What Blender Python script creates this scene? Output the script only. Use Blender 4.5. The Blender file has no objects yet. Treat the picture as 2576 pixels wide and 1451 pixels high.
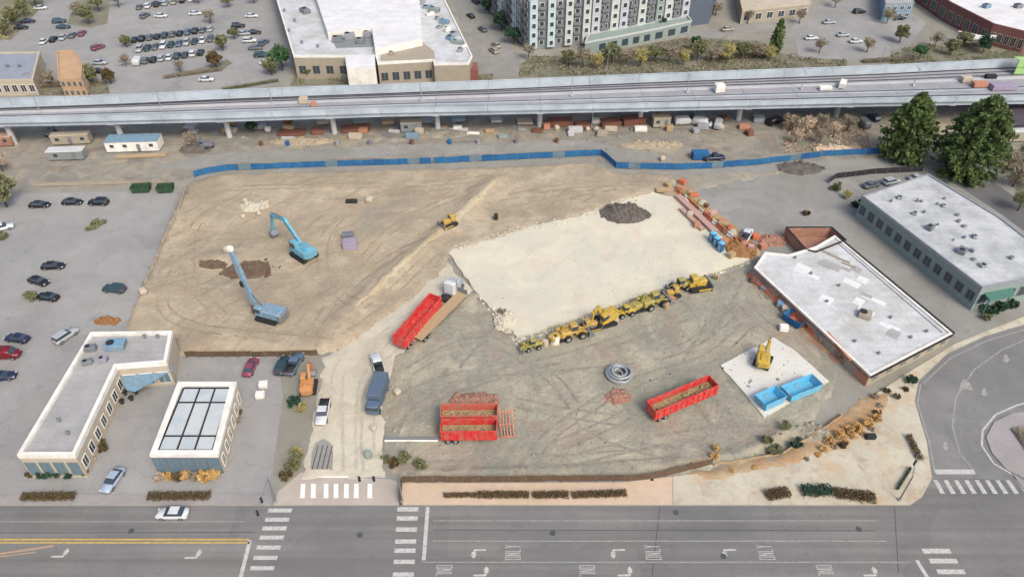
import bpy, math, random
import numpy as np
from mathutils import Vector, Matrix, noise as mnoise

R = math.radians
random.seed(11)
scn = bpy.context.scene
col = scn.collection

# ------------------------------------------------------------------ camera, world, sun, exposure
CAM_H, PITCH, FOC, CX, CY = 95.0, 39.5, 1850.0, 1288.0, 725.5     # plan survey of the photograph: 2576-wide frame
cam_d = bpy.data.cameras.new('camera')
cam_d.sensor_width = 36.0
cam_d.lens = FOC / 2576.0 * 36.0
cam_d.clip_end = 5000
cam = bpy.data.objects.new('camera', cam_d)
cam.location = (0, 0, CAM_H)
cam.rotation_euler = (R(90 - PITCH), 0, 0)
col.objects.link(cam)
scn.camera = cam

SUN_EL, SUN_AZ = 47.0, 148.0      # azimuth clockwise from +Y: veiled sun high on the right, a little behind the camera
world = bpy.data.worlds.new('World'); scn.world = world; world.use_nodes = True
wn = world.node_tree; wn.nodes.clear()
sky = wn.nodes.new('ShaderNodeTexSky'); sky.sky_type = 'NISHITA'; sky.sun_disc = False
sky.sun_elevation = R(SUN_EL); sky.sun_rotation = R(SUN_AZ)
sky.air_density = 0.8; sky.dust_density = 5.0; sky.ozone_density = 1.0
bg = wn.nodes.new('ShaderNodeBackground'); bg.inputs['Strength'].default_value = 0.15
wo = wn.nodes.new('ShaderNodeOutputWorld')
wn.links.new(sky.outputs[0], bg.inputs[0]); wn.links.new(bg.outputs[0], wo.inputs[0])
sun_d = bpy.data.lights.new('sun', 'SUN'); sun_d.energy = 1.0; sun_d.angle = R(16); sun_d.color = (1.0, 1.0, 0.85)
sun = bpy.data.objects.new('sun', sun_d); col.objects.link(sun)
sdir = Vector((math.sin(R(SUN_AZ)) * math.cos(R(SUN_EL)), math.cos(R(SUN_AZ)) * math.cos(R(SUN_EL)), math.sin(R(SUN_EL))))
sun.rotation_euler = sdir.to_track_quat('Z', 'Y').to_euler()
scn.view_settings.view_transform = 'Standard'; scn.view_settings.look = 'None'
scn.view_settings.gamma = 1.0; scn.view_settings.exposure = 0.72
scn.cycles.use_denoising = True
scn.cycles.max_bounces = 6; scn.cycles.diffuse_bounces = 3

# ------------------------------------------------------------------ helpers
_cp, _sp = math.cos(R(PITCH)), math.sin(R(PITCH))
def G(x, y, z=0.0):
    """site plan: survey mark (x, y) at height z -> metres"""
    dx, dy = (x - CX) / FOC, (CY - y) / FOC
    d = Vector((dx, _cp + dy * _sp, -_sp + dy * _cp))
    t = (z - CAM_H) / d.z
    return Vector((d.x * t, d.y * t, z))
def GP(pts, z=0.0): return [G(x, y, z) for x, y in pts]
def yaw(a, b, z=0.0):
    p, q = G(*a, z), G(*b, z)
    return math.atan2(q.y - p.y, q.x - p.x)
def dist(a, b, z=0.0): return (G(*a, z) - G(*b, z)).length

K = 0.60
def lin(c):
    return tuple(((v / 12.92) if v <= 0.04045 else ((v + 0.055) / 1.055) ** 2.4) for v in c)
def alb(r, g, b, k=K):
    return tuple(min(0.82, v * k) for v in lin((r, g, b)))

def nmat(name, c, rough=0.85, amt=0.15, scale=0.6, c2=None, scale2=None, mix2=0.5, bump=0.0, bscale=8.0, metal=0.0, spec=0.3, stretch=None, fine=0.0, world_co=False):
    """principled material, colour broken up by noise in two sizes"""
    m = bpy.data.materials.new(name); m.use_nodes = True
    nt = m.node_tree; N = nt.nodes; L = nt.links
    b = N['Principled BSDF']
    b.inputs['Roughness'].default_value = rough
    b.inputs['Metallic'].default_value = metal
    b.inputs['Specular IOR Level'].default_value = spec
    if world_co:
        g = N.new('ShaderNodeNewGeometry'); co = g.outputs['Position']
    else:
        tc = N.new('ShaderNodeTexCoord'); co = tc.outputs['Object']
    if stretch:
        mp = N.new('ShaderNodeMapping'); mp.inputs['Scale'].default_value = stretch
        L.new(co, mp.inputs[0]); cs = mp.outputs[0]
    else: cs = co
    n1 = N.new('ShaderNodeTexNoise'); n1.inputs['Scale'].default_value = scale; n1.inputs['Detail'].default_value = 6; n1.inputs['Roughness'].default_value = 0.62
    L.new(cs, n1.inputs['Vector'])
    r1 = N.new('ShaderNodeValToRGB')
    lo = tuple(max(0, v * (1 - amt)) for v in c) + (1,); hi = tuple(min(0.85, v * (1 + amt)) for v in c) + (1,)
    r1.color_ramp.elements[0].position = 0.3; r1.color_ramp.elements[1].position = 0.7
    r1.color_ramp.elements[0].color = lo; r1.color_ramp.elements[1].color = hi
    L.new(n1.outputs['Fac'], r1.inputs[0])
    out = r1.outputs[0]
    if c2 is not None:
        n2 = N.new('ShaderNodeTexNoise'); n2.inputs['Scale'].default_value = scale2 or scale * 0.2; n2.inputs['Detail'].default_value = 5; n2.inputs['Roughness'].default_value = 0.6
        L.new(co, n2.inputs['Vector'])
        r2 = N.new('ShaderNodeValToRGB'); r2.color_ramp.elements[0].position = 0.42; r2.color_ramp.elements[1].position = 0.66
        r2.color_ramp.elements[1].color = (mix2, mix2, mix2, 1)
        L.new(n2.outputs['Fac'], r2.inputs[0])
        mx = N.new('ShaderNodeMix'); mx.data_type = 'RGBA'
        L.new(r2.outputs[0], mx.inputs[0]); L.new(out, mx.inputs[6]); mx.inputs[7].default_value = tuple(c2) + (1,)
        out = mx.outputs[2]
    if fine:
        n3 = N.new('ShaderNodeTexNoise'); n3.inputs['Scale'].default_value = 2.2; n3.inputs['Detail'].default_value = 8; n3.inputs['Roughness'].default_value = 0.75
        L.new(co, n3.inputs['Vector'])
        mr = N.new('ShaderNodeMapRange'); mr.inputs[1].default_value = 0.3; mr.inputs[2].default_value = 0.7
        mr.inputs[3].default_value = 1 - fine; mr.inputs[4].default_value = 1 + fine
        L.new(n3.outputs['Fac'], mr.inputs[0])
        mu = N.new('ShaderNodeVectorMath'); mu.operation = 'SCALE'
        L.new(out, mu.inputs[0]); L.new(mr.outputs[0], mu.inputs['Scale'])
        out = mu.outputs[0]
    L.new(out, b.inputs['Base Color'])
    if bump:
        nb = N.new('ShaderNodeTexNoise'); nb.inputs['Scale'].default_value = bscale; nb.inputs['Detail'].default_value = 6
        L.new(co, nb.inputs['Vector'])
        bp = N.new('ShaderNodeBump'); bp.inputs['Strength'].default_value = bump; bp.inputs['Distance'].default_value = 0.2
        L.new(nb.outputs['Fac'], bp.inputs['Height']); L.new(bp.outputs[0], b.inputs['Normal'])
    return m

def tracks(m, ang, amount=.16, scale=.22):
    """wheel and track marks pressed into soil: broken, wandering bands"""
    nt = m.node_tree; N = nt.nodes; L = nt.links; b = N['Principled BSDF']; src = b.inputs['Base Color'].links[0].from_socket
    tc = N.new('ShaderNodeTexCoord'); out = src
    for k, (a, s) in enumerate(((ang, scale), (ang + .9, scale * .7))):
        mp = N.new('ShaderNodeMapping'); mp.inputs['Rotation'].default_value = (0, 0, a); mp.inputs['Location'].default_value = (k * 31, 7, 0)
        L.new(tc.outputs['Object'], mp.inputs[0])
        w = N.new('ShaderNodeTexWave'); w.inputs['Scale'].default_value = s * .4; w.inputs['Distortion'].default_value = 22; w.inputs['Detail'].default_value = 3; w.inputs['Detail Scale'].default_value = .22; w.inputs['Detail Roughness'].default_value = .65
        L.new(mp.outputs[0], w.inputs['Vector'])
        r = N.new('ShaderNodeValToRGB'); r.color_ramp.elements[0].position = .80; r.color_ramp.elements[1].position = .97
        L.new(w.outputs['Fac'], r.inputs[0])
        n = N.new('ShaderNodeTexNoise'); n.inputs['Scale'].default_value = .12; n.inputs['Detail'].default_value = 5; L.new(mp.outputs[0], n.inputs['Vector'])
        r2 = N.new('ShaderNodeValToRGB'); r2.color_ramp.elements[0].position = .46; r2.color_ramp.elements[1].position = .6; L.new(n.outputs['Fac'], r2.inputs[0])
        mu = N.new('ShaderNodeMath'); mu.operation = 'MULTIPLY'; L.new(r.outputs[0], mu.inputs[0]); L.new(r2.outputs[0], mu.inputs[1])
        mr = N.new('ShaderNodeMapRange'); mr.inputs[3].default_value = 1; mr.inputs[4].default_value = (1 - amount) if k == 0 else (1 + amount * .8); L.new(mu.outputs[0], mr.inputs[0])
        vm = N.new('ShaderNodeVectorMath'); vm.operation = 'SCALE'; L.new(out, vm.inputs[0]); L.new(mr.outputs[0], vm.inputs['Scale']); out = vm.outputs[0]
    L.new(out, b.inputs['Base Color']); return m
def blotch(m, tints, amount=.5):
    """wide patches of other soil or damp ground"""
    nt = m.node_tree; N = nt.nodes; L = nt.links; b = N['Principled BSDF']
    for k, (c, sc) in enumerate(tints):
        src = b.inputs['Base Color'].links[0].from_socket; tc = N.new('ShaderNodeTexCoord')
        mp = N.new('ShaderNodeMapping'); mp.inputs['Location'].default_value = (k * 53 + 11, k * 17, k * 5); L.new(tc.outputs['Object'], mp.inputs[0])
        n = N.new('ShaderNodeTexNoise'); n.inputs['Scale'].default_value = sc; n.inputs['Detail'].default_value = 7; n.inputs['Roughness'].default_value = .66; n.inputs['Distortion'].default_value = .6; L.new(mp.outputs[0], n.inputs['Vector'])
        r = N.new('ShaderNodeValToRGB'); r.color_ramp.elements[0].position = .52; r.color_ramp.elements[1].position = .66; r.color_ramp.elements[1].color = (amount,) * 3 + (1,); L.new(n.outputs['Fac'], r.inputs[0])
        mx = N.new('ShaderNodeMix'); mx.data_type = 'RGBA'; L.new(r.outputs[0], mx.inputs[0]); L.new(src, mx.inputs[6]); mx.inputs[7].default_value = tuple(c) + (1,); L.new(mx.outputs[2], b.inputs['Base Color'])
    return m
def cracks(m, scale=.12, dark=.78, width=.012, oil=.82):
    """asphalt wear: sealed cracks, repair patches and oil drips"""
    nt = m.node_tree; N = nt.nodes; L = nt.links; b = N['Principled BSDF']; src = b.inputs['Base Color'].links[0].from_socket
    tc = N.new('ShaderNodeTexCoord')
    nz = N.new('ShaderNodeTexNoise'); nz.inputs['Scale'].default_value = .3; nz.inputs['Detail'].default_value = 4; L.new(tc.outputs['Object'], nz.inputs['Vector'])
    ad = N.new('ShaderNodeVectorMath'); ad.operation = 'MULTIPLY_ADD'; ad.inputs[1].default_value = (5, 5, 5); L.new(nz.outputs['Color'], ad.inputs[0]); L.new(tc.outputs['Object'], ad.inputs[2])
    vo = N.new('ShaderNodeTexVoronoi'); vo.feature = 'DISTANCE_TO_EDGE'; vo.inputs['Scale'].default_value = scale; L.new(ad.outputs[0], vo.inputs['Vector'])
    mr = N.new('ShaderNodeMapRange'); mr.inputs[1].default_value = width * .4; mr.inputs[2].default_value = width; mr.inputs[3].default_value = dark; mr.inputs[4].default_value = 1; L.new(vo.outputs['Distance'], mr.inputs[0])
    v2 = N.new('ShaderNodeTexVoronoi'); v2.inputs['Scale'].default_value = .09; v2.distance = 'CHEBYCHEV'; L.new(tc.outputs['Object'], v2.inputs['Vector'])
    sp = N.new('ShaderNodeSeparateColor'); L.new(v2.outputs['Color'], sp.inputs[0])
    m2 = N.new('ShaderNodeMapRange'); m2.inputs[1].default_value = .0; m2.inputs[2].default_value = 1; m2.inputs[3].default_value = .93; m2.inputs[4].default_value = 1.05; L.new(sp.outputs[0], m2.inputs[0])
    n2 = N.new('ShaderNodeTexNoise'); n2.inputs['Scale'].default_value = .55; n2.inputs['Detail'].default_value = 3; L.new(tc.outputs['Object'], n2.inputs['Vector'])
    m3 = N.new('ShaderNodeMapRange'); m3.inputs[1].default_value = .62; m3.inputs[2].default_value = .72; m3.inputs[3].default_value = 1; m3.inputs[4].default_value = oil; L.new(n2.outputs['Fac'], m3.inputs[0])
    p1 = N.new('ShaderNodeMath'); p1.operation = 'MULTIPLY'; L.new(mr.outputs[0], p1.inputs[0]); L.new(m2.outputs[0], p1.inputs[1])
    p2 = N.new('ShaderNodeMath'); p2.operation = 'MULTIPLY'; L.new(p1.outputs[0], p2.inputs[0]); L.new(m3.outputs[0], p2.inputs[1])
    vm = N.new('ShaderNodeVectorMath'); vm.operation = 'SCALE'; L.new(src, vm.inputs[0]); L.new(p2.outputs[0], vm.inputs['Scale']); L.new(vm.outputs[0], b.inputs['Base Color']); return m
def paint(name, c, rough=0.35, spec=0.5, metal=0.0):
    dust = 'car' not in name
    return nmat(name, c, rough=max(rough, .5) if dust else rough, amt=0.16 if dust else .08, scale=1.2, spec=spec * (.5 if dust else 1), metal=metal, fine=0.14 if dust else .05, c2=alb(.62, .56, .46) if dust else None, scale2=1.3, mix2=.62)
def sheet_mat(name, c, rough=0.5, size=(2.0, 9.0), line=0.78, c2=None, mix2=0.4):
    """flat roof membrane: lapped sheets with soiled seams"""
    m = nmat(name, c, rough=rough, amt=0.07, scale=0.5, c2=c2 or tuple(v * 0.62 for v in c), scale2=0.22, mix2=mix2, fine=0.12)
    nt = m.node_tree; N = nt.nodes; L = nt.links; b = N['Principled BSDF']
    src = b.inputs['Base Color'].links[0].from_socket
    tc = N.new('ShaderNodeTexCoord')
    br = N.new('ShaderNodeTexBrick'); br.inputs['Scale'].default_value = 1.0
    br.inputs['Brick Width'].default_value = size[1]; br.inputs['Row Height'].default_value = size[0]
    br.inputs['Mortar Size'].default_value = 0.07; br.inputs['Mortar Smooth'].default_value = 0.6
    br.inputs['Color1'].default_value = (1, 1, 1, 1); br.inputs['Color2'].default_value = (0.93, 0.93, 0.93, 1); br.inputs['Mortar'].default_value = (line, line, line, 1)
    L.new(tc.outputs['Object'], br.inputs['Vector'])
    mx = N.new('ShaderNodeMix'); mx.data_type = 'RGBA'; mx.blend_type = 'MULTIPLY'; mx.inputs[0].default_value = 1.0
    L.new(src, mx.inputs[6]); L.new(br.outputs['Color'], mx.inputs[7]); L.new(mx.outputs[2], b.inputs['Base Color'])
    return m
def leaf_mat(name, c, c2, sc=0.9):
    c = tuple(v * 1.9 for v in c); c2 = tuple(v * 1.9 for v in c2)
    m = nmat(name, c, rough=0.7, amt=0.5, scale=sc, c2=c2, scale2=0.35, mix2=0.75, spec=0.15, fine=0.25)
    nt = m.node_tree; N = nt.nodes; L = nt.links; b = N['Principled BSDF']
    tr = N.new('ShaderNodeBsdfTranslucent'); L.new(b.inputs['Base Color'].links[0].from_socket, tr.inputs[0])
    mx = N.new('ShaderNodeMixShader'); mx.inputs[0].default_value = .35
    L.new(b.outputs[0], mx.inputs[1]); L.new(tr.outputs[0], mx.inputs[2]); L.new(mx.outputs[0], N['Material Output'].inputs[0])
    return m
def glass_mat(name, c, rough=0.12):
    m = bpy.data.materials.new(name); m.use_nodes = True
    b = m.node_tree.nodes['Principled BSDF']
    b.inputs['Base Color'].default_value = tuple(c) + (1,); b.inputs['Roughness'].default_value = rough
    b.inputs['Specular IOR Level'].default_value = 0.6
    return m

class MB:
    def __init__(s): s.v = []; s.f = []; s.m = []
    def add(s, vs, fs, mi=0):
        o = len(s.v); s.v += [tuple(p) for p in vs]
        for f in fs: s.f.append([i + o for i in f]); s.m.append(mi)
        return s
    def box(s, c, d, rz=0, mi=0, ry=0, top=1.0):
        hx, hy, hz = d[0] / 2, d[1] / 2, d[2] / 2
        pts = [(-hx, -hy, -hz), (hx, -hy, -hz), (hx, hy, -hz), (-hx, hy, -hz), (-hx * top, -hy * top, hz), (hx * top, -hy * top, hz), (hx * top, hy * top, hz), (-hx * top, hy * top, hz)]
        M = Matrix.Translation(Vector(c)) @ Matrix.Rotation(rz, 4, 'Z') @ Matrix.Rotation(ry, 4, 'Y')
        return s.add([M @ Vector(p) for p in pts], [(0, 3, 2, 1), (4, 5, 6, 7), (0, 1, 5, 4), (1, 2, 6, 5), (2, 3, 7, 6), (3, 0, 4, 7)], mi)
    def cbox(s, c, d, b=0.05, rz=0, mi=0, ry=0):
        """box with chamfered upper and side edges"""
        hx, hy, hz = d[0] / 2, d[1] / 2, d[2] / 2
        def ring(i, z): return [(-hx + i, -hy + i + b, z), (-hx + i + b, -hy + i, z), (hx - i - b, -hy + i, z), (hx - i, -hy + i + b, z), (hx - i, hy - i - b, z), (hx - i - b, hy - i, z), (-hx + i + b, hy - i, z), (-hx + i, hy - i - b, z)]
        v = ring(0, -hz) + ring(0, hz - b) + ring(b, hz)
        f = [tuple(reversed(range(8))), tuple(range(16, 24))]
        for k in (0, 8):
            for i in range(8): f.append((k + i, k + (i + 1) % 8, k + 8 + (i + 1) % 8, k + 8 + i))
        M = Matrix.Translation(Vector(c)) @ Matrix.Rotation(rz, 4, 'Z') @ Matrix.Rotation(ry, 4, 'Y')
        return s.add([M @ Vector(p) for p in v], f, mi)
    def prism(s, poly, z0, z1, mi=0, mtop=None):
        n = len(poly)
        a = sum(poly[i][0] * poly[(i + 1) % n][1] - poly[(i + 1) % n][0] * poly[i][1] for i in range(n))
        if a < 0: poly = list(reversed(poly))
        s.add([(p[0], p[1], z0) for p in poly] + [(p[0], p[1], z1) for p in poly], [tuple(reversed(range(n)))] + [(i, (i + 1) % n, n + (i + 1) % n, n + i) for i in range(n)], mi)
        o = len(s.v) - n
        s.f.append([o + i for i in range(n)]); s.m.append(mi if mtop is None else mtop)
        return s
    def poly(s, pts, mi=0):
        return s.add(pts, [tuple(range(len(pts)))], mi)
    def tube(s, p0, p1, r0, r1=None, n=8, mi=0, cap=True):
        r1 = r0 if r1 is None else r1
        p0, p1 = Vector(p0), Vector(p1); d = (p1 - p0).normalized()
        u = d.orthogonal().normalized(); w = d.cross(u)
        vs = []
        for p, r in ((p0, r0), (p1, r1)):
            for i in range(n):
                a = 2 * math.pi * i / n; vs.append(p + (u * math.cos(a) + w * math.sin(a)) * r)
        fs = [(i, (i + 1) % n, n + (i + 1) % n, n + i) for i in range(n)]
        if cap: fs += [tuple(reversed(range(n))), tuple(range(n, 2 * n))]
        return s.add(vs, fs, mi)
    def bar(s, p0, p1, w, h, mi=0):
        """rectangular bar from p0 to p1 (w across, h upright)"""
        p0, p1 = Vector(p0), Vector(p1); d = (p1 - p0).normalized()
        up = Vector((0, 0, 1)) if abs(d.z) < 0.95 else Vector((0, 1, 0))
        sd = d.cross(up).normalized(); up = sd.cross(d).normalized()
        vs = []
        for p in (p0, p1):
            for a, b in ((-1, -1), (1, -1), (1, 1), (-1, 1)): vs.append(p + sd * (a * w / 2) + up * (b * h / 2))
        return s.add(vs, [(0, 1, 2, 3), (7, 6, 5, 4), (0, 4, 5, 1), (1, 5, 6, 2), (2, 6, 7, 3), (3, 7, 4, 0)], mi)
    def loft(s, rings, mi=0, cap=True):
        n = len(rings[0]); vs = [p for r in rings for p in r]; fs = []
        for k in range(len(rings) - 1):
            for i in range(n): fs.append((k * n + i, k * n + (i + 1) % n, (k + 1) * n + (i + 1) % n, (k + 1) * n + i))
        if cap: fs += [tuple(reversed(range(n))), tuple(range((len(rings) - 1) * n, len(rings) * n))]
        return s.add(vs, fs, mi)
    def rock(s, c, r, seed=0, flat=0.7, mi=0, n=7, k=4):
        rnd = random.Random(seed); vs = [(c[0], c[1], c[2] + r * flat)]
        for j in range(1, k):
            ph = math.pi * 0.5 * j / (k - 1)
            for i in range(n):
                a = 2 * math.pi * i / n + j * 0.4; q = r * rnd.uniform(0.75, 1.15)
                vs.append((c[0] + q * math.sin(ph) * math.cos(a), c[1] + q * math.sin(ph) * math.sin(a), c[2] + q * math.cos(ph) * flat if j < k - 1 else c[2] - 0.02))
        fs = [(0, 1 + i, 1 + (i + 1) % n) for i in range(n)]
        for j in range(k - 2):
            for i in range(n): fs.append((1 + j * n + i, 1 + (j + 1) * n + i, 1 + (j + 1) * n + (i + 1) % n, 1 + j * n + (i + 1) % n))
        return s.add(vs, fs, mi)
    def mesh(s, name, mats, smooth=False):
        me = bpy.data.meshes.new(name); me.from_pydata(s.v, [], s.f)
        for m in (mats if isinstance(mats, (list, tuple)) else [mats]): me.materials.append(m)
        me.polygons.foreach_set('material_index', s.m)
        if smooth: me.polygons.foreach_set('use_smooth', [True] * len(s.f))
        me.update(); return me
    def obj(s, name, mats, parent=None, loc=None, rz=0, smooth=False):
        return put(name, s.mesh(name, mats, smooth), parent, loc, rz)

def put(name, me, parent=None, loc=None, rz=0, m=None, scale=None):
    o = bpy.data.objects.new(name, me); col.objects.link(o)
    if parent is not None: o.parent = parent
    if loc is not None: o.location = loc
    if rz: o.rotation_euler[2] = rz
    if scale is not None: o.scale = scale if hasattr(scale, '__len__') else (scale,) * 3
    if m is not None and me is not None and len(me.materials):
        o.material_slots[0].link = 'OBJECT'; o.material_slots[0].material = m
    return o
LABELS = {}
def tag(o, label, cat, group=None, kind=None):
    if label: o['label'] = label; LABELS.setdefault(label, []).append(o.name)
    if cat: o['category'] = cat
    if group: o['group'] = group
    if kind: o['kind'] = kind
    return o
def thing(name, label, cat, loc=(0, 0, 0), rz=0, group=None):
    o = put(name, None, None, loc, rz); o.empty_display_size = 0.5
    return tag(o, label, cat, group)
def struct(o, label=None): 
    o['kind'] = 'structure'
    if label: o['label'] = label
    return o

# ------------------------------------------------------------------ materials
M = {}
M['ground'] = nmat('urban ground', alb(.66, .65, .61), amt=.14, scale=.15, c2=alb(.55, .53, .46), scale2=.03, mix2=.6, fine=.12, bump=.3)
M['lot'] = nmat('parking asphalt', alb(.685, .68, .67), amt=.09, scale=.25, c2=alb(.60, .60, .60), scale2=.05, mix2=.6, fine=.08, bump=.15)
M['lot2'] = nmat('worn asphalt', alb(.655, .65, .63), amt=.10, scale=.3, c2=alb(.58, .57, .53), scale2=.06, mix2=.6, fine=.10, bump=.15)
M['road'] = nmat('road asphalt', alb(.545, .54, .53), amt=.22, scale=.55, stretch=(.03, 1.0, 1), c2=alb(.47, .47, .475), scale2=.05, mix2=.7, fine=.08, bump=.15, bscale=12)
M['roadc'] = nmat('side road asphalt', alb(.575, .575, .565), amt=.12, scale=.25, c2=alb(.50, .50, .50), scale2=.06, mix2=.7, fine=.08, bump=.15)
M['tar'] = nmat('tar seam', alb(.36, .36, .36), amt=.2, scale=2)
M['walk'] = nmat('concrete walk', alb(.86, .835, .755), amt=.08, scale=.5, c2=alb(.79, .75, .66), scale2=.12, mix2=.6, fine=.07)
M['walkp'] = nmat('peach concrete walk', alb(.89, .79, .70), amt=.08, scale=.5, c2=alb(.84, .77, .65), scale2=.12, mix2=.6, fine=.07)
M['walkg'] = nmat('grey concrete walk', alb(.70, .68, .68), amt=.08, scale=.5, c2=alb(.62, .60, .58), scale2=.12, mix2=.6, fine=.07)
M['kerb'] = nmat('kerb concrete', alb(.72, .70, .67), amt=.10, scale=.8, fine=.08)
M['dirt'] = nmat('tan dirt', alb(.765, .705, .605), amt=.13, scale=.28, c2=alb(.665, .615, .53), scale2=.055, mix2=.9, fine=.20, bump=.9, bscale=1.6)
M['dirtg'] = nmat('grey dirt', alb(.705, .685, .605), amt=.16, scale=.28, c2=alb(.60, .60, .55), scale2=.05, mix2=.95, fine=.22, bump=.9, bscale=1.6)
M['berm'] = nmat('pale dry berm soil', alb(.81, .755, .64), amt=.10, scale=.3, c2=alb(.72, .65, .51), scale2=.1, mix2=.7, fine=.12, bump=.6, bscale=1.6)
M['haul'] = nmat('pale haul road', alb(.885, .855, .775), amt=.09, scale=.3, c2=alb(.82, .785, .70), scale2=.07, mix2=.8, fine=.09, bump=.4, bscale=2)
M['gravel'] = nmat('gravel strip', alb(.61, .60, .565), amt=.16, scale=.35, c2=alb(.68, .65, .58), scale2=.06, mix2=.8, fine=.16, bump=.5, bscale=2)
M['slab'] = nmat('cream concrete slab', alb(.905, .88, .79, .63), amt=.07, scale=.3, c2=alb(.84, .83, .765, .64), scale2=.07, mix2=.85, fine=.09)
M['pitd'] = nmat('damp brown soil', alb(.50, .42, .35), amt=.25, scale=.7, c2=alb(.40, .32, .27), scale2=.3, mix2=.7, fine=.2, bump=.8, bscale=2)
M['rubble'] = nmat('dark rubble', alb(.48, .45, .42), amt=.35, scale=1.3, c2=alb(.34, .32, .31), scale2=.6, fine=.2, bump=.5)
M['line'] = nmat('white road paint', alb(.86, .86, .84), amt=.12, scale=1.6, c2=alb(.62, .62, .60), scale2=2.2, mix2=.6)
M['lined'] = nmat('worn white paint', alb(.70, .70, .68), amt=.14, scale=1.2, c2=alb(.56, .56, .55), scale2=1.6, mix2=.7)
M['yline'] = nmat('yellow road paint', alb(.86, .73, .42), amt=.12, scale=1.2, c2=alb(.6, .56, .46), scale2=1.6, mix2=.6)
M['oline'] = nmat('worn orange paint', alb(.80, .66, .55), amt=.12, scale=1.2, c2=alb(.6, .56, .52), scale2=1.2, mix2=.6)
M['wroof'] = sheet_mat('white roof membrane', alb(.89, .90, .91, .64), size=(2.0, 12.0), line=.76, mix2=.95, c2=alb(.79, .79, .765, .64))
M['wroof2'] = sheet_mat('bright roof membrane', alb(.97, .97, .97, .66), size=(2.4, 14.0), line=.88, mix2=.7, c2=alb(.90, .89, .87, .66))
M['groof'] = sheet_mat('pale grey roof', alb(.76, .755, .75), size=(1.4, 8.0), line=.84)
M['sroof'] = sheet_mat('speckled roof', alb(.85, .86, .865, .64), size=(1.6, 9.0), line=.78, mix2=.95, c2=alb(.72, .735, .735, .62))
M['white'] = nmat('white parapet', alb(.91, .90, .87, .80), amt=.05, scale=.6, c2=alb(.78, .75, .70), scale2=.4, mix2=.4)
M['cream'] = nmat('cream stucco', alb(.84, .79, .71), amt=.06, scale=.5, c2=alb(.74, .68, .60), scale2=.3, mix2=.4)
M['tanw'] = nmat('tan wall', alb(.72, .68, .61), amt=.08, scale=.5, fine=.05)
M['greyw'] = nmat('grey wall', alb(.60, .62, .62), amt=.08, scale=.4, c2=alb(.52, .55, .56), scale2=.3)
M['gwall'] = nmat('grey green wall', alb(.62, .68, .66), amt=.08, scale=.4, fine=.05)
M['dark'] = nmat('dark trim', alb(.22, .22, .23), amt=.2, scale=1)
M['black'] = nmat('black rubber', (.02, .02, .021), amt=.2, scale=2, rough=.8)
M['steel'] = nmat('grey steel', alb(.58, .60, .63), amt=.12, scale=1, rough=.5, metal=.3)
M['galv'] = nmat('galvanised sheet', alb(.72, .74, .76), amt=.12, scale=1, rough=.45, metal=.3)
M['glass'] = glass_mat('dark window glass', (.035, .05, .065))
M['bglass'] = glass_mat('blue window glass', (.10, .16, .20))
M['pane'] = nmat('pale skylight pane', alb(.86, .88, .88), rough=.2, amt=.05, scale=.5, c2=alb(.72, .80, .84), scale2=.3, mix2=.6, spec=.5)
M['conc'] = nmat('guideway concrete', alb(.81, .86, .90, .60), amt=.10, scale=.35, c2=alb(.70, .75, .79, .60), scale2=.15, mix2=.8, fine=.06)
M['concl'] = nmat('light guideway concrete', alb(.83, .83, .84), amt=.06, scale=.35, c2=alb(.74, .74, .76), scale2=.15, mix2=.5, fine=.06)
M['bed'] = nmat('track bed', alb(.69, .69, .705), amt=.10, scale=.4, c2=alb(.62, .63, .66), scale2=.15, mix2=.6, fine=.08)
M['rail'] = nmat('steel rail', alb(.42, .43, .46), rough=.4, metal=.5)
M['blue'] = nmat('blue fence fabric', alb(.20, .46, .66), amt=.16, scale=.4, c2=alb(.12, .34, .58), scale2=.12, mix2=.7, fine=.08)
M['bluep'] = nmat('faded grey blue fabric', alb(.45, .55, .60), amt=.12, scale=.5)
M['cyan'] = paint('cyan machine paint', alb(.42, .76, .88))
M['sky'] = paint('sky blue paint', alb(.40, .80, .97, .7))
M['pblue'] = paint('pale blue grey paint', alb(.52, .70, .82))
M['yellow'] = paint('yellow machine paint', alb(.88, .74, .26))
M['gold'] = paint('golden machine paint', alb(.86, .70, .34))
M['olive'] = paint('olive yellow paint', alb(.74, .69, .36))
M['orange'] = paint('orange machine paint', alb(.90, .62, .38))
M['red'] = paint('red trailer paint', alb(.86, .20, .22, .75), rough=.45)
M['red2'] = paint('faded red paint', alb(.83, .38, .33, .7), rough=.55)
M['salmon'] = nmat('salmon primed steel', alb(.82, .58, .48), amt=.15, scale=.8)
M['rust'] = nmat('rusty steel', alb(.50, .34, .28), amt=.3, scale=1.2, c2=alb(.62, .42, .34), scale2=.8)
M['rusto'] = nmat('rust orange soil', alb(.68, .50, .32), amt=.25, scale=.8, c2=alb(.58, .42, .28), scale2=.4, bump=.5)
M['pad'] = nmat('pale cool concrete pad', alb(.91, .91, .88, .64), amt=.07, scale=.4, c2=alb(.86, .84, .80, .64), scale2=.2, mix2=.7, fine=.09)
M['rusto2'] = nmat('warm disturbed earth', alb(.76, .67, .54), amt=.2, scale=.4, c2=alb(.80, .62, .44), scale2=.12, mix2=.8, fine=.2, bump=.6)
M['rubs'] = nmat('brick dust and weeds', alb(.69, .60, .51), amt=.25, scale=.5, c2=alb(.76, .54, .42), scale2=.2, mix2=.8, fine=.25, bump=.7)
M['pink'] = nmat('pink lumber wrap', alb(.84, .70, .65), amt=.10, scale=.8, c2=alb(.74, .58, .52), scale2=.6)
M['wood'] = nmat('lumber', alb(.76, .66, .52), amt=.14, scale=1.5, stretch=(.3, 4, 4))
M['brick'] = nmat('red brick', alb(.60, .40, .37), amt=.15, scale=1.5, c2=alb(.50, .34, .32), scale2=.6)
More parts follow.
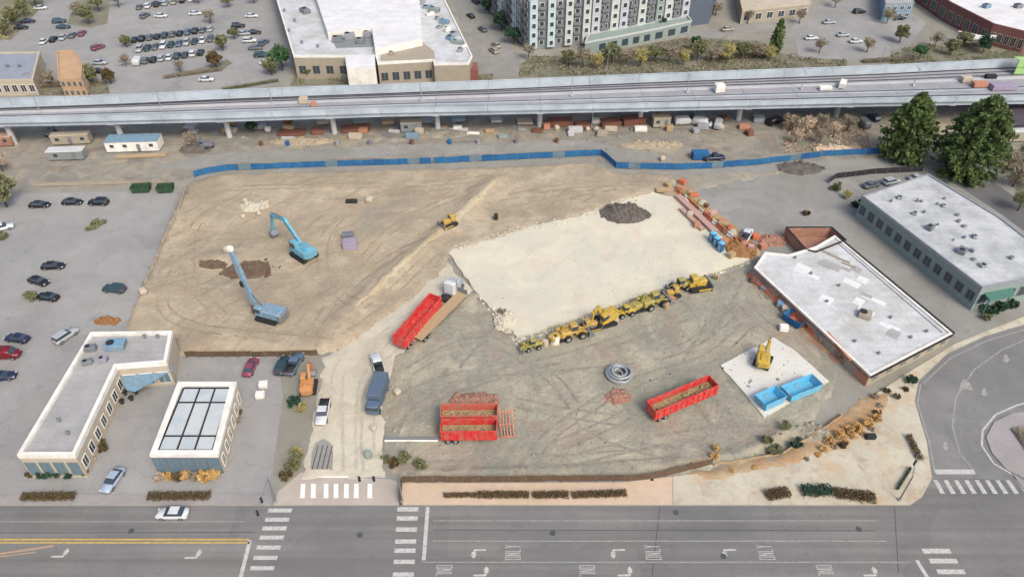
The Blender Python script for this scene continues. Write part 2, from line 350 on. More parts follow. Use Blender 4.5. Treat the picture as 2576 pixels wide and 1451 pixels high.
M['brickf'] = nmat('brick rubble', alb(.72, .55, .47), amt=.25, scale=1.2, c2=alb(.60, .42, .36), scale2=.5)
M['orangew'] = nmat('orange stucco', alb(.84, .70, .56), amt=.08, scale=.5, c2=alb(.76, .60, .45), scale2=.4)
M['debris'] = nmat('mixed debris load', alb(.72, .64, .48), amt=.35, scale=1.4, c2=alb(.56, .48, .36), scale2=1.0, bump=.8, bscale=3)
M['brownf'] = nmat('brown mesh fabric', alb(.44, .36, .29), amt=.2, scale=.8)
M['bark'] = nmat('bark', alb(.36, .31, .26), amt=.25, scale=2)
M['lf_con'] = leaf_mat('conifer needles', (.055, .082, .032), (.09, .108, .036))
M['lf_grn'] = leaf_mat('green leaves', (.04, .085, .035), (.03, .06, .03))
M['lf_oli'] = leaf_mat('olive leaves', (.115, .118, .062), (.078, .084, .046))
M['lf_brn'] = leaf_mat('brown twigs', (.18, .155, .115), (.12, .105, .078))
M['lf_dbr'] = leaf_mat('dark brown hedge leaves', (.085, .060, .032), (.045, .042, .02))
M['lf_dgr'] = leaf_mat('dark green leaves', (.028, .055, .035), (.02, .04, .026))
M['lf_org'] = leaf_mat('orange dry leaves', (.40, .22, .09), (.28, .16, .07))
M['lf_yel'] = leaf_mat('dry yellow shrub leaves', (.24, .21, .09), (.16, .15, .07))
M['lf_pnk'] = leaf_mat('dry pinkish twigs', (.34, .25, .19), (.20, .14, .11))
M['lime'] = nmat('lime green sheeting', alb(.72, .88, .58), amt=.12, scale=.6, c2=alb(.58, .80, .45), scale2=.4)
M['lilac'] = nmat('lilac grey sheeting', alb(.68, .64, .72), amt=.12, scale=.6)
M['teal'] = nmat('teal metal', alb(.36, .55, .50), amt=.12, scale=.6)
for k_ in ('lot', 'lot2', 'roadc'): cracks(M[k_], .08, .90, .008, .86)
cracks(M['road'], .05, .92, .005, .9)
tracks(M['dirt'], .7); tracks(M['dirtg'], -.3, .18, .2); tracks(M['haul'], .9, .1, .3); tracks(M['gravel'], 1.45, .16, .2); tracks(M['slab'], .5, .06, .12)
blotch(M['dirt'], ((alb(.635, .615, .55), .07), (alb(.83, .775, .67), .10), (alb(.70, .62, .53), .2)), .75)
blotch(M['dirtg'], ((alb(.57, .575, .535), .08), (alb(.81, .775, .68), .12), (alb(.67, .59, .52), .16), (alb(.70, .65, .58), .1)), .75)
blotch(M['gravel'], ((alb(.50, .49, .46), .12), (alb(.76, .71, .60), .14), (alb(.58, .50, .45), .2)), .7)
blotch(M['slab'], ((alb(.80, .80, .75, .64), .07), (alb(.87, .80, .72, .64), .15)), .6); blotch(M['haul'], ((alb(.78, .73, .65), .1),), .6)
blotch(M['ground'], ((alb(.58, .57, .53), .03), (alb(.72, .71, .66), .05)), .6); blotch(M['walk'], ((alb(.77, .68, .57), .12), (alb(.84, .72, .58), .2), (alb(.70, .64, .57), .35)), .65)
M['line2'] = nmat('fresh white paint', alb(.95, .945, .91, .75), amt=.06, scale=1.5)
M['apron'] = nmat('lilac grey apron', alb(.80, .755, .71), amt=.07, scale=.5, c2=alb(.74, .69, .64), scale2=.2)
M['barrier'] = nmat('orange barrier plastic', alb(.86, .50, .36), amt=.12, scale=1)
M['scrub'] = nmat('scrubby verge soil', alb(.53, .525, .455), amt=.22, scale=.3, c2=alb(.62, .60, .53), scale2=.08, mix2=.8, fine=.2, bump=.5, bscale=2)
M['drive'] = nmat('dark new asphalt', alb(.47, .47, .475), amt=.1, scale=.3, c2=alb(.42, .42, .43), scale2=.08, fine=.08)
CARC = {k: paint('car paint ' + k, alb(*c), rough=.28) for k, c in dict(
    white=(.90, .91, .92), black=(.14, .14, .15), grey=(.45, .46, .48), silver=(.74, .76, .78), red=(.50, .12, .16), navy=(.17, .20, .32),
    teal=(.22, .32, .35), blue=(.40, .48, .58), maroon=(.60, .30, .38), tan=(.72, .68, .60), paleblue=(.70, .76, .84)).items()}
CARC['glassd'] = M['glass']

# ------------------------------------------------------------------ ground, lots, roads
def sheet(name, pts, z, m, label=None):
    return struct(MB().poly(GP(pts, z)).obj(name, M[m] if isinstance(m, str) else m), label)
SURF, FIELDS, FOBJ = [], [], {}
def inside(p, poly):
    c = False; n = len(poly)
    for i in range(n):
        a, b = poly[i], poly[(i + 1) % n]
        if (a[1] > p.y) != (b[1] > p.y) and p.x < (b[0] - a[0]) * (p.y - a[1]) / (b[1] - a[1]) + a[0]: c = not c
    return c
def S(at, dz=0.02):
    """the point where something stands: on whatever ground, slab or dirt is there"""
    z = 0.0
    for _ in range(4):
        p = G(*at, z); zz = 0.016
        for poly, h in SURF:
            if inside(p, poly): zz = max(zz, h)
        for x0, y0, c, Zg, sdg in FIELDS:
            i, j = int(round((p.y - y0) / c)), int(round((p.x - x0) / c))
            if 0 <= i < Zg.shape[0] and 0 <= j < Zg.shape[1] and sdg[i, j] > 0: zz = max(zz, float(Zg[i, j]))
        z = zz
    return G(*at, z) + Vector((0, 0, dz))
def ragged(pts, step=14, j=3.0, seed=1):
    rnd = random.Random(seed); out = []
    for p, q in zip(pts, pts[1:] + pts[:1]):
        n = max(1, int(math.hypot(q[0] - p[0], q[1] - p[1]) / step))
        for i in range(n): out.append((p[0] + (q[0] - p[0]) * i / n + (rnd.uniform(-j, j) if i else 0), p[1] + (q[1] - p[1]) * i / n + (rnd.uniform(-j, j) * .7 if i else 0)))
    return out
def raised(name, pts, z1, m, side='kerb', z0=-0.05):
    SURF.append(([(p.x, p.y) for p in GP(pts)], z1))
    return struct(MB().prism([(p.x, p.y) for p in GP(pts)], z0, z1, 1, 0).obj(name, [M[m], M[side]]))
struct(MB().poly([(-3000, -600, 0), (3000, -600, 0), (3000, 4000, 0), (-3000, 4000, 0)]).obj('ground', M['ground']))
far_lot = sheet('parking_lot_far', [(-260, -80), (690, -80), (735, 150), (720, 205), (560, 245), (-260, 262)], .004, 'lot')
side_street = sheet('side_street', [(1120, -60), (1185, -60), (1330, 190), (1190, 195), (1180, 130)], .006, 'lot2')
sheet('parking_lot_back', [(1985, 25), (2240, -10), (2330, 60), (2270, 140), (2130, 150), (2010, 145)], .004, 'lot')
sheet('service_road_back', [(1700, 85), (1990, 45), (2000, 65), (1720, 110)], .005, 'lot2')
sheet('gravel_strip', [(-200, 312), (980, 296), (1700, 275), (2760, 255), (2760, 400), (2180, 400), (1950, 412), (1700, 432), (1530, 425), (1480, 400), (560, 424), (470, 452), (330, 470), (-200, 478)], .005, 'gravel')
sheet('service_path', [(380, 418), (560, 385), (1080, 362), (1480, 352), (1560, 375), (1690, 392), (1690, 410), (1550, 402), (1490, 376), (1080, 392), (600, 408), (470, 428)], .010, 'lot2')
left_lot = sheet('parking_lot_near', [(-260, 478), (90, 486), (330, 482), (450, 478), (360, 725), (310, 835), (440, 850), (440, 900), (700, 895), (712, 1000), (690, 1150), (680, 1244), (-260, 1246)], .008, 'lot')
right_lot = sheet('parking_lot_side', [(1690, 432), (1960, 412), (2200, 400), (2760, 398), (2760, 770), (2576, 792), (2400, 862), (2190, 952), (2100, 930), (1900, 690), (1880, 640), (1790, 560), (1700, 490)], .007, 'lot2')
road = sheet('road', [(-900, 1272), (2290, 1272), (2320, 1250), (2345, 1205), (2332, 1110), (2302, 1010), (2312, 958), (2384, 890), (2480, 846), (2576, 818), (2900, 730), (3600, 730), (3600, 1250), (3600, 1700), (-900, 1700)], .012, 'road')
sheet('side_road', [(2346, 1196), (2332, 1110), (2302, 1010), (2312, 958), (2384, 890), (2480, 846), (2576, 818), (2900, 730), (3500, 730), (3500, 1180), (2640, 1215)], .016, 'roadc')
W_ = .13
for nm_, pl_, m_ in (('planting_bed', [(-100, 112), (28, 100), (112, 12), (84, -60), (-160, -60)], 'scrub'), ('planting_bed', [(66, 212), (270, 204), (276, 236), (66, 242)], 'scrub'), ('verge', [(1306, 164), (1340, 142), (1470, 142), (1720, 94), (1900, 104), (1950, 128), (2010, 146), (2130, 152), (2130, 178), (1306, 196)], 'scrub'),
                      ('verge', [(2240, 128), (2400, 104), (2570, 116), (2600, 150), (2240, 170)], 'scrub'), ('verge', [(1965, 312), (2180, 298), (2190, 378), (1975, 384)], 'scrub'), ('verge', [(2500, 400), (2720, 396), (2720, 620), (2600, 540)], 'scrub'), ('driveway', [(2345, 424), (2450, 424), (2600, 528), (2720, 650), (2650, 690), (2600, 600), (2520, 540)], 'drive'), ('verge', [(740, 196), (1240, 186), (1240, 206), (730, 216)], 'scrub'), ('planting_bed', [(405, 200), (560, 176), (585, 160), (570, 148), (520, 168), (410, 190)], 'scrub'), ('planting_bed', [(168, 62), (200, -20), (280, -20), (270, 60), (230, 70)], 'scrub')):
    sheet(nm_, pl_, .009, m_)
raised('sidewalk_left', [(-900, 1246), (690, 1244), (682, 1270), (-900, 1272)], W_, 'walkg')
raised('sidewalk_main', [(1006, 1216), (1560, 1214), (1692, 1199), (1692, 1270), (1006, 1270)], W_, 'walkp')
raised('plaza', [(1693, 1199), (1800, 1186), (1960, 1158), (2060, 1098), (2190, 1000), (2290, 934), (2400, 866), (2576, 796), (2760, 735), (2900, 728), (2576, 816), (2480, 844), (2384, 888), (2311, 957), (2300, 1010), (2330, 1110), (2344, 1203), (2319, 1249), (2288, 1270), (1693, 1270)], W_, 'walk')
raised('entry_apron', [(757, 1188), (950, 1192), (1004, 1214), (1004, 1270), (688, 1270), (700, 1236)], .05, 'apron')
raised('roundabout_island', [(2480, 1100), (2500, 1062), (2545, 1040), (2640, 1030), (2740, 1100), (2700, 1200), (2600, 1215), (2530, 1180), (2495, 1140)], .16, 'walkg')
raised('splitter_island', [(2545, 1190), (2600, 1225), (2640, 1222), (2640, 1250), (2576, 1232)], .14, 'walkg')

def hfield(name, pts, m, cell=0.6, amp=0.25, ridges=(), pits=(), base=0.02, seed=0, kind='structure'):
    P = np.array([(p.x, p.y) for p in GP(pts)]); n = len(P)
    x0, y0 = P.min(0) - cell; x1, y1 = P.max(0) + cell
    xs = np.arange(x0, x1, cell); ys = np.arange(y0, y1, cell)
    X, Y = np.meshgrid(xs, ys); ins = np.zeros(X.shape, bool); dmin = np.full(X.shape, 1e9)
    def segd(a, b):
        d = b - a; L2 = max(1e-9, (d ** 2).sum())
        t = np.clip(((X - a[0]) * d[0] + (Y - a[1]) * d[1]) / L2, 0, 1)
        return np.hypot(X - a[0] - t * d[0], Y - a[1] - t * d[1])
    for i in range(n):
        a, b = P[i], P[(i + 1) % n]
        with np.errstate(divide='ignore', invalid='ignore'):
            c = ((a[1] > Y) != (b[1] > Y)) & (X < (b[0] - a[0]) * (Y - a[1]) / (b[1] - a[1]) + a[0])
        ins ^= c; dmin = np.minimum(dmin, segd(a, b))
    sd = np.where(ins, dmin, -dmin)
    Z = np.zeros(X.shape)
    for i in range(X.shape[0]):
        for j in range(X.shape[1]):
            if sd[i, j] > -cell * 1.6:
                v = Vector((X[i, j], Y[i, j], seed * 7.3))
                Z[i, j] = mnoise.noise(v * .06) * .9 + mnoise.noise(v * .23) * .55 + mnoise.noise(v * .8) * .28 + .55
                if sd[i, j] < 2: sd[i, j] += mnoise.noise(v * .5) * .9
    Z = np.maximum(Z, 0) * amp
    for (rp, w, h) in ridges:
        q = np.array([(p.x, p.y) for p in GP(rp)]); dd = np.full(X.shape, 1e9)
        for a, b in zip(q[:-1], q[1:]): dd = np.minimum(dd, segd(a, b))
        Z += h * np.exp(-(dd / w) ** 2)
    for (c, rx, ry, h) in pits:
        g = G(*c); Z += h * np.exp(-((X - g.x) / rx) ** 2 - ((Y - g.y) / ry) ** 2)
    Z = np.where(sd > 0, base + Z * np.clip(sd / 1.2, 0, 1), -0.25 * np.clip(-sd, 0, 1))
    FIELDS.append((x0, y0, cell, Z, sd))
    keep = sd > -cell * 1.5
    idx = -np.ones(X.shape, int); idx[keep] = np.arange(keep.sum())
    vs = np.stack([X[keep], Y[keep], Z[keep]], 1)
    a, b, c, d = idx[:-1, :-1], idx[:-1, 1:], idx[1:, 1:], idx[1:, :-1]
    ok = (a >= 0) & (b >= 0) & (c >= 0) & (d >= 0) & ((sd[:-1, :-1] > 0) | (sd[1:, 1:] > 0) | (sd[1:, :-1] > 0) | (sd[:-1, 1:] > 0))
    fs = np.stack([a[ok], b[ok], c[ok], d[ok]], 1)
    me = bpy.data.meshes.new(name); me.from_pydata(vs.tolist(), [], fs.tolist()); me.materials.append(M[m] if isinstance(m, str) else m)
    me.polygons.foreach_set('use_smooth', [True] * len(fs)); me.update()
    o = put(name, me); o['kind'] = kind; FOBJ[name] = (o, len(FIELDS) - 1); return o

hfield('dirt_ground', [(478, 462), (560, 440), (1090, 428), (1240, 424), (1480, 412), (1545, 436), (1690, 440), (1705, 495), (1650, 485), (1440, 550), (1135, 640), (1100, 700), (868, 872), (810, 892), (450, 892), (438, 842), (312, 832), (360, 720)],
       'dirt', ridges=[([(1245, 462), (1130, 575), (960, 715), (862, 815)], 2.6, .9), ([(335, 810), (372, 720), (470, 490)], .9, .45), ([(520, 862), (800, 862)], 3, .5)],
       pits=[((600, 690), 7.5, 4.0, -.55), ((560, 655), 5, 2.4, .8), ((760, 660), 6, 4, .4), ((860, 660), 4, 5, .35)], base=.40, amp=.30, seed=1)
hfield('berm_track', [(1232, 462), (1262, 462), (1175, 556), (1010, 694), (905, 790), (868, 815), (850, 808), (960, 706), (1110, 566)], 'berm', base=.95, amp=.35, seed=6, ridges=[([(1245, 462), (1130, 575), (960, 715), (862, 815)], 1.6, .6)])
hfield('haul_road', [(1120, 655), (1150, 690), (1185, 728), (1090, 800), (1000, 905), (965, 1000), (962, 1100), (965, 1200), (760, 1204), (790, 1060), (815, 900), (868, 868), (1010, 760)], 'haul', base=.06, amp=.1, seed=2)
hfield('yard_ground', [(992, 905), (1185, 735), (1235, 790), (1300, 862), (1500, 795), (1895, 662), (1965, 780), (2105, 932), (2090, 1000), (2010, 1090), (1880, 1160), (1700, 1192), (1012, 1208), (962, 1160), (966, 1010)],
       'dirtg', base=.10, amp=.22, seed=3, pits=[((1180, 1008), 5, 2.5, .5), ((2020, 1110), 5, 3, .6), ((1310, 800), 2.5, 3, .5)], ridges=[([(1020, 1196), (1560, 1196), (1850, 1150), (2000, 1090)], 1.2, .5)])
hfield('north_dirt_bank', [(1690, 442), (1985, 430), (1700, 490)], 'dirtg', base=.03, amp=.1, seed=4)
M['rut'] = nmat('pressed tyre mark in tan dirt', alb(.695, .635, .54), amt=.2, scale=.8, fine=.2)
M['rutg'] = nmat('pressed tyre mark in grey dirt', alb(.635, .615, .555), amt=.22, scale=.8, fine=.2)
M['ruth'] = nmat('tyre mark on the haul road', alb(.82, .785, .705), amt=.15, scale=.8, fine=.15)
def ruts(field, paths, m, w=.5, gap=2.0):
    o, fi = FOBJ[field]
    x0, y0, cell, Zg, sdg = FIELDS[fi]
    def hz(x, y):
        i, j = int((y - y0) / cell), int((x - x0) / cell)
        if not (1 <= i < Zg.shape[0] - 2 and 1 <= j < Zg.shape[1] - 2): return None
        if sdg[i:i + 2, j:j + 2].min() < .6: return None
        fy, fx = (y - y0) / cell - i, (x - x0) / cell - j
        return Zg[i, j] * (1 - fx) * (1 - fy) + Zg[i, j + 1] * fx * (1 - fy) + Zg[i + 1, j] * (1 - fx) * fy + Zg[i + 1, j + 1] * fx * fy + .045
    for pi, path in enumerate(paths):
        W = [G(*p, .4) for p in path]; pts = []
        W = [W[0] * 2 - W[1]] + W + [W[-1] * 2 - W[-2]]
        for k in range(1, len(W) - 2):
            p0, p1, p2, p3 = W[k - 1:k + 3]; n = max(2, int((p2 - p1).length / .7))
            for i in range(n):
                t = i / n; pts.append(.5 * ((2 * p1) + (p2 - p0) * t + (2 * p0 - 5 * p1 + 4 * p2 - p3) * t * t + (3 * p1 - p0 - 3 * p2 + p3) * t ** 3))
        b = MB()
        for sgn in (-1, 1):
            prev = None
            for k in range(len(pts) - 1):
                d = (pts[k + 1] - pts[k]).normalized(); s = Vector((-d.y, d.x, 0)); q = pts[k] + s * (sgn * gap / 2 + .12 * mnoise.noise(pts[k] * .4))
                ww = w * (.5 + .25 * mnoise.noise(q * .9))
                ed = [q - s * ww, q - s * ww * .3, q + s * ww * .35, q + s * ww]; cur = []
                for e in ed:
                    z = hz(e.x, e.y); cur.append(None if z is None else (e.x, e.y, z))
                if None in cur or mnoise.noise(q * .12 + Vector((pi * 9, sgn, 0))) < -.28: prev = None; continue
                if prev: b.add(prev + cur, [(0, 1, 5, 4), (1, 2, 6, 5), (2, 3, 7, 6)])
                prev = cur
        if b.f: b.obj('tyre_track', M[m], o)
ruts('dirt_ground', [[(835, 868), (700, 852), (500, 826), (410, 770), (430, 660), (540, 600), (700, 590)], [(1215, 470), (1010, 560), (850, 720), (730, 770)], [(520, 478), (800, 470), (1100, 462), (1240, 446)], [(905, 780), (820, 700), (830, 580), (960, 490), (1150, 470)], [(560, 800), (480, 700), (500, 560), (640, 480)], [(1090, 640), (960, 760), (840, 850)], [(1260, 500), (1420, 470), (1600, 462), (1690, 470)], [(1250, 540), (1400, 500), (1560, 470)], [(780, 850), (860, 740), (1000, 640), (1110, 600)]], 'rut')
ruts('yard_ground', [[(985, 1010), (1150, 945), (1400, 920), (1700, 880), (1880, 760)], [(1000, 1130), (1060, 1020), (1250, 940), (1480, 880), (1760, 780)], [(1320, 1180), (1400, 1080), (1600, 960), (1780, 900), (1900, 800)], [(1100, 980), (1200, 860), (1290, 880), (1400, 960), (1500, 1080), (1700, 1150)], [(1030, 930), (1120, 880), (1240, 830)], [(1420, 1160), (1640, 1110), (1830, 1080), (1960, 1080)], [(1300, 1010), (1450, 1040), (1580, 1060)], [(1860, 700), (1800, 800), (1700, 950), (1560, 1050), (1380, 1130)], [(1000, 1180), (1200, 1165), (1500, 1150), (1750, 1130)]], 'rutg')
ruts('haul_road', [[(880, 1198), (880, 1050), (905, 930), (1030, 790), (1150, 700)], [(930, 1198), (925, 1080), (940, 960), (1060, 830)], [(850, 1198), (845, 1000), (870, 900), (1000, 790)]], 'ruth')
raised('concrete_slab', ragged([(1128, 640), (1150, 622), (1260, 590), (1440, 552), (1530, 520), (1640, 488), (1700, 502), (1790, 580), (1885, 656), (1600, 752), (1300, 852), (1185, 722)]), .50, 'slab', 'slab')
hfield('orange_earth_strip', [(1696, 474), (1724, 466), (1790, 524), (1868, 586), (1915, 640), (1888, 652), (1850, 628), (1770, 552)], 'rusto2', base=.10, amp=.5, seed=9)
hfield('rubble_strip', [(1880, 680), (1912, 694), (2020, 800), (2150, 910), (2130, 930), (2060, 880), (1960, 790), (1890, 720)], 'rubs', base=.14, amp=.4, seed=10)
hfield('disturbed_earth', [(1700, 1196), (1800, 1176), (1960, 1150), (2050, 1090), (2190, 990), (2240, 985), (2232, 1030), (2180, 1080), (2090, 1140), (1940, 1182), (1800, 1205)], 'rusto2', base=.16, amp=.22, seed=8)
raised('wash_pad', ragged([(1812, 922), (1945, 852), (1990, 880), (2084, 962), (1920, 1052)], 16, 2.5, 3), .42, 'pad', 'slab')
raised('haul_pad', [(1102, 668), (1140, 700), (1160, 724), (1100, 780), (1000, 850), (990, 800), (1040, 740)], .18, 'haul', 'haul')

# ------------------------------------------------------------------ road markings (children of the road)
def mark(parent, name, pts, m='line', z=.020):
    return MB().poly(GP(pts, z)).obj(name, M[m], parent)
def stripe(parent, a, b, w, m='line', z=.020, name='marking_line'):
    p, q = G(*a, z), G(*b, z); d = (q - p).normalized(); s = Vector((-d.y, d.x, 0)) * (w / 2)
    return MB().poly([p - s, q - s, q + s, p + s]).obj(name, M[m], parent)
for yb, m, w, x0, x1 in ((1309, 'lined', .14, 1090, 2210), (1360, 'lined', .16, 1090, 2230), (1413, 'lined', .16, 1060, 2290), (1311, 'lined', .12, -300, 610), (1470, 'lined', .15, 1050, 2320)):
    stripe(road, (x0, yb), (x1, yb), w, m)
for y in (1356, 1364): stripe(road, (-300, y), (628, y), .30, 'yline')
stripe(road, (-300, 1420), (0, 1392), .35, 'oline'); stripe(road, (0, 1392), (135, 1372), .35, 'oline'); stripe(road, (-300, 1436), (90, 1388), .2, 'oline', .022)
for i, y in enumerate((1283, 1306, 1328, 1351, 1376, 1402, 1428, 1456)):      # west crosswalk
    xc = 704 - (y - 1283) * .31
    mark(road, 'crosswalk_bar', [(xc - 28, y - 5), (xc + 32, y - 5), (xc + 29, y + 5), (xc - 31, y + 5)])
for i, y in enumerate((1280, 1303, 1331, 1361, 1384, 1412, 1444)):           # east crosswalk
    xc = 1026 - (y - 1280) * .07
    mark(road, 'crosswalk_bar', [(xc - 26, y - 5.5), (xc + 27, y - 5.5), (xc + 26, y + 5.5), (xc - 27, y + 5.5)])
stripe(road, (1076, 1274), (1066, 1408), .55, name='stop_line'); stripe(road, (629, 1358), (598, 1480), .55, name='stop_line')
for y in (1385, 1410, 1437, 1463):
    xc = 2352 + (y - 1385) * .7
    mark(road, 'crosswalk_bar', [(xc - 34, y - 6), (xc + 36, y - 6), (xc + 42, y + 6), (xc - 28, y + 6)])
stripe(road, (2306, 1408), (2345, 1470), .55, name='stop_line')
stripe(road, (2352, 1186), (2452, 1186), .9, z=.024, name='stop_line')
for i in range(9):
    x = 2352 + i * 26
    mark(road, 'crosswalk_bar', [(x - 4, 1207), (x + 6, 1207), (x + 26 + i * .6, 1241), (x + 14 + i * .6, 1241)], z=.024)
mark(road, 'turn_arrow', [(2424, 952), (2440, 962), (2448, 982), (2428, 978), (2412, 984), (2416, 966)], 'lined', .024)
for x in (788, 820, 845, 871, 896, 930): mark(road, 'crosswalk_bar', [(x - 5, 1216), (x + 6, 1216), (x + 6, 1252), (x - 6, 1252)], 'line2', z=.058)
mark(road, 'crosswalk_bar', [(757, 1216), (768, 1216), (766, 1252), (755, 1252)], 'line2', z=.058)
mark(road, 'stop_line', [(768, 1192), (876, 1193), (876, 1201), (767, 1200)], 'line2', .058)
def word(parent, x, y, d):
    """ONLY, lettered across the lane; d = +1 read by drivers heading right, -1 heading left"""
    c = G(x, y, .021); hgt, wid, st = 2.1, .36, .09
    glyph = {'O': [((0, 0), (0, 1)), ((0, 1), (1, 1)), ((1, 1), (1, 0)), ((1, 0), (0, 0))], 'N': [((0, 0), (0, 1)), ((0, 1), (1, 0)), ((1, 0), (1, 1))],
             'L': [((0, 1), (0, 0)), ((0, 0), (1, 0))], 'Y': [((0, 1), (.5, .5)), ((1, 1), (.5, .5)), ((.5, .5), (.5, 0))]}
    for k, ch in enumerate('ONLY'):
        b = MB(); o = -1.1 + k * .6
        for (a, e) in glyph[ch]:
            pp = []
            for (gx, gy) in (a, e):
                across = o + gx * wid; along = (gy - .5) * hgt
                pp.append(Vector((c.x + d * along, c.y - d * across, .021)))
            v = (pp[1] - pp[0]).normalized(); s = Vector((-v.y, v.x, 0)) * st / 2; e_ = v * st / 2
            zz = Vector((0, 0, .0005 * len(b.f)))
            b.poly([pp[0] - s - e_ + zz, pp[1] - s + e_ + zz, pp[1] + s + e_ + zz, pp[0] + s - e_ + zz])
        b.obj('letter_' + ch.lower(), M['line'], parent)
def arrow(parent, x, y, d):
    c = G(x, y, .021)
    P = lambda u, v: (c.x + d * u, c.y + d * v, .021)      # u ahead, v to the driver's left
    b = MB().poly([P(-1.3, -.5), P(.3, -.5), P(.55, -.35), P(.45, .0), P(.1, -.2), P(-1.3, -.25)])
    b.poly([P(.1, .0), P(.75, -.05), P(.75, .45), P(.95, .35), P(.45, 1.0), P(0, .35), P(.25, .45)][:7])
    b.obj('turn_arrow', M['line'], parent)
for xa, xo in ((1200, 1290), (1550, 1642), (1830, 1926)): arrow(road, xa, 1388, -1); word(road, xo, 1388, -1)
for xo, xa in ((1117, 1215), (1478, 1577), (2078, 2194)): word(road, xo, 1440, 1); arrow(road, xa, 1440, 1)
arrow(road, 155, 1393, 1); arrow(road, 490, 1396, 1)
for a, b in (((-300, 1340), (640, 1338)), ((1090, 1332), (2200, 1334)), ((2250, 1275), (2260, 1440)), ((1660, 1272), (1640, 1450))):
    stripe(road, a, b, .12, 'tar', .0165, 'tar_seam')
for arc, m_, w_ in (([(2700, 800), (2600, 845), (2520, 880), (2450, 930), (2405, 1000), (2396, 1070), (2415, 1140), (2450, 1182)], 'lined', .22), ([(2640, 1000), (2560, 1018), (2505, 1042), (2472, 1082), (2470, 1120), (2500, 1165), (2560, 1200)], 'line', .3), ([(2316, 966), (2308, 1012), (2338, 1112), (2351, 1180)], 'lined', .25), ([(2700, 790), (2580, 828), (2484, 856), (2392, 900), (2324, 962)], 'lined', .22)):
    for p_, q_ in zip(arc[:-1], arc[1:]): stripe(road, p_, q_, w_, m_, .0245)
for x, y in ((2475, 985), (2530, 900), (2378, 1120)): mark(road, 'lane_arrow', [(x - 5, y - 8), (x + 4, y - 9), (x + 7, y + 2), (x + 12, y + 3), (x + 2, y + 13), (x - 10, y + 4), (x - 4, y + 3)], 'lined', .0250)
for x, y in ((905, 1345), (1390, 1340), (1820, 1398), (330, 1335), (2160, 1330), (1700, 1288)):      # manhole covers
    g = G(x, y, .0215); MB().poly([(g.x + .45 * math.cos(k * .5236), g.y + .45 * math.sin(k * .5236), .0215) for k in range(12)]).obj('manhole_cover', M['tar'], road)
# faint bay lines in the lots
def bay_lines(parent, a, b, n, L, z, m='lined'):
    A, B = G(*a, z), G(*b, z); d = (B - A).normalized(); s = Vector((-d.y, d.x, 0))
    for i in range(n):
        p = A.lerp(B, i / (n - 1)); q = d * .06
        MB().poly([p - q, p + q, p + q + s * L, p - q + s * L]).obj('bay_line', M[m], parent)
bay_lines(far_lot, (330, 112), (540, 84), 13, 5, .010); bay_lines(far_lot, (345, 172), (540, 142), 11, 5, .010)
bay_lines(far_lot, (60, 95), (170, 70), 7, 5, .010)
bay_lines(left_lot, (60, 545), (300, 535), 9, 5, .014); bay_lines(left_lot, (20, 790), (180, 760), 6, 5, .014)
bay_lines(right_lot, (1760, 480), (1990, 465), 10, 5, .013); bay_lines(right_lot, (1880, 545), (2010, 532), 6, 5, .013)
bay_lines(left_lot, (470, 948), (600, 948), 6, 4.5, .014)

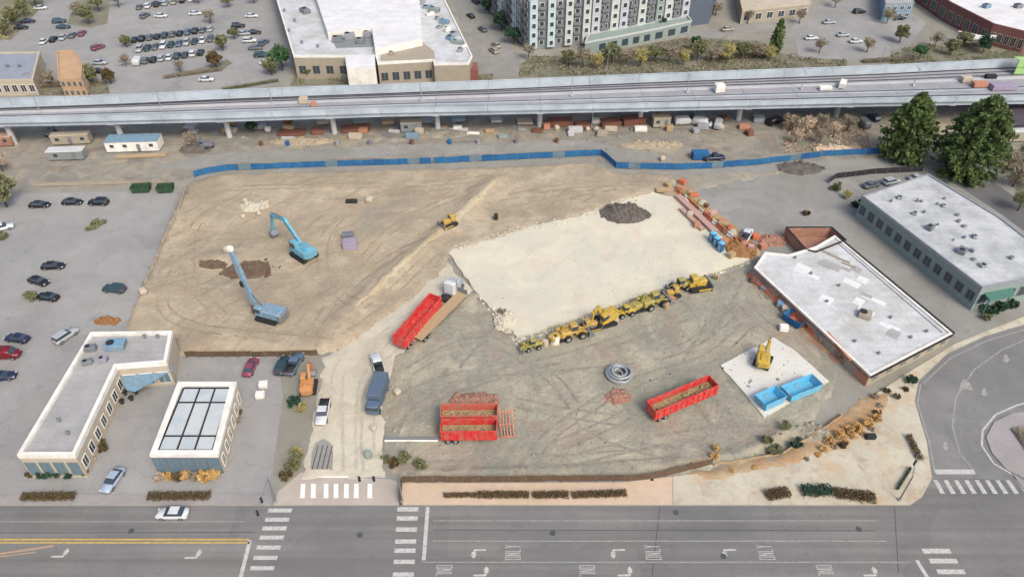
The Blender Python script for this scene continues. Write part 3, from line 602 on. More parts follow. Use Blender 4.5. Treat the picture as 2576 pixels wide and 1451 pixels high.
# ------------------------------------------------------------------ vehicles
def ring(x, w, zb, zt, r=.12):
    return [(x, -w * .9, zb), (x, -w, zb + .15), (x, -w, zt - .22), (x, -w + r, zt), (x, w - r, zt), (x, w, zt - .22), (x, w, zb + .15), (x, w * .9, zb)]
def hull(secs): return MB().loft([ring(*s) for s in secs])
def frust(x0, x1, x2, x3, w0, w1, z0, z1):
    b = MB()
    b.loft([[(x0, -w0, z0), (x3, -w0, z0), (x3, w0, z0), (x0, w0, z0)], [(x1, -w1, z1), (x2, -w1, z1), (x2, w1, z1), (x1, w1, z1)]]); return b
CM = {}
def car_meshes():
    p = CARC['white']
    CM['sedan'] = (hull([(-2.3, .74, .32, .78), (-2.15, .86, .25, .93), (-1.3, .90, .22, .97), (.75, .90, .22, .95), (1.0, .90, .22, .93), (1.9, .87, .25, .80), (2.2, .80, .28, .70), (2.32, .68, .32, .58)]).mesh('car_body', p, True),
                   frust(-1.75, -1.05, .25, 1.05, .80, .62, .93, 1.40).mesh('car_glass', M['glass']), frust(-1.12, -1.0, .2, .32, .66, .60, 1.385, 1.45).mesh('car_roof', p), .33, 1.38, .82)
    CM['suv'] = (hull([(-2.3, .80, .36, .95), (-2.2, .90, .30, 1.06), (-1.3, .93, .26, 1.08), (.75, .93, .26, 1.06), (1.0, .93, .26, 1.04), (1.95, .90, .30, .96), (2.25, .84, .33, .86), (2.34, .72, .36, .74)]).mesh('car_body', p, True),
                 frust(-2.2, -1.85, .3, 1.0, .84, .70, 1.04, 1.62).mesh('car_glass', M['glass']), frust(-1.98, -1.86, .25, .38, .76, .70, 1.60, 1.69).mesh('car_roof', p), .37, 1.4, .84)
    b = hull([(-2.75, .92, .45, .95), (-2.6, .96, .40, 1.05), (-.4, .96, .40, 1.07), (1.3, .96, .40, 1.10), (2.3, .92, .42, 1.02), (2.7, .86, .45, .92), (2.8, .74, .5, .8)])
    b.box((-1.55, 0, 1.085), (2.1, 1.6, .02), 0, 1)
    CM['pickup'] = (b.mesh('car_body', [p, M['dark']], True), frust(-.55, -.3, .75, 1.35, .86, .72, 1.06, 1.72).mesh('car_glass', M['glass']), frust(-.45, -.35, .7, .85, .76, .72, 1.70, 1.80).mesh('car_roof', p), .40, 1.75, .88)
    CM['van'] = (hull([(-2.75, .92, .4, 1.75), (-2.65, .98, .32, 2.05), (1.0, .98, .32, 2.08), (1.55, .97, .32, 1.75), (2.0, .95, .34, 1.2), (2.6, .9, .36, 1.05), (2.78, .8, .4, .85)]).mesh('car_body', p, True),
                 frust(1.05, 1.15, 1.62, 1.98, .9, .84, 1.25, 1.83).mesh('car_glass', M['glass']), frust(-2.5, -2.45, .9, .95, .86, .84, 2.05, 2.13).mesh('car_roof', p), .36, 1.8, .90)
    wb = MB()
    n = 12
    wb.tube((0, -.11, 0), (0, .11, 0), 1, n=n, mi=0); wb.tube((0, -.118, 0), (0, .118, 0), .55, n=8, mi=1)
    CM['wheel'] = wb.mesh('wheel', [M['black'], M['galv']])
    CM['head'] = MB().box((0, 0, 0), (.12, .34, .14)).mesh('headlight', M['white'])
    CM['tail'] = MB().box((0, 0, 0), (.06, .30, .16)).mesh('tail_light', M['red'])
car_meshes()
def car(kind, colour, at, toward, label, group=None, near=False, z=.02, scale=1.0, name=None):
    p = S(at); rz = toward if isinstance(toward, (int, float)) else yaw(at, toward)
    body, gl, rf, wr, wx, wy = CM[kind]
    t = thing(name or {'sedan': 'parked_car', 'suv': 'parked_suv', 'pickup': 'pickup_truck', 'van': 'van'}[kind], label, {'sedan': 'car', 'suv': 'car', 'pickup': 'pickup', 'van': 'van'}[kind], p, rz, group)
    if scale != 1: t.scale = (scale,) * 3
    m = CARC[colour]
    put('body', body, t, m=m); put('windows', gl, t); put('roof', rf, t, m=m)
    for sx in (-1, 1):
        for sy in (-1, 1): put('wheel', CM['wheel'], t, (sx * wx, sy * wy, wr), scale=(wr, 1, wr))
        if near:
            zl = {'sedan': .66, 'suv': .8, 'pickup': .85, 'van': .9}[kind]
            put('headlight', CM['head'], t, ({'sedan': 2.2, 'suv': 2.24, 'pickup': 2.7, 'van': 2.65}[kind], sx * .6, zl))
            put('tail_light', CM['tail'], t, ({'sedan': -2.24, 'suv': -2.28, 'pickup': -2.72, 'van': -2.74}[kind], sx * .6, zl + .1))
    return t
def trailer(label, a, b, m='red', L=None, load='debris', tractor=None, name='red_trailer'):
    """open-top demolition trailer from a (tail) to b (nose)"""
    pa, pb = S(a), S(b); rz = math.atan2(pb.y - pa.y, pb.x - pa.x); L = L or (pb - pa).length
    t = thing(name, label, 'trailer', (pa + pb) / 2 , rz)
    h, z0, z1, w = L / 2, 1.05, 3.0, 1.28
    mm = M[m]
    for s in (-1, 1):
        w_ = MB().box((0, s * w, (z0 + z1) / 2), (L, .09, z1 - z0)); w_.box((0, s * w, z1 + .05), (L + .1, .2, .12)); w_.box((0, s * w, z0), (L + .1, .18, .2))
        w_.obj('side_wall', mm, t)
        rb = MB().box((0, 0, 0), (.12, .12, z1 - z0 - .2)).mesh('rib', mm)
        n = int(L / 1.1)
        for i in range(n): put('rib', rb, t, (-h + (i + .5) * L / n, s * (w + .10), (z0 + z1) / 2))
    for e, nm in ((-h, 'tailgate'), (h, 'front_wall')):
        MB().box((e, 0, (z0 + z1) / 2), (.1, 2 * w - .1, z1 - z0)).box((e, 0, z1 + .02), (.16, 2 * w - .2, .12)).obj(nm, mm, t)
    MB().box((0, 0, z0 - .02), (L - .1, 2 * w - .12, .14)).obj('floor', M['dark'], t)
    b_ = MB(); rnd = random.Random(int(a[0]))
    for i in range(int(L * 2.2)): b_.rock((rnd.uniform(-h + .5, h - .5), rnd.uniform(-.85, .85), 1.2), rnd.uniform(.4, .75), i * 7 + int(a[0]), rnd.uniform(.8, 1.6), n=6, k=3)
    b_.box((0, 0, 1.45), (L - .2, 2 * w - .15, .5))
    b_.obj('debris_load', M[load], t)['kind'] = 'stuff'
    MB().box((-1, .45, .85), (L - 2.6, .18, .3)).box((-1, -.45, .85), (L - 2.6, .18, .3)).obj('chassis', M['dark'], t)
    for wx_ in (-h + 1.1, -h + 2.3):
        for s in (-1, 1):
            put('wheel', CM['wheel'], t, (wx_, s * 1.05, .52), scale=(.52, 2.6, .52))
    for s in (-1, 1): MB().bar((h - 2.6, s * .8, 0), (h - 2.6, s * .8, .95), .14, .14).box((h - 2.6, s * .8, .04), (.4, .3, .08)).obj('landing_leg', M['steel'], t)
    return t
def wheel_at(t, x, y, r, w=.35): put('wheel', CM['wheel'], t, (x, y, r), scale=(r, w / .22, r))
def tractor(label, at, rz, body='silver'):
    t = thing('truck_tractor', label, 'truck', S(at), rz); m = CARC[body]
    MB().box((-.5, .42, .85), (6.4, .2, .28)).box((-.5, -.42, .85), (6.4, .2, .28)).obj('chassis', M['dark'], t)
    MB().cbox((.6, 0, 2.0), (1.9, 2.3, 2.3), .18).obj('cab', m, t)
    MB().cbox((-1.0, 0, 2.25), (1.2, 2.35, 2.9), .2).obj('sleeper', CARC['white'], t)
    MB().loft([[(1.5, -1.0, .7), (1.5, 1.0, .7), (1.5, 1.0, 1.9), (1.5, -1.0, 1.9)], [(3.1, -.8, .7), (3.1, .8, .7), (3.1, .75, 1.55), (3.1, -.75, 1.55)]]).obj('hood', m, t)
    MB().add([(1.56, -.95, 1.98), (1.56, .95, 1.98), (1.5, .85, 2.8), (1.5, -.85, 2.8)], [(0, 1, 2, 3)]).obj('windscreen', M['glass'], t)
    for s in (-1, 1):
        MB().tube((-.9, s * 1.05, .8), (.6, s * 1.05, .8), .33, n=10).obj('fuel_tank', M['galv'], t)
        MB().tube((-.35, s * 1.15, 1.2), (-.35, s * 1.15, 3.9), .09).obj('exhaust_stack', M['galv'], t)
        wheel_at(t, 2.2, s * 1.0, .5, .3)
        for x in (-2.2, -3.4): wheel_at(t, x, s * .95, .5, .6)
    MB().cbox((-2.8, 0, 1.15), (2.0, 1.2, .2), .05).obj('fifth_wheel', M['dark'], t)
    return t
def excavator(name, label, at, rz, paintm, boom_rz=0, reach=1.0, s=1.0, fold=0.0, group=None, z=.12):
    t = thing(name, label, 'excavator', S(at), rz, group); t.scale = (s,) * 3; m = M[paintm]
    for k in (-1, 1):
        r = []
        for (x, zz) in ((-1.9, .3), (-1.6, .02), (1.6, .02), (1.9, .3), (1.9, .6), (1.6, .85), (-1.6, .85), (-1.9, .6)): r.append((x, zz))
        MB().loft([[(x, k * 1.15 - .28, zz) for x, zz in r], [(x, k * 1.15 + .28, zz) for x, zz in r]]).obj('track', M['black'], t)
    MB().tube((0, 0, .5), (0, 0, 1.1), .75, n=14).obj('turntable', M['dark'], t)
    c, q = math.cos(boom_rz), math.sin(boom_rz)
    def part(nm, b, mm):
        o = b.obj(nm, mm, t); o.rotation_euler[2] = boom_rz; return o
    part('house', MB().cbox((-.7, .15, 1.6), (2.9, 2.3, 1.05), .15).cbox((-.9, -.1, 2.2), (1.6, 1.5, .3), .08), m)
    part('counterweight', MB().loft([[(-2.1, -1.1, 1.15), (-2.1, 1.25, 1.15), (-2.1, 1.25, 2.1), (-2.1, -1.1, 2.1)], [(-2.65, -.7, 1.2), (-2.65, .85, 1.2), (-2.65, .85, 2.0), (-2.65, -.7, 2.0)]]), m)
    cab = part('cab', MB().cbox((.75, .75, 2.05), (1.5, 1.0, 1.9), .12), m)
    MB().box((.85, .75, 2.35), (1.35, 1.04, .9)).obj('cab_window', M['glass'], cab)
    p0, p1, p2, p3 = (.5, -.35, 1.5), (2.4 * reach, -.35, 4.3 - fold), (4.6 * reach, -.35, 3.4 - fold), (5.0 * reach, -.35, .9)
    part('boom', MB().bar(p0, p1, .42, .6).bar(p1, p2, .4, .5), m)
    part('stick', MB().bar((p2[0] - .4, -.35, p2[2] + .5), p3, .32, .4), m)
    part('hydraulic_ram', MB().tube((1.0, -.35, 1.4), (2.6 * reach, -.35, 3.5 - fold), .09).tube((2.6 * reach, -.35, 4.5 - fold), (4.4 * reach, -.35, 4.1 - fold), .08), M['steel'])
    bk = [(p3[0] - .2, 1.0), (p3[0] + .35, .9), (p3[0] + .1, .1), (p3[0] - .6, .0), (p3[0] - .9, .5)]
    part('bucket', MB().loft([[(x, -.95, zz) for x, zz in bk], [(x, .25, zz) for x, zz in bk]]), M['steel'])
    return t
def loader(name, label, at, rz, paintm, s=1.0, group=None, z=.12):
    t = thing(name, label, 'loader', S(at), rz, group); t.scale = (s,) * 3; m = M[paintm]
    for x in (-1.3, 1.2):
        for k in (-1, 1): wheel_at(t, x, k * .95, .62, .5)
    MB().cbox((-1.4, 0, 1.3), (2.0, 1.5, 1.0), .15).cbox((.9, 0, .95), (1.3, 1.0, .6), .1).obj('body', m, t)
    cab = MB().cbox((-.1, 0, 2.0), (1.2, 1.25, 1.6), .12).obj('cab', m, t)
    MB().box((-.05, 0, 2.2), (1.1, 1.29, .85)).obj('cab_window', M['glass'], cab)
    for k in (-1, 1): MB().bar((.6, k * .45, 1.6), (2.4, k * .45, .7), .16, .3).obj('lift_arm', m, t)
    bk = [(2.3, .2), (3.3, .1), (3.35, .2), (2.6, .5), (2.7, 1.15), (2.35, 1.1)]
    MB().loft([[(x, -1.25, zz) for x, zz in bk], [(x, 1.25, zz) for x, zz in bk]]).obj('bucket', M['steel'], t)
    MB().tube((-1.9, .4, 1.7), (-1.9, .4, 2.4), .06).obj('exhaust_stack', M['dark'], t)
    return t
def dozer(name, label, at, rz, paintm, s=1.0, z=.12):
    t = thing(name, label, 'bulldozer', S(at), rz); t.scale = (s,) * 3; m = M[paintm]
    for k in (-1, 1):
        r = [(-1.7, .35), (-1.4, .02), (1.3, .02), (1.6, .3), (1.2, .7), (-1.2, .95), (-1.6, .75)]
        MB().loft([[(x, k * 1.0 - .28, zz) for x, zz in r], [(x, k * 1.0 + .28, zz) for x, zz in r]]).obj('track', M['black'], t)
    MB().cbox((.55, 0, 1.25), (1.9, 1.1, .95), .12).cbox((-1.1, 0, 1.1), (1.0, 1.3, .8), .1).obj('body', m, t)
    cab = MB().cbox((-.7, 0, 1.95), (1.2, 1.3, 1.3), .1).obj('cab', m, t)
    MB().box((-.7, 0, 2.05), (1.24, 1.24, .7)).obj('cab_window', M['glass'], cab)
    for k in (-1, 1): MB().bar((-.3, k * 1.4, .5), (2.1, k * 1.4, .45), .16, .22).obj('push_arm', m, t)
    bl = [(2.0, .1), (2.15, .05), (2.05, .55), (2.2, 1.15), (2.05, 1.15), (1.9, .55)]
    MB().loft([[(x, -1.6, zz) for x, zz in bl], [(x, 1.6, zz) for x, zz in bl]]).obj('blade', M['steel'], t)
    return t

# ------------------------------------------------------------------ vegetation
def leafmesh(name, n, sz, shape, m, seed, flat=1.0, r3=None):
    """many small leaf sprays through a crown volume; shape(rnd) gives a point"""
    rnd = random.Random(seed); v = []; f = []
    for i in range(n):
        p = shape(rnd); s = sz * rnd.uniform(.55, 1.35)
        a = Vector((rnd.gauss(0, 1), rnd.gauss(0, 1), rnd.gauss(0, 1) * flat)).normalized()
        b = a.cross(Vector((rnd.gauss(0, 1), rnd.gauss(0, 1), rnd.gauss(0, 1)))).normalized()
        o = len(v); p = Vector(p)
        v += [tuple(p - a * s - b * s * .35), tuple(p + a * s * .1 - b * s * .6), tuple(p + a * s), tuple(p - a * s * .1 + b * s * .55)]
        f.append((o, o + 1, o + 2, o + 3))
    me = bpy.data.meshes.new(name); me.from_pydata(v, [], f); me.materials.append(m); me.update(); return me
def conifer_mesh(H, Rb, n, sz, m, seed):
    rnd0 = random.Random(seed); br = []
    for i in range(230):
        h = (i + rnd0.random()) / 230; L = Rb * (1 - h ** 2.3) ** .62 * (.66 + .34 * min(1, h / .25)) * rnd0.uniform(.72, 1.08)
        a = rnd0.uniform(0, 2 * math.pi); br.append((h * H * .97 + .03 * H, a, max(.25, L)))
    def sh(r):
        z, a, L = r.choice(br); t = r.random() ** .6
        return (math.cos(a) * L * t + r.gauss(0, .22), math.sin(a) * L * t + r.gauss(0, .22), z - L * t * .16 + r.gauss(0, .3))
    return leafmesh('crown', n, sz, sh, m, seed)
def blob_shape(rx, ry, rz, zc, clumps, seed, core=.55):
    rnd = random.Random(seed); cl = []
    for i in range(clumps):
        d = Vector((rnd.gauss(0, 1), rnd.gauss(0, 1), rnd.gauss(0, .9))).normalized() * rnd.uniform(.35, .85)
        cl.append((d.x * rx, d.y * ry, zc + d.z * rz, rnd.uniform(.25, .45)))
    def sh(r):
        c = r.choice(cl); d = Vector((r.gauss(0, 1), r.gauss(0, 1), r.gauss(0, 1))).normalized() * r.random() ** .4 * c[3]
        return (c[0] + d.x * rx, c[1] + d.y * ry, max(.03, c[2] + d.z * rz))
    return sh
def trunk_mesh(H, r, seed, limbs=6, spread=.5):
    rnd = random.Random(seed); b = MB(); b.tube((0, 0, -.1), (0, 0, H * .55), r, r * .6, n=7)
    for i in range(limbs):
        a = 2 * math.pi * i / limbs + rnd.uniform(-.4, .4); z = H * rnd.uniform(.3, .55)
        e = Vector((math.cos(a) * H * spread * rnd.uniform(.5, 1), math.sin(a) * H * spread * rnd.uniform(.5, 1), H * rnd.uniform(.65, .95)))
        b.tube((0, 0, z), e, r * .45, r * .12, n=5, cap=False)
        for q in range(2):
            mid = Vector((0, 0, z)).lerp(e, rnd.uniform(.5, .8)); b.tube(mid, mid + Vector((rnd.uniform(-1, 1), rnd.uniform(-1, 1), rnd.uniform(.3, 1))) * H * .16, r * .2, r * .06, n=4, cap=False)
    return b.mesh('trunk', M['bark'])
_vc = {}
def crown(kind, mk, k):
    key = (kind, mk, k)
    if key not in _vc:
        m = M[mk]
        if kind == 'tree': _vc[key] = leafmesh('crown', 2200, .34, blob_shape(2.6, 2.6, 2.2, 4.0, 26, k * 13 + 5), m, k)
        elif kind == 'bare': _vc[key] = leafmesh('crown', 1300, .22, blob_shape(2.5, 2.5, 2.1, 3.9, 24, k * 13 + 5), m, k)
        elif kind == 'shrub': _vc[key] = leafmesh('leaves', 520, .19, blob_shape(1.0, 1.0, .75, .65, 12, k * 17 + 3), m, k)
        elif kind == 'hedge': 
            def sh(r): return (r.uniform(-1, 1), r.uniform(-.5, .5) + r.gauss(0, .06), max(.02, r.random() ** .6 * (.85 + .3 * mnoise.noise(Vector((r.uniform(-1, 1) * 3, k, 0))))))
            _vc[key] = leafmesh('leaves', 520, .12, sh, m, k)
    return _vc[key]
_tr = {}
def tree(label, at, mk, s=1.0, k=0, kind='tree', group=None, sz=None, name='tree'):
    t = thing(name, label, 'tree', S(at, -.05), random.Random(at[0]).uniform(0, 6), group)
    if ('t', k) not in _tr: _tr['t', k] = trunk_mesh(5.6, .2, k, 7, .4)
    put('trunk', _tr['t', k], t); put('crown', crown(kind, mk, k), t); t.scale = (s, s, s * (sz or 1.0)); return t
def shrub(label, at, mk, s=1.0, k=0, group=None, sz=1.0, z=0.05, sx=1.0, name='shrub'):
    o = put(name, crown('shrub', mk, k % 3), None, S(at), random.Random(at[0] + at[1]).uniform(0, 6), scale=(s * sx, s, s * sz))
    return tag(o, label, 'shrub', group)
def hedge(label, a, b, mk, w=.9, h=.8, k=0, group=None, z=.1):
    p, q = S(a), S(b); L = (q - p).length
    t = thing('hedge', label, 'hedge', (p + q) / 2, math.atan2(q.y - p.y, q.x - p.x), group)
    n = max(1, round(L / 2.0))
    for i in range(n):
        put('leaves', crown('hedge', mk, (k + i) % 3), t, ((-L / 2 + (i + .5) * L / n), 0, 0), rz=math.pi * (i % 2), scale=(L / n / 2 * 1.05, w, h))
    return t

# ------------------------------------------------------------------ buildings
def inset(poly, d):
    n = len(poly); A = sum(poly[i][0] * poly[(i + 1) % n][1] - poly[(i + 1) % n][0] * poly[i][1] for i in range(n))
    if A < 0: poly = list(reversed(poly))
    out = []
    for i in range(n):
        p0, p1, p2 = Vector(poly[i - 1][:2]), Vector(poly[i][:2]), Vector(poly[(i + 1) % n][:2])
        d1, d2 = (p1 - p0).normalized(), (p2 - p1).normalized()
        n1, n2 = Vector((-d1.y, d1.x)), Vector((-d2.y, d2.x))
        b = n1 + n2; k = d / max(.3, b.dot(n1)) ; out.append(p1 + b * k)
    return [(p.x, p.y) for p in out]
def ccw(poly):
    n = len(poly); A = sum(poly[i][0] * poly[(i + 1) % n][1] - poly[(i + 1) % n][0] * poly[i][1] for i in range(n))
    return poly if A > 0 else list(reversed(poly))
def flat_building(name, label, roof_pts, ztop, wall, roofm, trim='white', pw=.35, ph=.5, wins=None, cat='building'):
    """roof_pts: survey marks of the roof's outer corners at height ztop; parapet pw wide and ph high"""
    P = ccw([(p.x, p.y) for p in GP(roof_pts, ztop)])
    c = Vector((sum(p[0] for p in P) / len(P), sum(p[1] for p in P) / len(P), 0))
    t = thing(name, label, cat, c); P = [(p[0] - c.x, p[1] - c.y) for p in P]; n = len(P)
    MB().prism(P, -.1, ztop - ph - .25).obj('wall', M[wall], t)
    Q = inset(P, pw)
    # parapet: one length for each side of the building
    O = inset(P, -.06)
    for i in range(n):
        j = (i + 1) % n
        b = MB(); lo, hi = ztop - ph - .32, ztop
        a0, a1, b0, b1 = O[i], O[j], Q[i], Q[j]
        b.add([(a0[0], a0[1], lo), (a1[0], a1[1], lo), (b1[0], b1[1], lo), (b0[0], b0[1], lo), (a0[0], a0[1], hi), (a1[0], a1[1], hi), (b1[0], b1[1], hi), (b0[0], b0[1], hi)],
              [(4, 5, 6, 7), (0, 1, 5, 4), (2, 3, 7, 6), (1, 2, 6, 5), (3, 0, 4, 7)])
        b.obj('parapet', M[trim], t)
    return t, P, c
def roof_sheet(t, P, pw, z, m):
    MB().prism(inset(P, pw * .5), z - .2, z).obj('roof', M[m] if isinstance(m, str) else m, t)
def facade(t, P, i, z0, z1, floors, bays, ww=.55, hh=.55, glass='glass', frame='white', skip=()):
    """window openings on side i of footprint P: each window a frame part with its pane below it"""
    n = len(P); a, b = Vector(P[i]), Vector(P[(i + 1) % n]); d = (b - a); L = d.length; d.normalize(); nn = Vector((d.y, -d.x))
    fh = (z1 - z0) / floors; bw = L / bays; ang = math.atan2(d.y, d.x)
    key = (round(bw, 3), round(fh, 3), ww, hh, glass, frame)
    fr = MB(); w, h = bw * ww, fh * hh
    for s in (-1, 1):
        fr.box((s * (w / 2 + .05), 0, 0), (.1, .14, h + .2)); fr.box((0, 0, s * (h / 2 + .05)), (w, .14, .1))
    fr.box((0, 0, 0), (.06, .08, h))
    fm = fr.mesh('window', M[frame]); pm = MB().box((0, 0, 0), (w, .05, h)).mesh('pane', M[glass])
    for f in range(floors):
        for k in range(bays):
            if (f, k) in skip: continue
            p = a + d * (bw * (k + .5)) + nn * .05
            o = put('window', fm, t, (p.x, p.y, z0 + fh * (f + .5)), ang); put('pane', pm, o, (0, .03, 0))
def edge_of(P, c, a, b, z):
    """index of the footprint side whose middle lies nearest the mark a-b"""
    m = (G(*a, z) + G(*b, z)) / 2; best, bi = 1e9, 0
    for i in range(len(P)):
        q = (Vector(P[i]) + Vector(P[(i + 1) % len(P)])) / 2; dd = (q.x + c.x - m.x) ** 2 + (q.y + c.y - m.y) ** 2
        if dd < best: best, bi = dd, i
    return bi
def hvac(label, at, z, d=(2.2, 1.6, 1.3), rz=0, m='galv', group=None, name='roof_unit'):
    t = thing(name, label, 'roof unit', G(*at, z), rz, group)
    MB().cbox((0, 0, d[2] / 2 + .1), d, .06).obj('casing', M[m], t)
    MB().box((0, 0, .06), (d[0] * .9, d[1] * .9, .12)).obj('curb', M['dark'], t)
    r = min(d[0], d[1]) * .32
    MB().tube((-d[0] * .2, 0, d[2] + .1), (-d[0] * .2, 0, d[2] + .2), r, n=12).obj('fan', M['dark'], t)
    MB().box((d[0] * .5 + .02, 0, d[2] * .55), (.05, d[1] * .7, d[2] * .6)).obj('grille', M['steel'], t)
    return t
def vent(label, at, z, r=.22, h=.6, group='small vents on the flat roofs'):
    o = MB().tube((0, 0, 0), (0, 0, h), r, n=8).tube((0, 0, h), (0, 0, h + .15), r * 1.6, r * 1.2, n=8).obj('roof_vent', M['steel'], None, G(*at, z)); return tag(o, label, 'vent', group)

# near building with an L-shaped roof
t, P, c = flat_building('shop_building', 'long L-shaped shop with grey roof and white parapets beside the road', [(43, 1143), (228, 835), (432, 832), (418, 910), (292, 920), (187, 1143)], 5.6, 'cream', 'groof', 'white', .55, .55)
roof_sheet(t, P, .55, 5.05, 'groof')
i = edge_of(P, c, (43, 1143), (187, 1143), 5.6); facade(t, P, i, .3, 4.2, 1, 4, .7, .75, 'bglass', 'greyw')
i = edge_of(P, c, (292, 920), (187, 1143), 5.6); facade(t, P, i, .8, 4.0, 1, 7, .5, .6, 'glass', 'white')
i = edge_of(P, c, (418, 910), (292, 920), 5.6); facade(t, P, i, .3, 3.8, 1, 3, .7, .7, 'bglass', 'white')
MB().prism([(p.x - c.x, p.y - c.y) for p in GP([(300, 940), (432, 908), (436, 930), (338, 985), (318, 980)], 3.2)], 3.1, 3.3).obj('entrance_canopy', M['pblue'], t)
hvac('pale blue roof unit on the shop wing nearest its back parapet', (292, 872), 5.05, (3.4, 2.2, 1.0), .1, 'pblue')
hvac('small grey roof unit near the outer corner of the shop roof', (230, 880), 5.05, (1.8, 1.2, .9), .2, 'steel')
hvac('low grey duct box on the shop roof beside its long parapet', (222, 914), 5.05, (1.6, 1.0, .7), .4, 'steel')
hvac('small lilac roof unit in the bend of the shop roof', (262, 908), 5.05, (1.3, 1.0, .8), .1, 'lilac')
for k, (x, y) in enumerate(((258, 1118), (172, 1092), (365, 850), (398, 850))): vent(['round vent at the edge of the shop wall top', 'round vent near the street end of the shop roof', 'first small vent under the back parapet of the shop', 'second small vent under the back parapet of the shop'][k], (x, y) if k else (150, 1060), 5.05)
# pavilion with the skylight grid
t, P, c = flat_building('glazed_pavilion', 'white-framed pavilion with skylight grid roof next to the shop', [(377, 1143), (448, 960), (594, 960), (547, 1143)], 4.8, 'cream', 'wroof', 'white', .9, .3)
pv = ccw([(p.x - c.x, p.y - c.y) for p in GP([(397, 1131), (462, 975), (580, 975), (534, 1131)], 4.8)])
MB().prism(inset(P, .45), 4.2, 4.5).obj('roof_deck', M['groof'], t)
q = [Vector(p.xy) - Vector((c.x, c.y)) for p in GP([(397, 1131), (534, 1131), (580, 975), (462, 975)], 4.8)]
def bil(u, v): return q[0].lerp(q[1], u).lerp(q[3].lerp(q[2], u), v)
us = (0, .345, .67, 1); vs_ = (0, .215, .755, 1)
for a in range(3):
    for b in range(3):
        g = .035
        e = [bil(us[a] + g * .5, vs_[b] + g * .3), bil(us[a + 1] - g * .5, vs_[b] + g * .3), bil(us[a + 1] - g * .5, vs_[b + 1] - g * .3), bil(us[a] + g * .5, vs_[b + 1] - g * .3)]
        MB().prism([(p.x, p.y) for p in e], 4.5, 4.68).obj('skylight_pane', M['pane'], t)
for k, (u0, v0, u1, v1) in enumerate([(u, 0, u, 1) for u in us] + [(0, v, 1, v) for v in vs_]):
    p0, p1 = bil(u0, v0), bil(u1, v1); zz = 4.66 + .012 * (k > 3)
    MB().bar((p0.x, p0.y, zz), (p1.x, p1.y, zz), .26, .2).obj('skylight_bar', M['dark'], t)
i = edge_of(P, c, (377, 1143), (547, 1143), 4.8); facade(t, P, i, .2, 4.2, 1, 5, .88, .9, 'bglass', 'steel')
i = edge_of(P, c, (594, 960), (547, 1143), 4.8); facade(t, P, i, .3, 3.8, 1, 6, .4, .6, 'glass', 'white')
# white-roofed low building right of the slab
t, P, c = flat_building('demolished_warehouse', 'low warehouse with white flat roof and broken brick corner beside the slab', [(1898, 672), (1925, 634), (1985, 640), (2052, 620), (2100, 592), (2396, 838), (2190, 944)], 2.7, 'tanw', 'wroof', 'white', .4, .25)
roof_sheet(t, P, .4, 2.45, 'wroof')
i = edge_of(P, c, (2396, 838), (2190, 944), 2.7); facade(t, P, i, .4, 2.0, 1, 6, .3, .5, 'bglass', 'tanw')
e1 = G(2100, 592, 2.7); e2 = G(2396, 838, 2.7); e3 = G(2190, 944, 2.7)
MB().bar((e1.x - c.x + .35, e1.y - c.y, 2.62), (e2.x - c.x + .35, e2.y - c.y, 2.62), .4, .35).bar((e2.x - c.x, e2.y - c.y - .3, 2.5), (e3.x - c.x, e3.y - c.y - .3, 2.5), .25, .3).obj('gutter', M['dark'], t)
a_, b_ = G(2080, 836, 2.5), G(2142, 905, 2.5)
MB().bar((a_.x - c.x, a_.y - c.y, 2.4), (b_.x - c.x, b_.y - c.y, 2.4), .7, .5).obj('rusty_flashing', M['salmon'], t)['label'] = 'orange rusty wall flashing'
w0, w1 = G(1898, 672, 2.7), G(2190, 944, 2.7); wd = (w1 - w0).normalized(); wn_ = Vector((wd.y, -wd.x, 0))
for k in range(12):
    p0, p1 = w0.lerp(w1, k / 12) + wn_ * .12 - c, w0.lerp(w1, (k + 1) / 12) + wn_ * .12 - c
    MB().bar((p0.x, p0.y, 1.05), (p1.x, p1.y, 1.05), .16, 2.1).obj('side_panel', M[('tanw', 'greyw', 'tanw', 'brickf', 'tanw', 'salmon')[k % 6]], t)
MB().bar((w0.x - c.x + wn_.x * .25, w0.y - c.y + wn_.y * .25, 2.3), (w1.x - c.x + wn_.x * .25, w1.y - c.y + wn_.y * .25, 2.3), .18, .2).obj('side_gutter', M['rust'], t)
rr_ = random.Random(8)
for k in range(16):
    u, v = rr_.uniform(.12, .9), rr_.uniform(.12, .88); qx = 1925 + 175 * v + 285 * u - 20 * v * u; qy = 660 - 60 * v + 265 * u - 45 * v * u
    p0 = G(qx, qy, 2.455) - c; MB().box((0, 0, 0), (rr_.uniform(1.5, 5), rr_.uniform(.8, 2.5), .012)).obj('roof_patch', M['groof' if k % 3 == 0 else 'wroof2'], t, (p0.x, p0.y, 2.46 + k * .001), -.72)
for k, (x, y) in enumerate(((2040, 690), (2110, 720), (2150, 860), (2240, 800), (2290, 850), (2080, 760), (2210, 890), (2330, 835), (2000, 650))): vent('%s small vent from the brick corner on the white warehouse roof' % ('first', 'second', 'third', 'fourth', 'fifth', 'sixth', 'seventh', 'eighth', 'ninth')[k], (x, y), 2.45, .2, .4)
MB().bar((G(2108, 612, 2.5) - c), (G(2370, 836, 2.5) - c), .12, .12).obj('roof_pipe', M['steel'], t)
hvac('tan roof hatch in the middle of the white warehouse roof', (2175, 795), 2.45, (2.2, 2.2, .9), -.5, 'tanw')
for k, (x, y, l) in enumerate(((2088, 640, 1.6), (2112, 652, 2.2), (2135, 668, 1.4))):
    p = G(x, y, 2.45); tag(MB().cbox((0, 0, .15), (l * 2, .35, .3), .05, -.7).obj('roof_curb', M['tanw'], None, p), ['first low tan curb across the warehouse roof by its broken corner', 'second, longest low tan curb on the warehouse roof', 'third, shortest low tan curb on the warehouse roof'][k], 'curb')
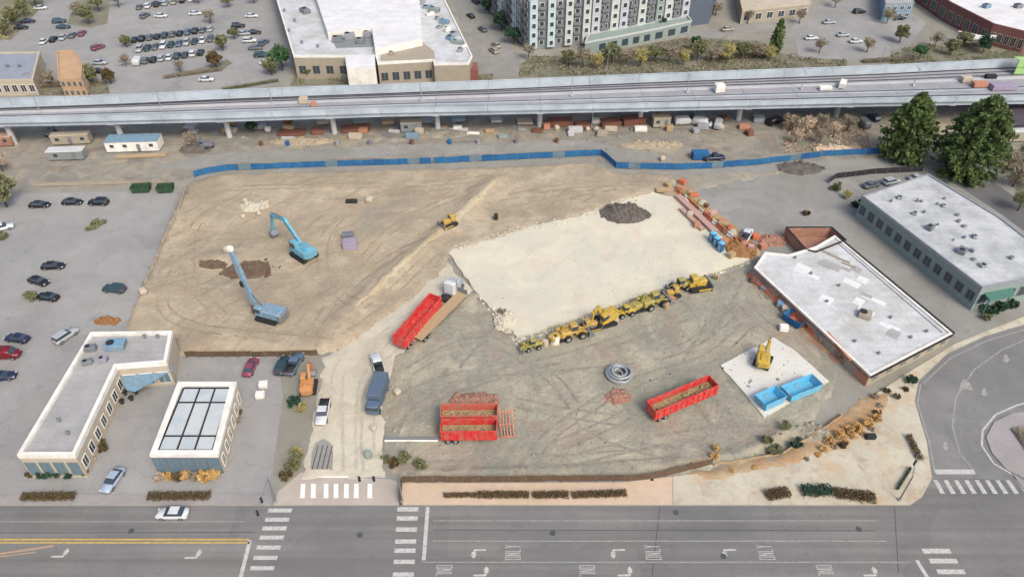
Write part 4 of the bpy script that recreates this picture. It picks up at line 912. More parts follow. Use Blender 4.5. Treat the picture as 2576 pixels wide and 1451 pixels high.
# gutted brick room at its corner
RB = thing('roofless_brick_room', 'roofless red brick room with dark wall tops at the warehouse corner', 'ruin', G(2040, 600))
rp = [Vector((p.x, p.y)) - Vector(RB.location.xy) for p in GP([(1978, 572), (2092, 572), (2128, 604), (2052, 634), (2028, 628)], 2.6)]
for k in range(len(rp)):
    p0, p1 = rp[k], rp[(k + 1) % len(rp)]
    MB().bar((p0.x, p0.y, 1.3), (p1.x, p1.y, 1.3), .3, 2.6).obj('brick_wall', M['brickf'], RB); MB().bar((p0.x, p0.y, 2.66), (p1.x, p1.y, 2.66), .36, .14).obj('wall_coping', M['dark'], RB)
MB().poly([(p.x, p.y, .06) for p in ccw(rp)] if False else [(p[0], p[1], .06) for p in ccw([(q_.x, q_.y) for q_ in rp])]).obj('rubble_floor', M['brickf'], RB)
# grey building at the far right with hedge
t, P, c = flat_building('grey_office_building', 'grey office block with speckled pale roof and hedge along its side', [(2170, 492), (2335, 437), (2520, 548), (2600, 610), (2640, 690), (2472, 722)], 6.0, 'gwall', 'sroof', 'galv', .3, .3)
roof_sheet(t, P, .3, 5.7, 'sroof')
i = edge_of(P, c, (2170, 492), (2472, 722), 6.0); facade(t, P, i, .6, 5.2, 1, 12, .6, .45, 'glass', 'greyw')
i = edge_of(P, c, (2472, 722), (2640, 690), 6.0); facade(t, P, i, .6, 5.2, 1, 5, .6, .5, 'glass', 'greyw')
pp = [(p.x - c.x, p.y - c.y) for p in GP([(2468, 728), (2545, 712), (2552, 742), (2490, 756)], 4.2)]
MB().prism(pp, 3.9, 4.3).obj('entrance_canopy', M['teal'], t)
pp = inset(ccw(pp), .5)
for p in pp: MB().tube((p[0], p[1], 0), (p[0], p[1], 3.9), .12).obj('canopy_post', M['teal'], t)
rnd = random.Random(5)
for k, (x, y, d_) in enumerate(((2338, 577, (1.6, 1.3, 1.0)), (2418, 635, (2.0, 1.6, .9)), (2300, 540, (1.0, .9, .7)), (2262, 500, (1.2, 1.0, .6)), (2450, 598, (1.2, .8, .6)), (2372, 520, (1.0, .8, .5)), (2470, 670, (1.2, 1.2, .6)))):
    hvac(['dark square roof unit near the middle of the grey office roof', 'grey roof unit further down the grey office roof toward its entrance', 'small roof unit on the hedge side of the grey office roof', 'low roof unit near the back corner of the grey office roof', 'small roof unit near the far long edge of the grey office roof', 'tiny roof unit by the back parapet of the grey office roof', 'small roof unit closest to the grey office entrance'][k], (x, y), 5.7, d_, .6 + k * .2, 'steel' if k < 2 else 'galv')
for k in range(18):
    u, v = rr_.uniform(.08, .92), rr_.uniform(.12, .88); qx = 2180 + 150 * v + 290 * u; qy = 500 - 55 * v + 220 * u - 10 * v * u
    vent('%s small vent scattered over the speckled office roof' % ('first', 'second', 'third', 'fourth', 'fifth', 'sixth', 'seventh', 'eighth', 'ninth', 'tenth', 'eleventh', 'twelfth', 'thirteenth', 'fourteenth', 'fifteenth', 'sixteenth', 'seventeenth', 'eighteenth')[k], (qx, qy), 5.7, rr_.uniform(.15, .35), rr_.uniform(.3, .7))
# big white-roofed store behind the guideway
t, P, c = flat_building('big_store', 'big store with bright white stepped roofs beyond the guideway', [(672, -80), (1080, -80), (1188, 140), (1180, 158), (1092, 160), (1090, 150), (950, 158), (945, 140), (738, 140)], 7.5, 'tanw', 'wroof', 'white', .4, .4)
roof_sheet(t, P, .4, 7.1, 'wroof')
U = ccw([(p.x - c.x, p.y - c.y) for p in GP([(770, -80), (1050, -80), (1062, 98), (1000, 112), (943, 122), (936, 72), (824, 82)], 9.5)])
MB().prism(U, 7.0, 9.5, 1, 0).obj('upper_roof', [M['wroof2'], M['white']], t)
yd = ccw([(p.x - c.x, p.y - c.y) for p in GP([(832, 92), (934, 84), (940, 118), (846, 122)], 7.15)])
MB().prism(yd, 7.05, 7.16).obj('equipment_yard', M['greyw'], t)
fb = ccw([(p.x - c.x, p.y - c.y) for p in GP([(868, 142), (942, 138), (944, 168), (872, 172)], 7.8)])
MB().prism(fb, 0, 7.8, 1, 0).obj('entrance_block', [M['wroof2'], M['white']], t)
tb = ccw([(p.x - c.x, p.y - c.y) for p in GP([(958, 122), (1060, 104), (1092, 130), (1094, 148), (958, 152)], 7.3)])
MB().prism(tb, 7.05, 7.35).obj('tan_roof_patch', M['tanw'], t)
bc = ccw([(p.x - c.x, p.y - c.y) for p in GP([(1108, 158), (1200, 158), (1203, 176), (1110, 178)], 4.6)])
MB().prism(bc, 0, 4.6).obj('brick_corner', M['brick'], t)
i = edge_of(P, c, (738, 140), (945, 140), 7.5); facade(t, P, i, .5, 5.5, 1, 6, .5, .5, 'glass', 'tanw')
i = edge_of(P, c, (950, 158), (1090, 150), 7.5); facade(t, P, i, .5, 5.5, 1, 5, .6, .5, 'glass', 'tanw')
for k, (x, y, d_) in enumerate(((850, 105, (3, 2.2, 1.6)), (880, 98, (3, 2.5, 1.8)), (908, 108, (2.6, 2.2, 1.4)), (925, 92, (2.2, 2, 1.7)))):
    hvac('%s grey unit in the sunken equipment yard of the big store' % ('first', 'second', 'third', 'fourth')[k], (x, y), 7.16, d_, .1, 'galv' if k % 2 else 'steel', 'units in the store equipment yard')
for k in range(13):
    u = k / 12; x = 1058 + 100 * u + (k % 3) * 9; y = 10 + 120 * u
    hvac('pale duct unit number %s from the top on the pipe-strewn roof edge of the store' % ('one', 'two', 'three', 'four', 'five', 'six', 'seven', 'eight', 'nine', 'ten', 'eleven', 'twelve', 'thirteen')[k], (x, y), 7.1, (rnd.uniform(1.4, 4), rnd.uniform(1, 2.4), rnd.uniform(.6, 1.5)), rnd.uniform(-.6, .9), ('galv', 'pblue', 'gwall', 'white')[k % 4], 'ducts along the store roof edge')
for k, (x, y) in enumerate(((716, 30), (728, 80), (760, 110), (800, 120), (742, 55))): vent('%s small vent on the lower white wing of the store' % ('first', 'second', 'third', 'fourth', 'fifth')[k], (x, y), 7.1, .35, .8)
hvac('grey box standing in for the shadow between the two store roofs', (768, 32), 7.1, (4, 2.5, 1.2), -.9, 'steel')  # box stands in for the shadow the taller roof throws on the wing
hvac('small box unit on the tan patch of the store roof', (985, 138), 7.35, (1.2, 1.2, .9), 0, 'tanw')

# apartment block with podium
AP = thing('apartment_block', 'pale blue-grey apartment block with projecting bays beyond the guideway', 'building', G(1330, 128))
ac = AP.location
def ap(pts, z=0): return [(p.x - ac.x, p.y - ac.y) for p in GP(pts, z)]
base = ccw(ap([(1328, 128), (1480, 112), (1725, 66), (1800, 10), (1560, -60), (1205, 0)]))
MB().prism(base, -.1, 16.5).obj('wall', M['greyw'], AP)
bi = max(range(len(base)), key=lambda k: 0)
def side(a, b):
    A_, B_ = ap([a])[0], ap([b])[0]
    return min(range(len(base)), key=lambda k: (Vector(base[k]) - Vector(A_)).length + (Vector(base[(k + 1) % len(base)]) - Vector(B_)).length)
def bays(a, b, n, mats, out=1.0):
    A_, B_ = Vector(ap([a])[0]), Vector(ap([b])[0]); d = B_ - A_; L = d.length; d.normalize(); nn = Vector((d.y, -d.x))
    ang = math.atan2(d.y, d.x); w = L / n
    for k in range(n):
        m = mats[k % len(mats)]
        if m is None: dep, ww = .12, w * .98
        else: dep, ww = out, w * .86
        ctr = A_ + d * (w * (k + .5))
        bay = None
        if m is not None:
            q_ = ctr + nn * (dep / 2)
            bay = MB().box((0, 0, 8.6), (ww, dep, 15.4)).obj('bay', M[m], AP, (q_.x, q_.y, 0), ang)
        fh = 3.05
        wn = 2 if ww > 3.2 else 1
        wm = MB().box((0, 0, 0), (ww / wn * .55, .12, 1.6)).mesh('window', M['white' if m != 'white' else 'greyw']); pm = MB().box((0, 0, 0), (ww / wn * .46, .06, 1.4)).mesh('pane', M['glass'])
        bal = MB().box((0, -.5, 0), (ww * .8, 1.0, .14)).box((0, -.96, .55), (ww * .8, .06, 1.0)).mesh('balcony', M['steel'])
        for f in range(5):
            for h in range(wn):
                q_ = ctr + nn * (dep + .04) + d * ((h - (wn - 1) / 2) * ww / wn)
                o = put('window', wm, AP, (q_.x, q_.y, 2.4 + fh * f), ang); put('pane', pm, o, (0, -.05, 0))
            if m is None and f:
                q_ = ctr + nn * dep; put('balcony', bal, AP, (q_.x, q_.y, 1.2 + fh * f), ang)
M['aptb'] = nmat('pale blue cladding', alb(.80, .88, .90), amt=.06, scale=.5)
M['aptw'] = nmat('off white cladding', alb(.84, .86, .85), amt=.06, scale=.5)
M['aptl'] = nmat('lilac white cladding', alb(.80, .81, .86), amt=.06, scale=.5)
bays((1328, 128), (1480, 112), 7, ['aptb', None, 'aptb', None, 'aptw', None, 'aptw'], 1.3)
bays((1480, 112), (1725, 66), 11, ['aptl', None, 'aptw', 'aptl', None, 'aptw', None, 'gwall', 'aptw', None, 'aptl'], 1.0)
bays((1205, 0), (1328, 128), 11, ['greyw', None, 'aptb'], .8)
tw = ccw(ap([(1728, 68), (1782, 60), (1800, 20), (1745, 10)]))
MB().prism(tw, 0, 19).obj('dark_stair_tower', M['dark'] if False else nmat('slate cladding', alb(.40, .44, .50), amt=.1, scale=.5), AP)
PD = thing('podium_garage', 'low garage podium with openings in front of the apartment block', 'building', G(1580, 110))
pc = PD.location
pd = ccw([(p.x - pc.x, p.y - pc.y) for p in GP([(1470, 138), (1500, 132), (1640, 104), (1735, 82), (1725, 68), (1480, 114)])])
MB().prism(pd, 0, 3.6).obj('wall', M['tanw'] if False else M['gwall'], PD)
for k in range(len(pd)):
    p0, p1 = pd[k], pd[(k + 1) % len(pd)]
    MB().bar((p0[0], p0[1], 3.9), (p1[0], p1[1], 3.9), .35, .6).obj('parapet', M['aptw'], PD)
def pdo(a, b, n):
    A_, B_ = Vector((G(*a) - pc).xy), Vector((G(*b) - pc).xy); d = (B_ - A_); L = d.length; d.normalize(); nn = Vector((d.y, -d.x)); ang = math.atan2(d.y, d.x)
    for k in range(n):
        q_ = A_ + d * (L * (k + .5) / n) + nn * .02
        MB().box((0, 0, 0), (L / n * .55, .1, 2.2)).obj('opening', M['glass'], PD, (q_.x, q_.y, 1.5), ang)
pdo((1500, 132), (1640, 104), 5); pdo((1640, 104), (1735, 82), 3)

# small building with orange stucco tower at far left
t, P, c = flat_building('roadside_shop', 'low shop with blue-grey roof and cream parapet at the far left', [(-90, 132), (100, 130), (82, 200), (-90, 202)], 5.0, 'cream', 'groof', 'cream', .5, .5)
roof_sheet(t, P, .5, 4.55, nmat('blue grey roof', alb(.64, .67, .72), amt=.1, scale=.4))
i = edge_of(P, c, (82, 200), (-90, 202), 5); facade(t, P, i, .5, 4, 1, 8, .6, .6)
t, P, c = flat_building('orange_stucco_building', 'orange stucco building with stepped top next to the low shop', [(142, 128), (186, 126), (206, 160), (204, 196), (146, 196)], 6.5, 'orangew', 'orangew', 'orangew', .35, .4)
roof_sheet(t, P, .35, 6.15, 'orangew')
i = edge_of(P, c, (204, 196), (146, 196), 6.5); facade(t, P, i, .5, 6, 2, 4, .5, .5, 'glass', 'cream')
i = edge_of(P, c, (206, 160), (204, 196), 6.5); facade(t, P, i, .5, 6, 2, 2, .5, .5, 'glass', 'cream')
for k in range(2): vent(['first vent on the roadside shop roof', 'second vent on the roadside shop roof'][k], (20 + k * 30, 170), 4.55, .4, .8)
# brick store top right
t, P, c = flat_building('brick_store', 'brick-fronted store with white roof at the upper right edge', [(2290, -60), (2392, 6), (2500, 60), (2590, 82), (2760, 60), (2700, -80)], 7.0, 'brick', 'wroof', 'brick', .5, .5)
roof_sheet(t, P, .5, 6.6, 'wroof2')
for ab in (((2290, -60), (2392, 6)), ((2392, 6), (2500, 60)), ((2500, 60), (2590, 82))):
    i = edge_of(P, c, ab[0], ab[1], 7); facade(t, P, i, .4, 5.2, 1, 5, .6, .6, 'glass', 'cream')
pp = [(p.x - c.x, p.y - c.y) for p in GP([(2410, 78), (2478, 92), (2510, 86), (2500, 105), (2430, 96)], 3.5)]
MB().prism(pp, 3.2, 3.6).obj('entrance_awning', M['white'], t)
hvac('pale roof unit on the white roof of the brick store', (2480, 20), 6.6, (2.5, 2, 1.2), .4, 'pblue')
hvac('dark roof unit at the frame edge on the brick store roof', (2560, 20), 6.6, (2.5, 2, 1.2), .2, 'steel')
t, P, c = flat_building('beige_roof_house', 'small building with beige roof at the top edge', [(1850, -50), (2052, -60), (2040, 8), (1868, 26)], 5.0, 'tanw', 'cream', 'cream', .3, .3)
roof_sheet(t, P, .3, 4.75, 'cream')
i = edge_of(P, c, (2040, 8), (1868, 26), 5); facade(t, P, i, .4, 4, 1, 6, .5, .6)
t, P, c = flat_building('grey_shed', 'blue-grey shed with ribbed wall at the top edge near the brick store', [(2222, -60), (2290, -60), (2300, 8), (2228, 10)], 6, 'pblue', 'groof', 'galv', .2, .2)
roof_sheet(t, P, .2, 5.85, 'groof')
i = edge_of(P, c, (2300, 8), (2228, 10), 6); facade(t, P, i, .5, 5.6, 2, 4, .5, .5)
t, P, c = flat_building('dark_roof_shed', 'dark-roofed shed at the right edge behind the conifers', [(2522, 268), (2700, 262), (2700, 310), (2526, 318)], 4.0, 'greyw', 'dark', 'dark', .2, .15)
roof_sheet(t, P, .2, 3.95, nmat('plum roof', alb(.36, .33, .38), amt=.15, scale=.5))
i = edge_of(P, c, (2526, 318), (2700, 310), 4); facade(t, P, i, .4, 3.4, 1, 4, .5, .6)

# ------------------------------------------------------------------ elevated guideway
ZD = 8.0
far_e = [(-260, 282), (60, 269), (250, 263), (600, 247), (969, 234), (1290, 222), (1613, 208), (1900, 197), (2182, 187), (2432, 174), (2800, 158)]
near_e = [(-260, 300), (60, 296), (250, 292), (600, 284), (969, 272), (1290, 266), (1613, 259), (1900, 253), (2182, 247), (2432, 243), (2800, 236)]
FE = [G(x, y, ZD) for x, y in far_e]; NE = [G(x, y, ZD + 1.0) for x, y in near_e]
for p in NE: p.z = ZD
def at_poly(Pl, X):
    for a, b in zip(Pl[:-1], Pl[1:]):
        if a.x <= X <= b.x: return a.lerp(b, (X - a.x) / (b.x - a.x))
    return Pl[-1] if X > Pl[-1].x else Pl[0]
GW = thing('elevated_guideway', 'elevated concrete rail guideway crossing the whole scene on columns', 'guideway', (0, FE[4].y, 0)); gy = FE[4].y
X0, X1 = FE[0].x + 1, min(FE[-1].x, NE[-1].x) - 1
span = 14.0; n = int((X1 - X0) / span)
for k in range(n):
    xa, xb = X0 + k * span, X0 + (k + 1) * span - .08
    fa, fb, na, nb = at_poly(FE, xa), at_poly(FE, xb), at_poly(NE, xa), at_poly(NE, xb)
    V = lambda p, z, dy=0: (p.x, p.y - gy + dy, z)
    b = MB(); b.add([V(na, ZD - .5), V(nb, ZD - .5), V(fb, ZD - .5), V(fa, ZD - .5), V(na, ZD), V(nb, ZD), V(fb, ZD), V(fa, ZD)], [(0, 3, 2, 1), (4, 5, 6, 7), (0, 1, 5, 4), (1, 2, 6, 5), (2, 3, 7, 6), (3, 0, 4, 7)])
    b.obj('deck_span', M['bed'], GW)
    MB().bar(V(na, ZD - .95, .8), V(nb, ZD - .95, .8), .7, 1.5).obj('girder', M['conc'], GW)
    MB().bar(V(fa, ZD - 1.25, -1.2), V(fb, ZD - 1.25, -1.2), .9, 1.5).obj('girder', M['conc'], GW)
    MB().bar(V(na, ZD + .30, -.14), V(nb, ZD + .30, -.14), .26, 1.35).bar(V(na, ZD + 1.0, -.14), V(nb, ZD + 1.0, -.14), .4, .1).obj('near_parapet', M['conc'], GW)
    MB().bar(V(fa, ZD + 1.0, .14), V(fb, ZD + 1.0, .14), .26, 2.7).bar(V(fa, ZD + 2.38, .14), V(fb, ZD + 2.38, .14), .45, .1).obj('far_wall_panel', M['conc'], GW)
    MB().bar(V(fa, ZD + .06, -.75), V(fb, ZD + .06, -.75), .5, .1).obj('wall_shadow_strip', M['dark'], GW)  # dark strip drawn as the shadow line at the foot of the far wall
    for f_, w_, m_ in ((.36, 1.5, 'concl'), (.68, .5, 'conc'), (.84, .5, 'conc')):
        A_, B_ = fa.lerp(na, f_), fb.lerp(nb, f_); MB().bar(V(A_, ZD + .06), V(B_, ZD + .06), w_, .12).obj('track_plinth' if w_ < 1 else 'walkway', M[m_], GW)
    for f_ in (.16, .27, .66, .86):
        A_, B_ = fa.lerp(na, f_), fb.lerp(nb, f_); MB().bar(V(A_, ZD + .2), V(B_, ZD + .2), .12, .18).obj('rail', M['rail'], GW)
    if k % 2 == 0:
        m_ = na.lerp(fa, .5)
        MB().tube((m_.x, m_.y - gy - 1.2, -.1), (m_.x, m_.y - gy - 1.2, ZD - 2.4), .75, n=14).obj('column', M['concl'], GW)
        MB().loft([[(m_.x - .8, m_.y - gy - 2.0, ZD - 2.8), (m_.x + .8, m_.y - gy - 2.0, ZD - 2.8), (m_.x + .8, m_.y - gy - .4, ZD - 2.8), (m_.x - .8, m_.y - gy - .4, ZD - 2.8)],
                   [(m_.x - .9, na.y - gy + .2, ZD - 1.75), (m_.x + .9, na.y - gy + .2, ZD - 1.75), (m_.x + .9, fa.y - gy - .4, ZD - 1.75), (m_.x - .9, fa.y - gy - .4, ZD - 1.75)]]).obj('column_cap', M['concl'], GW)
nm = 'abcdefghijkl'
for k, (x, f_) in enumerate(((130, .5), (420, .5), (690, .5), (1060, .5), (1440, .5), (1740, .5), (2040, .5), (2340, .5))):
    X = G(x, 260, ZD).x; p = at_poly(FE, X).lerp(at_poly(NE, X), f_)
    t = thing('catenary_mast', '%s slender grey mast along the guideway counted from the left' % ('first', 'second', 'third', 'fourth', 'fifth', 'sixth', 'seventh', 'eighth')[k], 'mast', (p.x, p.y, ZD + .12), 0, 'masts on the guideway')
    MB().tube((0, 0, 0), (0, 0, 5.2), .14, .09).obj('pole', M['galv'], t); MB().bar((0, -2.2, 4.9), (0, 2.2, 4.9), .08, .1).obj('cross_arm', M['galv'], t)
    MB().cbox((0, 0, .25), (.7, .7, .5), .06).obj('footing', M['concl'], t)
def guide_pt(x, f_):
    X = G(x, 240, ZD).x
    for _ in range(3):
        p = at_poly(FE, X).lerp(at_poly(NE, X), f_); X = (x - CX) / FOC * (p.y * _cp + (CAM_H - ZD) * _sp)
    return p
def crate(name, label, p, d, rz, m, cat='crate'):
    t = thing(name, label, cat, p, rz); MB().cbox((0, 0, d[2] / 2 + .1), d, .06).obj('body', M[m], t); MB().box((0, d[1] * .3, .05), (d[0], .14, .1)).box((0, -d[1] * .3, .05), (d[0], .14, .1)).obj('skid', M['wood'], t); MB().box((0, 0, d[2] + .13), (d[0] * .7, d[1] * .5, .06)).obj('lid', M[m], t); return t
for x, f_, d, rz, m, l in ((1808, .5, (2.6, 2.2, 2.0), .1, 'white', 'white equipment box on the guideway deck above the vans'), (2118, .45, (1.6, 3.6, 1.4), -.5, 'white', 'slanting white pallet on the guideway deck near the conifers'), (765, .42, (2.2, 1.8, 1.4), 0, 'cream', 'cream equipment box on the guideway deck at the pale walkway end'), (790, .6, (1.6, 1.2, 1.0), .3, 'salmon', 'salmon crate beside the cream box on the guideway'),
                         (2075, .55, (3.4, 1.6, .8), 0, 'white', 'low white pallet load on the guideway before the slanting one'), (2428, .42, (3.0, 2.0, 1.3), .1, 'cream', 'cream crate among lilac sheeting on the guideway'), (2462, .6, (4.0, 2.2, 1.2), .0, 'salmon', 'salmon crate among lilac sheeting on the guideway'), (2520, .7, (7, 2.6, 1.4), .05, 'lilac', 'long lilac-sheeted load at the right end of the guideway'), (2490, .35, (3, 1.4, 1.0), 0, 'dark', 'dark toolbox on the guideway near the green sheeting')):
    p = guide_pt(x, f_); p.z = ZD + .13; crate('equipment_box', l, p, d, rz, m, 'box')
# lime sheeted scaffold at the right end
p = guide_pt(2572, .2); t = thing('sheeted_scaffold', 'scaffold wrapped in bright lime green sheeting at the right end of the guideway', 'scaffold', (p.x + 1, p.y, ZD + .1), 0)
for k in range(5):
    for r_ in range(2): MB().box((0, 0, 0), (1.9, .1, 1.9)).obj('sheet', M['lime'], t, (-3.5 + k * 2.0, -1.6 + .12 * ((k + r_) % 2), 1.0 + r_ * 2.0))
for k in range(6):
    MB().tube((-4.5 + k * 2, -1.4, 0), (-4.5 + k * 2, -1.4, 4.6), .05).tube((-4.5 + k * 2, 1.4, 0), (-4.5 + k * 2, 1.4, 4.6), .05).obj('standard', M['galv'], t)
MB().box((.5, 0, 4.1), (10, 2.6, .12)).obj('top_deck', M['lime'], t)

# ------------------------------------------------------------------ fences
def fence(name, label, pts, h, m, step=3.0, lift=.08, post='steel', skip=(), thick=.06, alt=None):
    W = [S(p, 0) for p in pts]; o = W[0]; t = thing(name, label, 'fence', o); k = 0; rnd = random.Random(int(pts[0][0]))
    pm = MB().tube((0, 0, -.2), (0, 0, h + .1), .05, n=6).box((0, 0, -.06), (.5, .5, .12)).mesh('post', M[post])
    for a, b in zip(W[:-1], W[1:]):
        n = max(1, round((b - a).length / step))
        for i in range(n):
            p, q = a.lerp(b, i / n), a.lerp(b, (i + 1) / n)
            put('post', pm, t, p - o)
            if k not in skip:
                d = (q - p).normalized(); sd = Vector((-d.y, d.x, 0)) * rnd.uniform(-.06, .06)
                r0, r1 = p - o + d * .05, q - o - d * .05
                mid = (r0 + r1) / 2 + sd * 2
                mm = M[alt] if alt and (k % 7 in (3,)) else M[m]
                b_ = MB(); zt = h + rnd.uniform(-.08, .05)
                for e, f in ((r0, mid), (mid, r1)): b_.bar((e.x, e.y, (e.z + zt) / 2 + lift), (f.x, f.y, (f.z + zt) / 2 + lift), thick, zt - .1)
                b_.obj('panel', mm, t)
            k += 1
    put('post', pm, t, W[-1] - o); return t
fence('blue_fence', 'long blue fabric fence between the dirt site and the service path', [(490, 446), (530, 436), (570, 430), (820, 420), (1085, 412)], 1.7, 'blue', alt='bluep')
fence('blue_fence', 'deep blue fence running past the cream slab with a step toward the street', [(1092, 412), (1300, 402), (1510, 392), (1528, 404), (1550, 424), (1700, 428), (1790, 424), (1900, 416), (1962, 408), (2062, 396)], 1.8, 'blue', alt='bluep')
fence('blue_fence', 'short blue fence stretch in front of the two conifers', [(2066, 394), (2140, 390), (2210, 388)], 1.7, 'blue')
fence('brown_fence', 'brown mesh fence along the peach sidewalk of the yard', [(1008, 1268), (1012, 1214), (1280, 1212), (1585, 1210), (1640, 1205), (1790, 1170)], 1.5, 'brownf', 2.5)
fence('brown_fence', 'dark brown retaining fence behind the pavilion and red car', [(468, 898), (700, 897), (800, 893)], 1.4, 'brownf', 2.5)
fence('tan_fence', 'pale tan barrier along the edge between parked cars and dirt site', [(470, 478), (452, 520), (420, 590), (395, 650), (365, 718)], 1.1, 'cream', 2.2)
fence('low_rail', 'low brown rail bordering the plaza side of the yard', [(1795, 1172), (1960, 1146), (2040, 1100), (2120, 1045)], .7, 'wood', 2.5)
fence('chain_fence', 'dark fence line along the grey office hedge and lot', [(2084, 462), (2100, 450), (2200, 438), (2320, 432)], 1.6, 'dark', 3, thick=.04)
fence('brown_wall', 'low reddish wall behind the dark cars of the near lot', [(80, 470), (200, 467), (420, 462)], 1.0, 'tanw', 4)

# ------------------------------------------------------------------ trucks, trailers, machines on the yard
trailer('red open-top trailer hitched to the grey truck on the haul road', (1006, 882), (1098, 772), 'red', load='red')
tractor('grey truck tractor with white sleeper in front of the hitched red trailer', (1140, 738), yaw((1006, 882), (1098, 772)), 'silver')
trailer('rear one of two side-by-side red trailers in the yard', (1112, 1062), (1252, 1062), 'red2')
trailer('front one of two side-by-side red trailers, brighter red', (1112, 1100), (1250, 1100), 'red')
trailer('lone red trailer standing at an angle near the wash pad', (1634, 1052), (1788, 988), 'red', name='red_trailer')
# flatbed alongside the hitched trailer
fa, fb = S((1050, 862)), S((1165, 748))
t = thing('flatbed_trailer', 'pale flatbed trailer parked close along the hitched red trailer', 'trailer', (fa + fb) / 2, math.atan2(fb.y - fa.y, fb.x - fa.x)); L = (fb - fa).length
MB().box((0, 0, 1.15), (L, 2.2, .2)).obj('deck', M['wood'], t); MB().box((0, .5, .9), (L * .9, .15, .3)).box((0, -.5, .9), (L * .9, .15, .3)).obj('chassis', M['dark'], t)
for x in (-L / 2 + 1, -L / 2 + 2.2):
    for s_ in (-1, 1): wheel_at(t, x, s_ * .9, .5, .5)
MB().box((L / 2 - .1, 0, 1.75), (.15, 2.2, 1.0)).obj('headboard', M['steel'], t)
# salmon frame crate stack at the trailer nose
p = S((1275, 1076)); t = thing('steel_trestle', 'salmon primed steel frame leaning at the noses of the paired trailers', 'frame', p, .1)
for k in range(5): MB().bar((-1.0 + k * .5, -2.2, .1), (-1.0 + k * .5, 2.2, 2.0), .16, .16).obj('upright', M['salmon'], t)
for k in range(3): MB().bar((-1.3, -2 + k * 1.9, .25 + k * .8), (1.3, -2 + k * 1.9, .25 + k * .8), .18, .18).obj('cross_bar', M['salmon'], t)
# grey box truck
t = thing('box_truck', 'slate-blue box truck parked on the haul road', 'truck', S((950, 1012)), R(-96))
MB().cbox((-1.4, 0, 2.05), (5.6, 2.4, 2.5), .08).obj('cargo_box', M['greyw'] if False else nmat('slate box paint', alb(.40, .47, .55), amt=.08, scale=.7, rough=.5), t)
MB().box((-.9, 0, .7), (6.6, 1.0, .25)).obj('chassis', M['dark'], t)
MB().cbox((2.4, 0, 1.5), (1.7, 2.1, 1.8), .2).obj('cab', CARC['blue'], t)
MB().box((2.75, 0, 1.85), (1.1, 2.14, .75)).obj('cab_window', M['glass'], t)
for x in (-3, 2.4):
    for s_ in (-1, 1): wheel_at(t, x, s_ * 1.0, .45, .35)
car('pickup', 'white', (951, 922), R(110), 'white pickup nose to nose with the slate box truck', near=True)
car('pickup', 'white', (814, 1042), R(-88), 'white pickup driving out of the haul road near the crosswalk', near=True)
excavator('orange_excavator', 'orange excavator by the dark shrub next to the haul road', (778, 978), R(95), 'orange', 0, .75, .95)
excavator('cyan_excavator', 'cyan excavator with boom raised on the tan dirt', (766, 645), R(140), 'cyan', 0, 1.7, 1.35, -.8)
# drill rig
t = thing('drill_rig', 'pale blue drill rig with leaning mast beside the brown pit', 'drill rig', S((682, 800)), R(160))
for k in (-1, 1):
    r = [(-2.4, .4), (-2.0, .02), (2.0, .02), (2.4, .4), (2.2, .9), (-2.2, .9)]
    MB().loft([[(x, k * 1.5 - .35, z) for x, z in r], [(x, k * 1.5 + .35, z) for x, z in r]]).obj('track', M['black'], t)
MB().cbox((-.8, 0, 1.9), (4.6, 2.8, 1.5), .2).obj('house', M['pblue'], t)
MB().cbox((-3.0, 0, 1.7), (1.0, 2.9, 1.6), .2).obj('counterweight', M['steel'], t)
cb = MB().cbox((1.5, 1.0, 2.3), (1.6, 1.1, 1.9), .15).obj('cab', M['pblue'], t); MB().box((1.6, 1.0, 2.5), (1.5, 1.15, .9)).obj('cab_window', M['glass'], cb)
mb, mt = Vector((2.9, -.2, .6)), Vector((6.2, -1.2, 14.2))
MB().bar(mb, mt, .7, .75).obj('mast', M['pblue'], t)
MB().bar(Vector((1.0, -.2, 2.2)), mb.lerp(mt, .35), .25, .3).obj('mast_strut', M['steel'], t)
MB().tube(mb + Vector((.7, 0, 0)), mt.lerp(mb, .12) + Vector((.7, 0, 0)), .22).obj('kelly_bar', M['galv'], t)
MB().cbox(mb.lerp(mt, .45) + Vector((.7, 0, 0)), (.9, 1.0, 1.2), .1).obj('rotary_drive', M['dark'], t)
MB().cbox(mt, (1.1, .9, .9), .15).obj('mast_head', M['white'], t)
MB().tube(mb + Vector((.9, 0, -.5)), mb + Vector((.8, 0, 1.6)), .45, n=10).obj('auger', M['rust'], t)
# spoil around pit
def heap(name, label, at, rx, ry, h, m, n=60, seed=1, cat='heap', r=(.25, .7), group=None):
    p = S(at); rnd = random.Random(seed); b = MB()
    rr = []; 
    for j in range(5):
        f = j / 4; rr.append([(math.cos(a) * rx * (1 - f ** 1.3) * (1 + .18 * mnoise.noise(Vector((math.cos(a) * 2, math.sin(a) * 2, seed + j)))), math.sin(a) * ry * (1 - f ** 1.3) * (1 + .18 * mnoise.noise(Vector((math.sin(a) * 2, math.cos(a) * 2, seed + j)))), -.1 + h * f * .9) for a in [2 * math.pi * i / 18 for i in range(18)]])
    rr[-1] = [(x * .01 + rnd.uniform(-.2, .2), y * .01 + rnd.uniform(-.1, .1), z) for x, y, z in [(0, 0, h * .88)] * 18]
    b.loft(rr, cap=False)
    for i in range(n):
        a, q = rnd.uniform(0, 6.3), rnd.random() ** .6
        b.rock((math.cos(a) * rx * q, math.sin(a) * ry * q, max(-.05, h * (1 - q) * .8 - .1)), rnd.uniform(*r), seed * 100 + i, rnd.uniform(.5, .9), n=6, k=3)
    o = b.obj(name, M[m], None, p); return tag(o, label, cat, group)
heap('soil_heap', 'damp dark brown spoil heap in the pit behind the drill rig mast', (628, 676), 6.6, 3.6, 1.0, 'pitd', 60, 3)
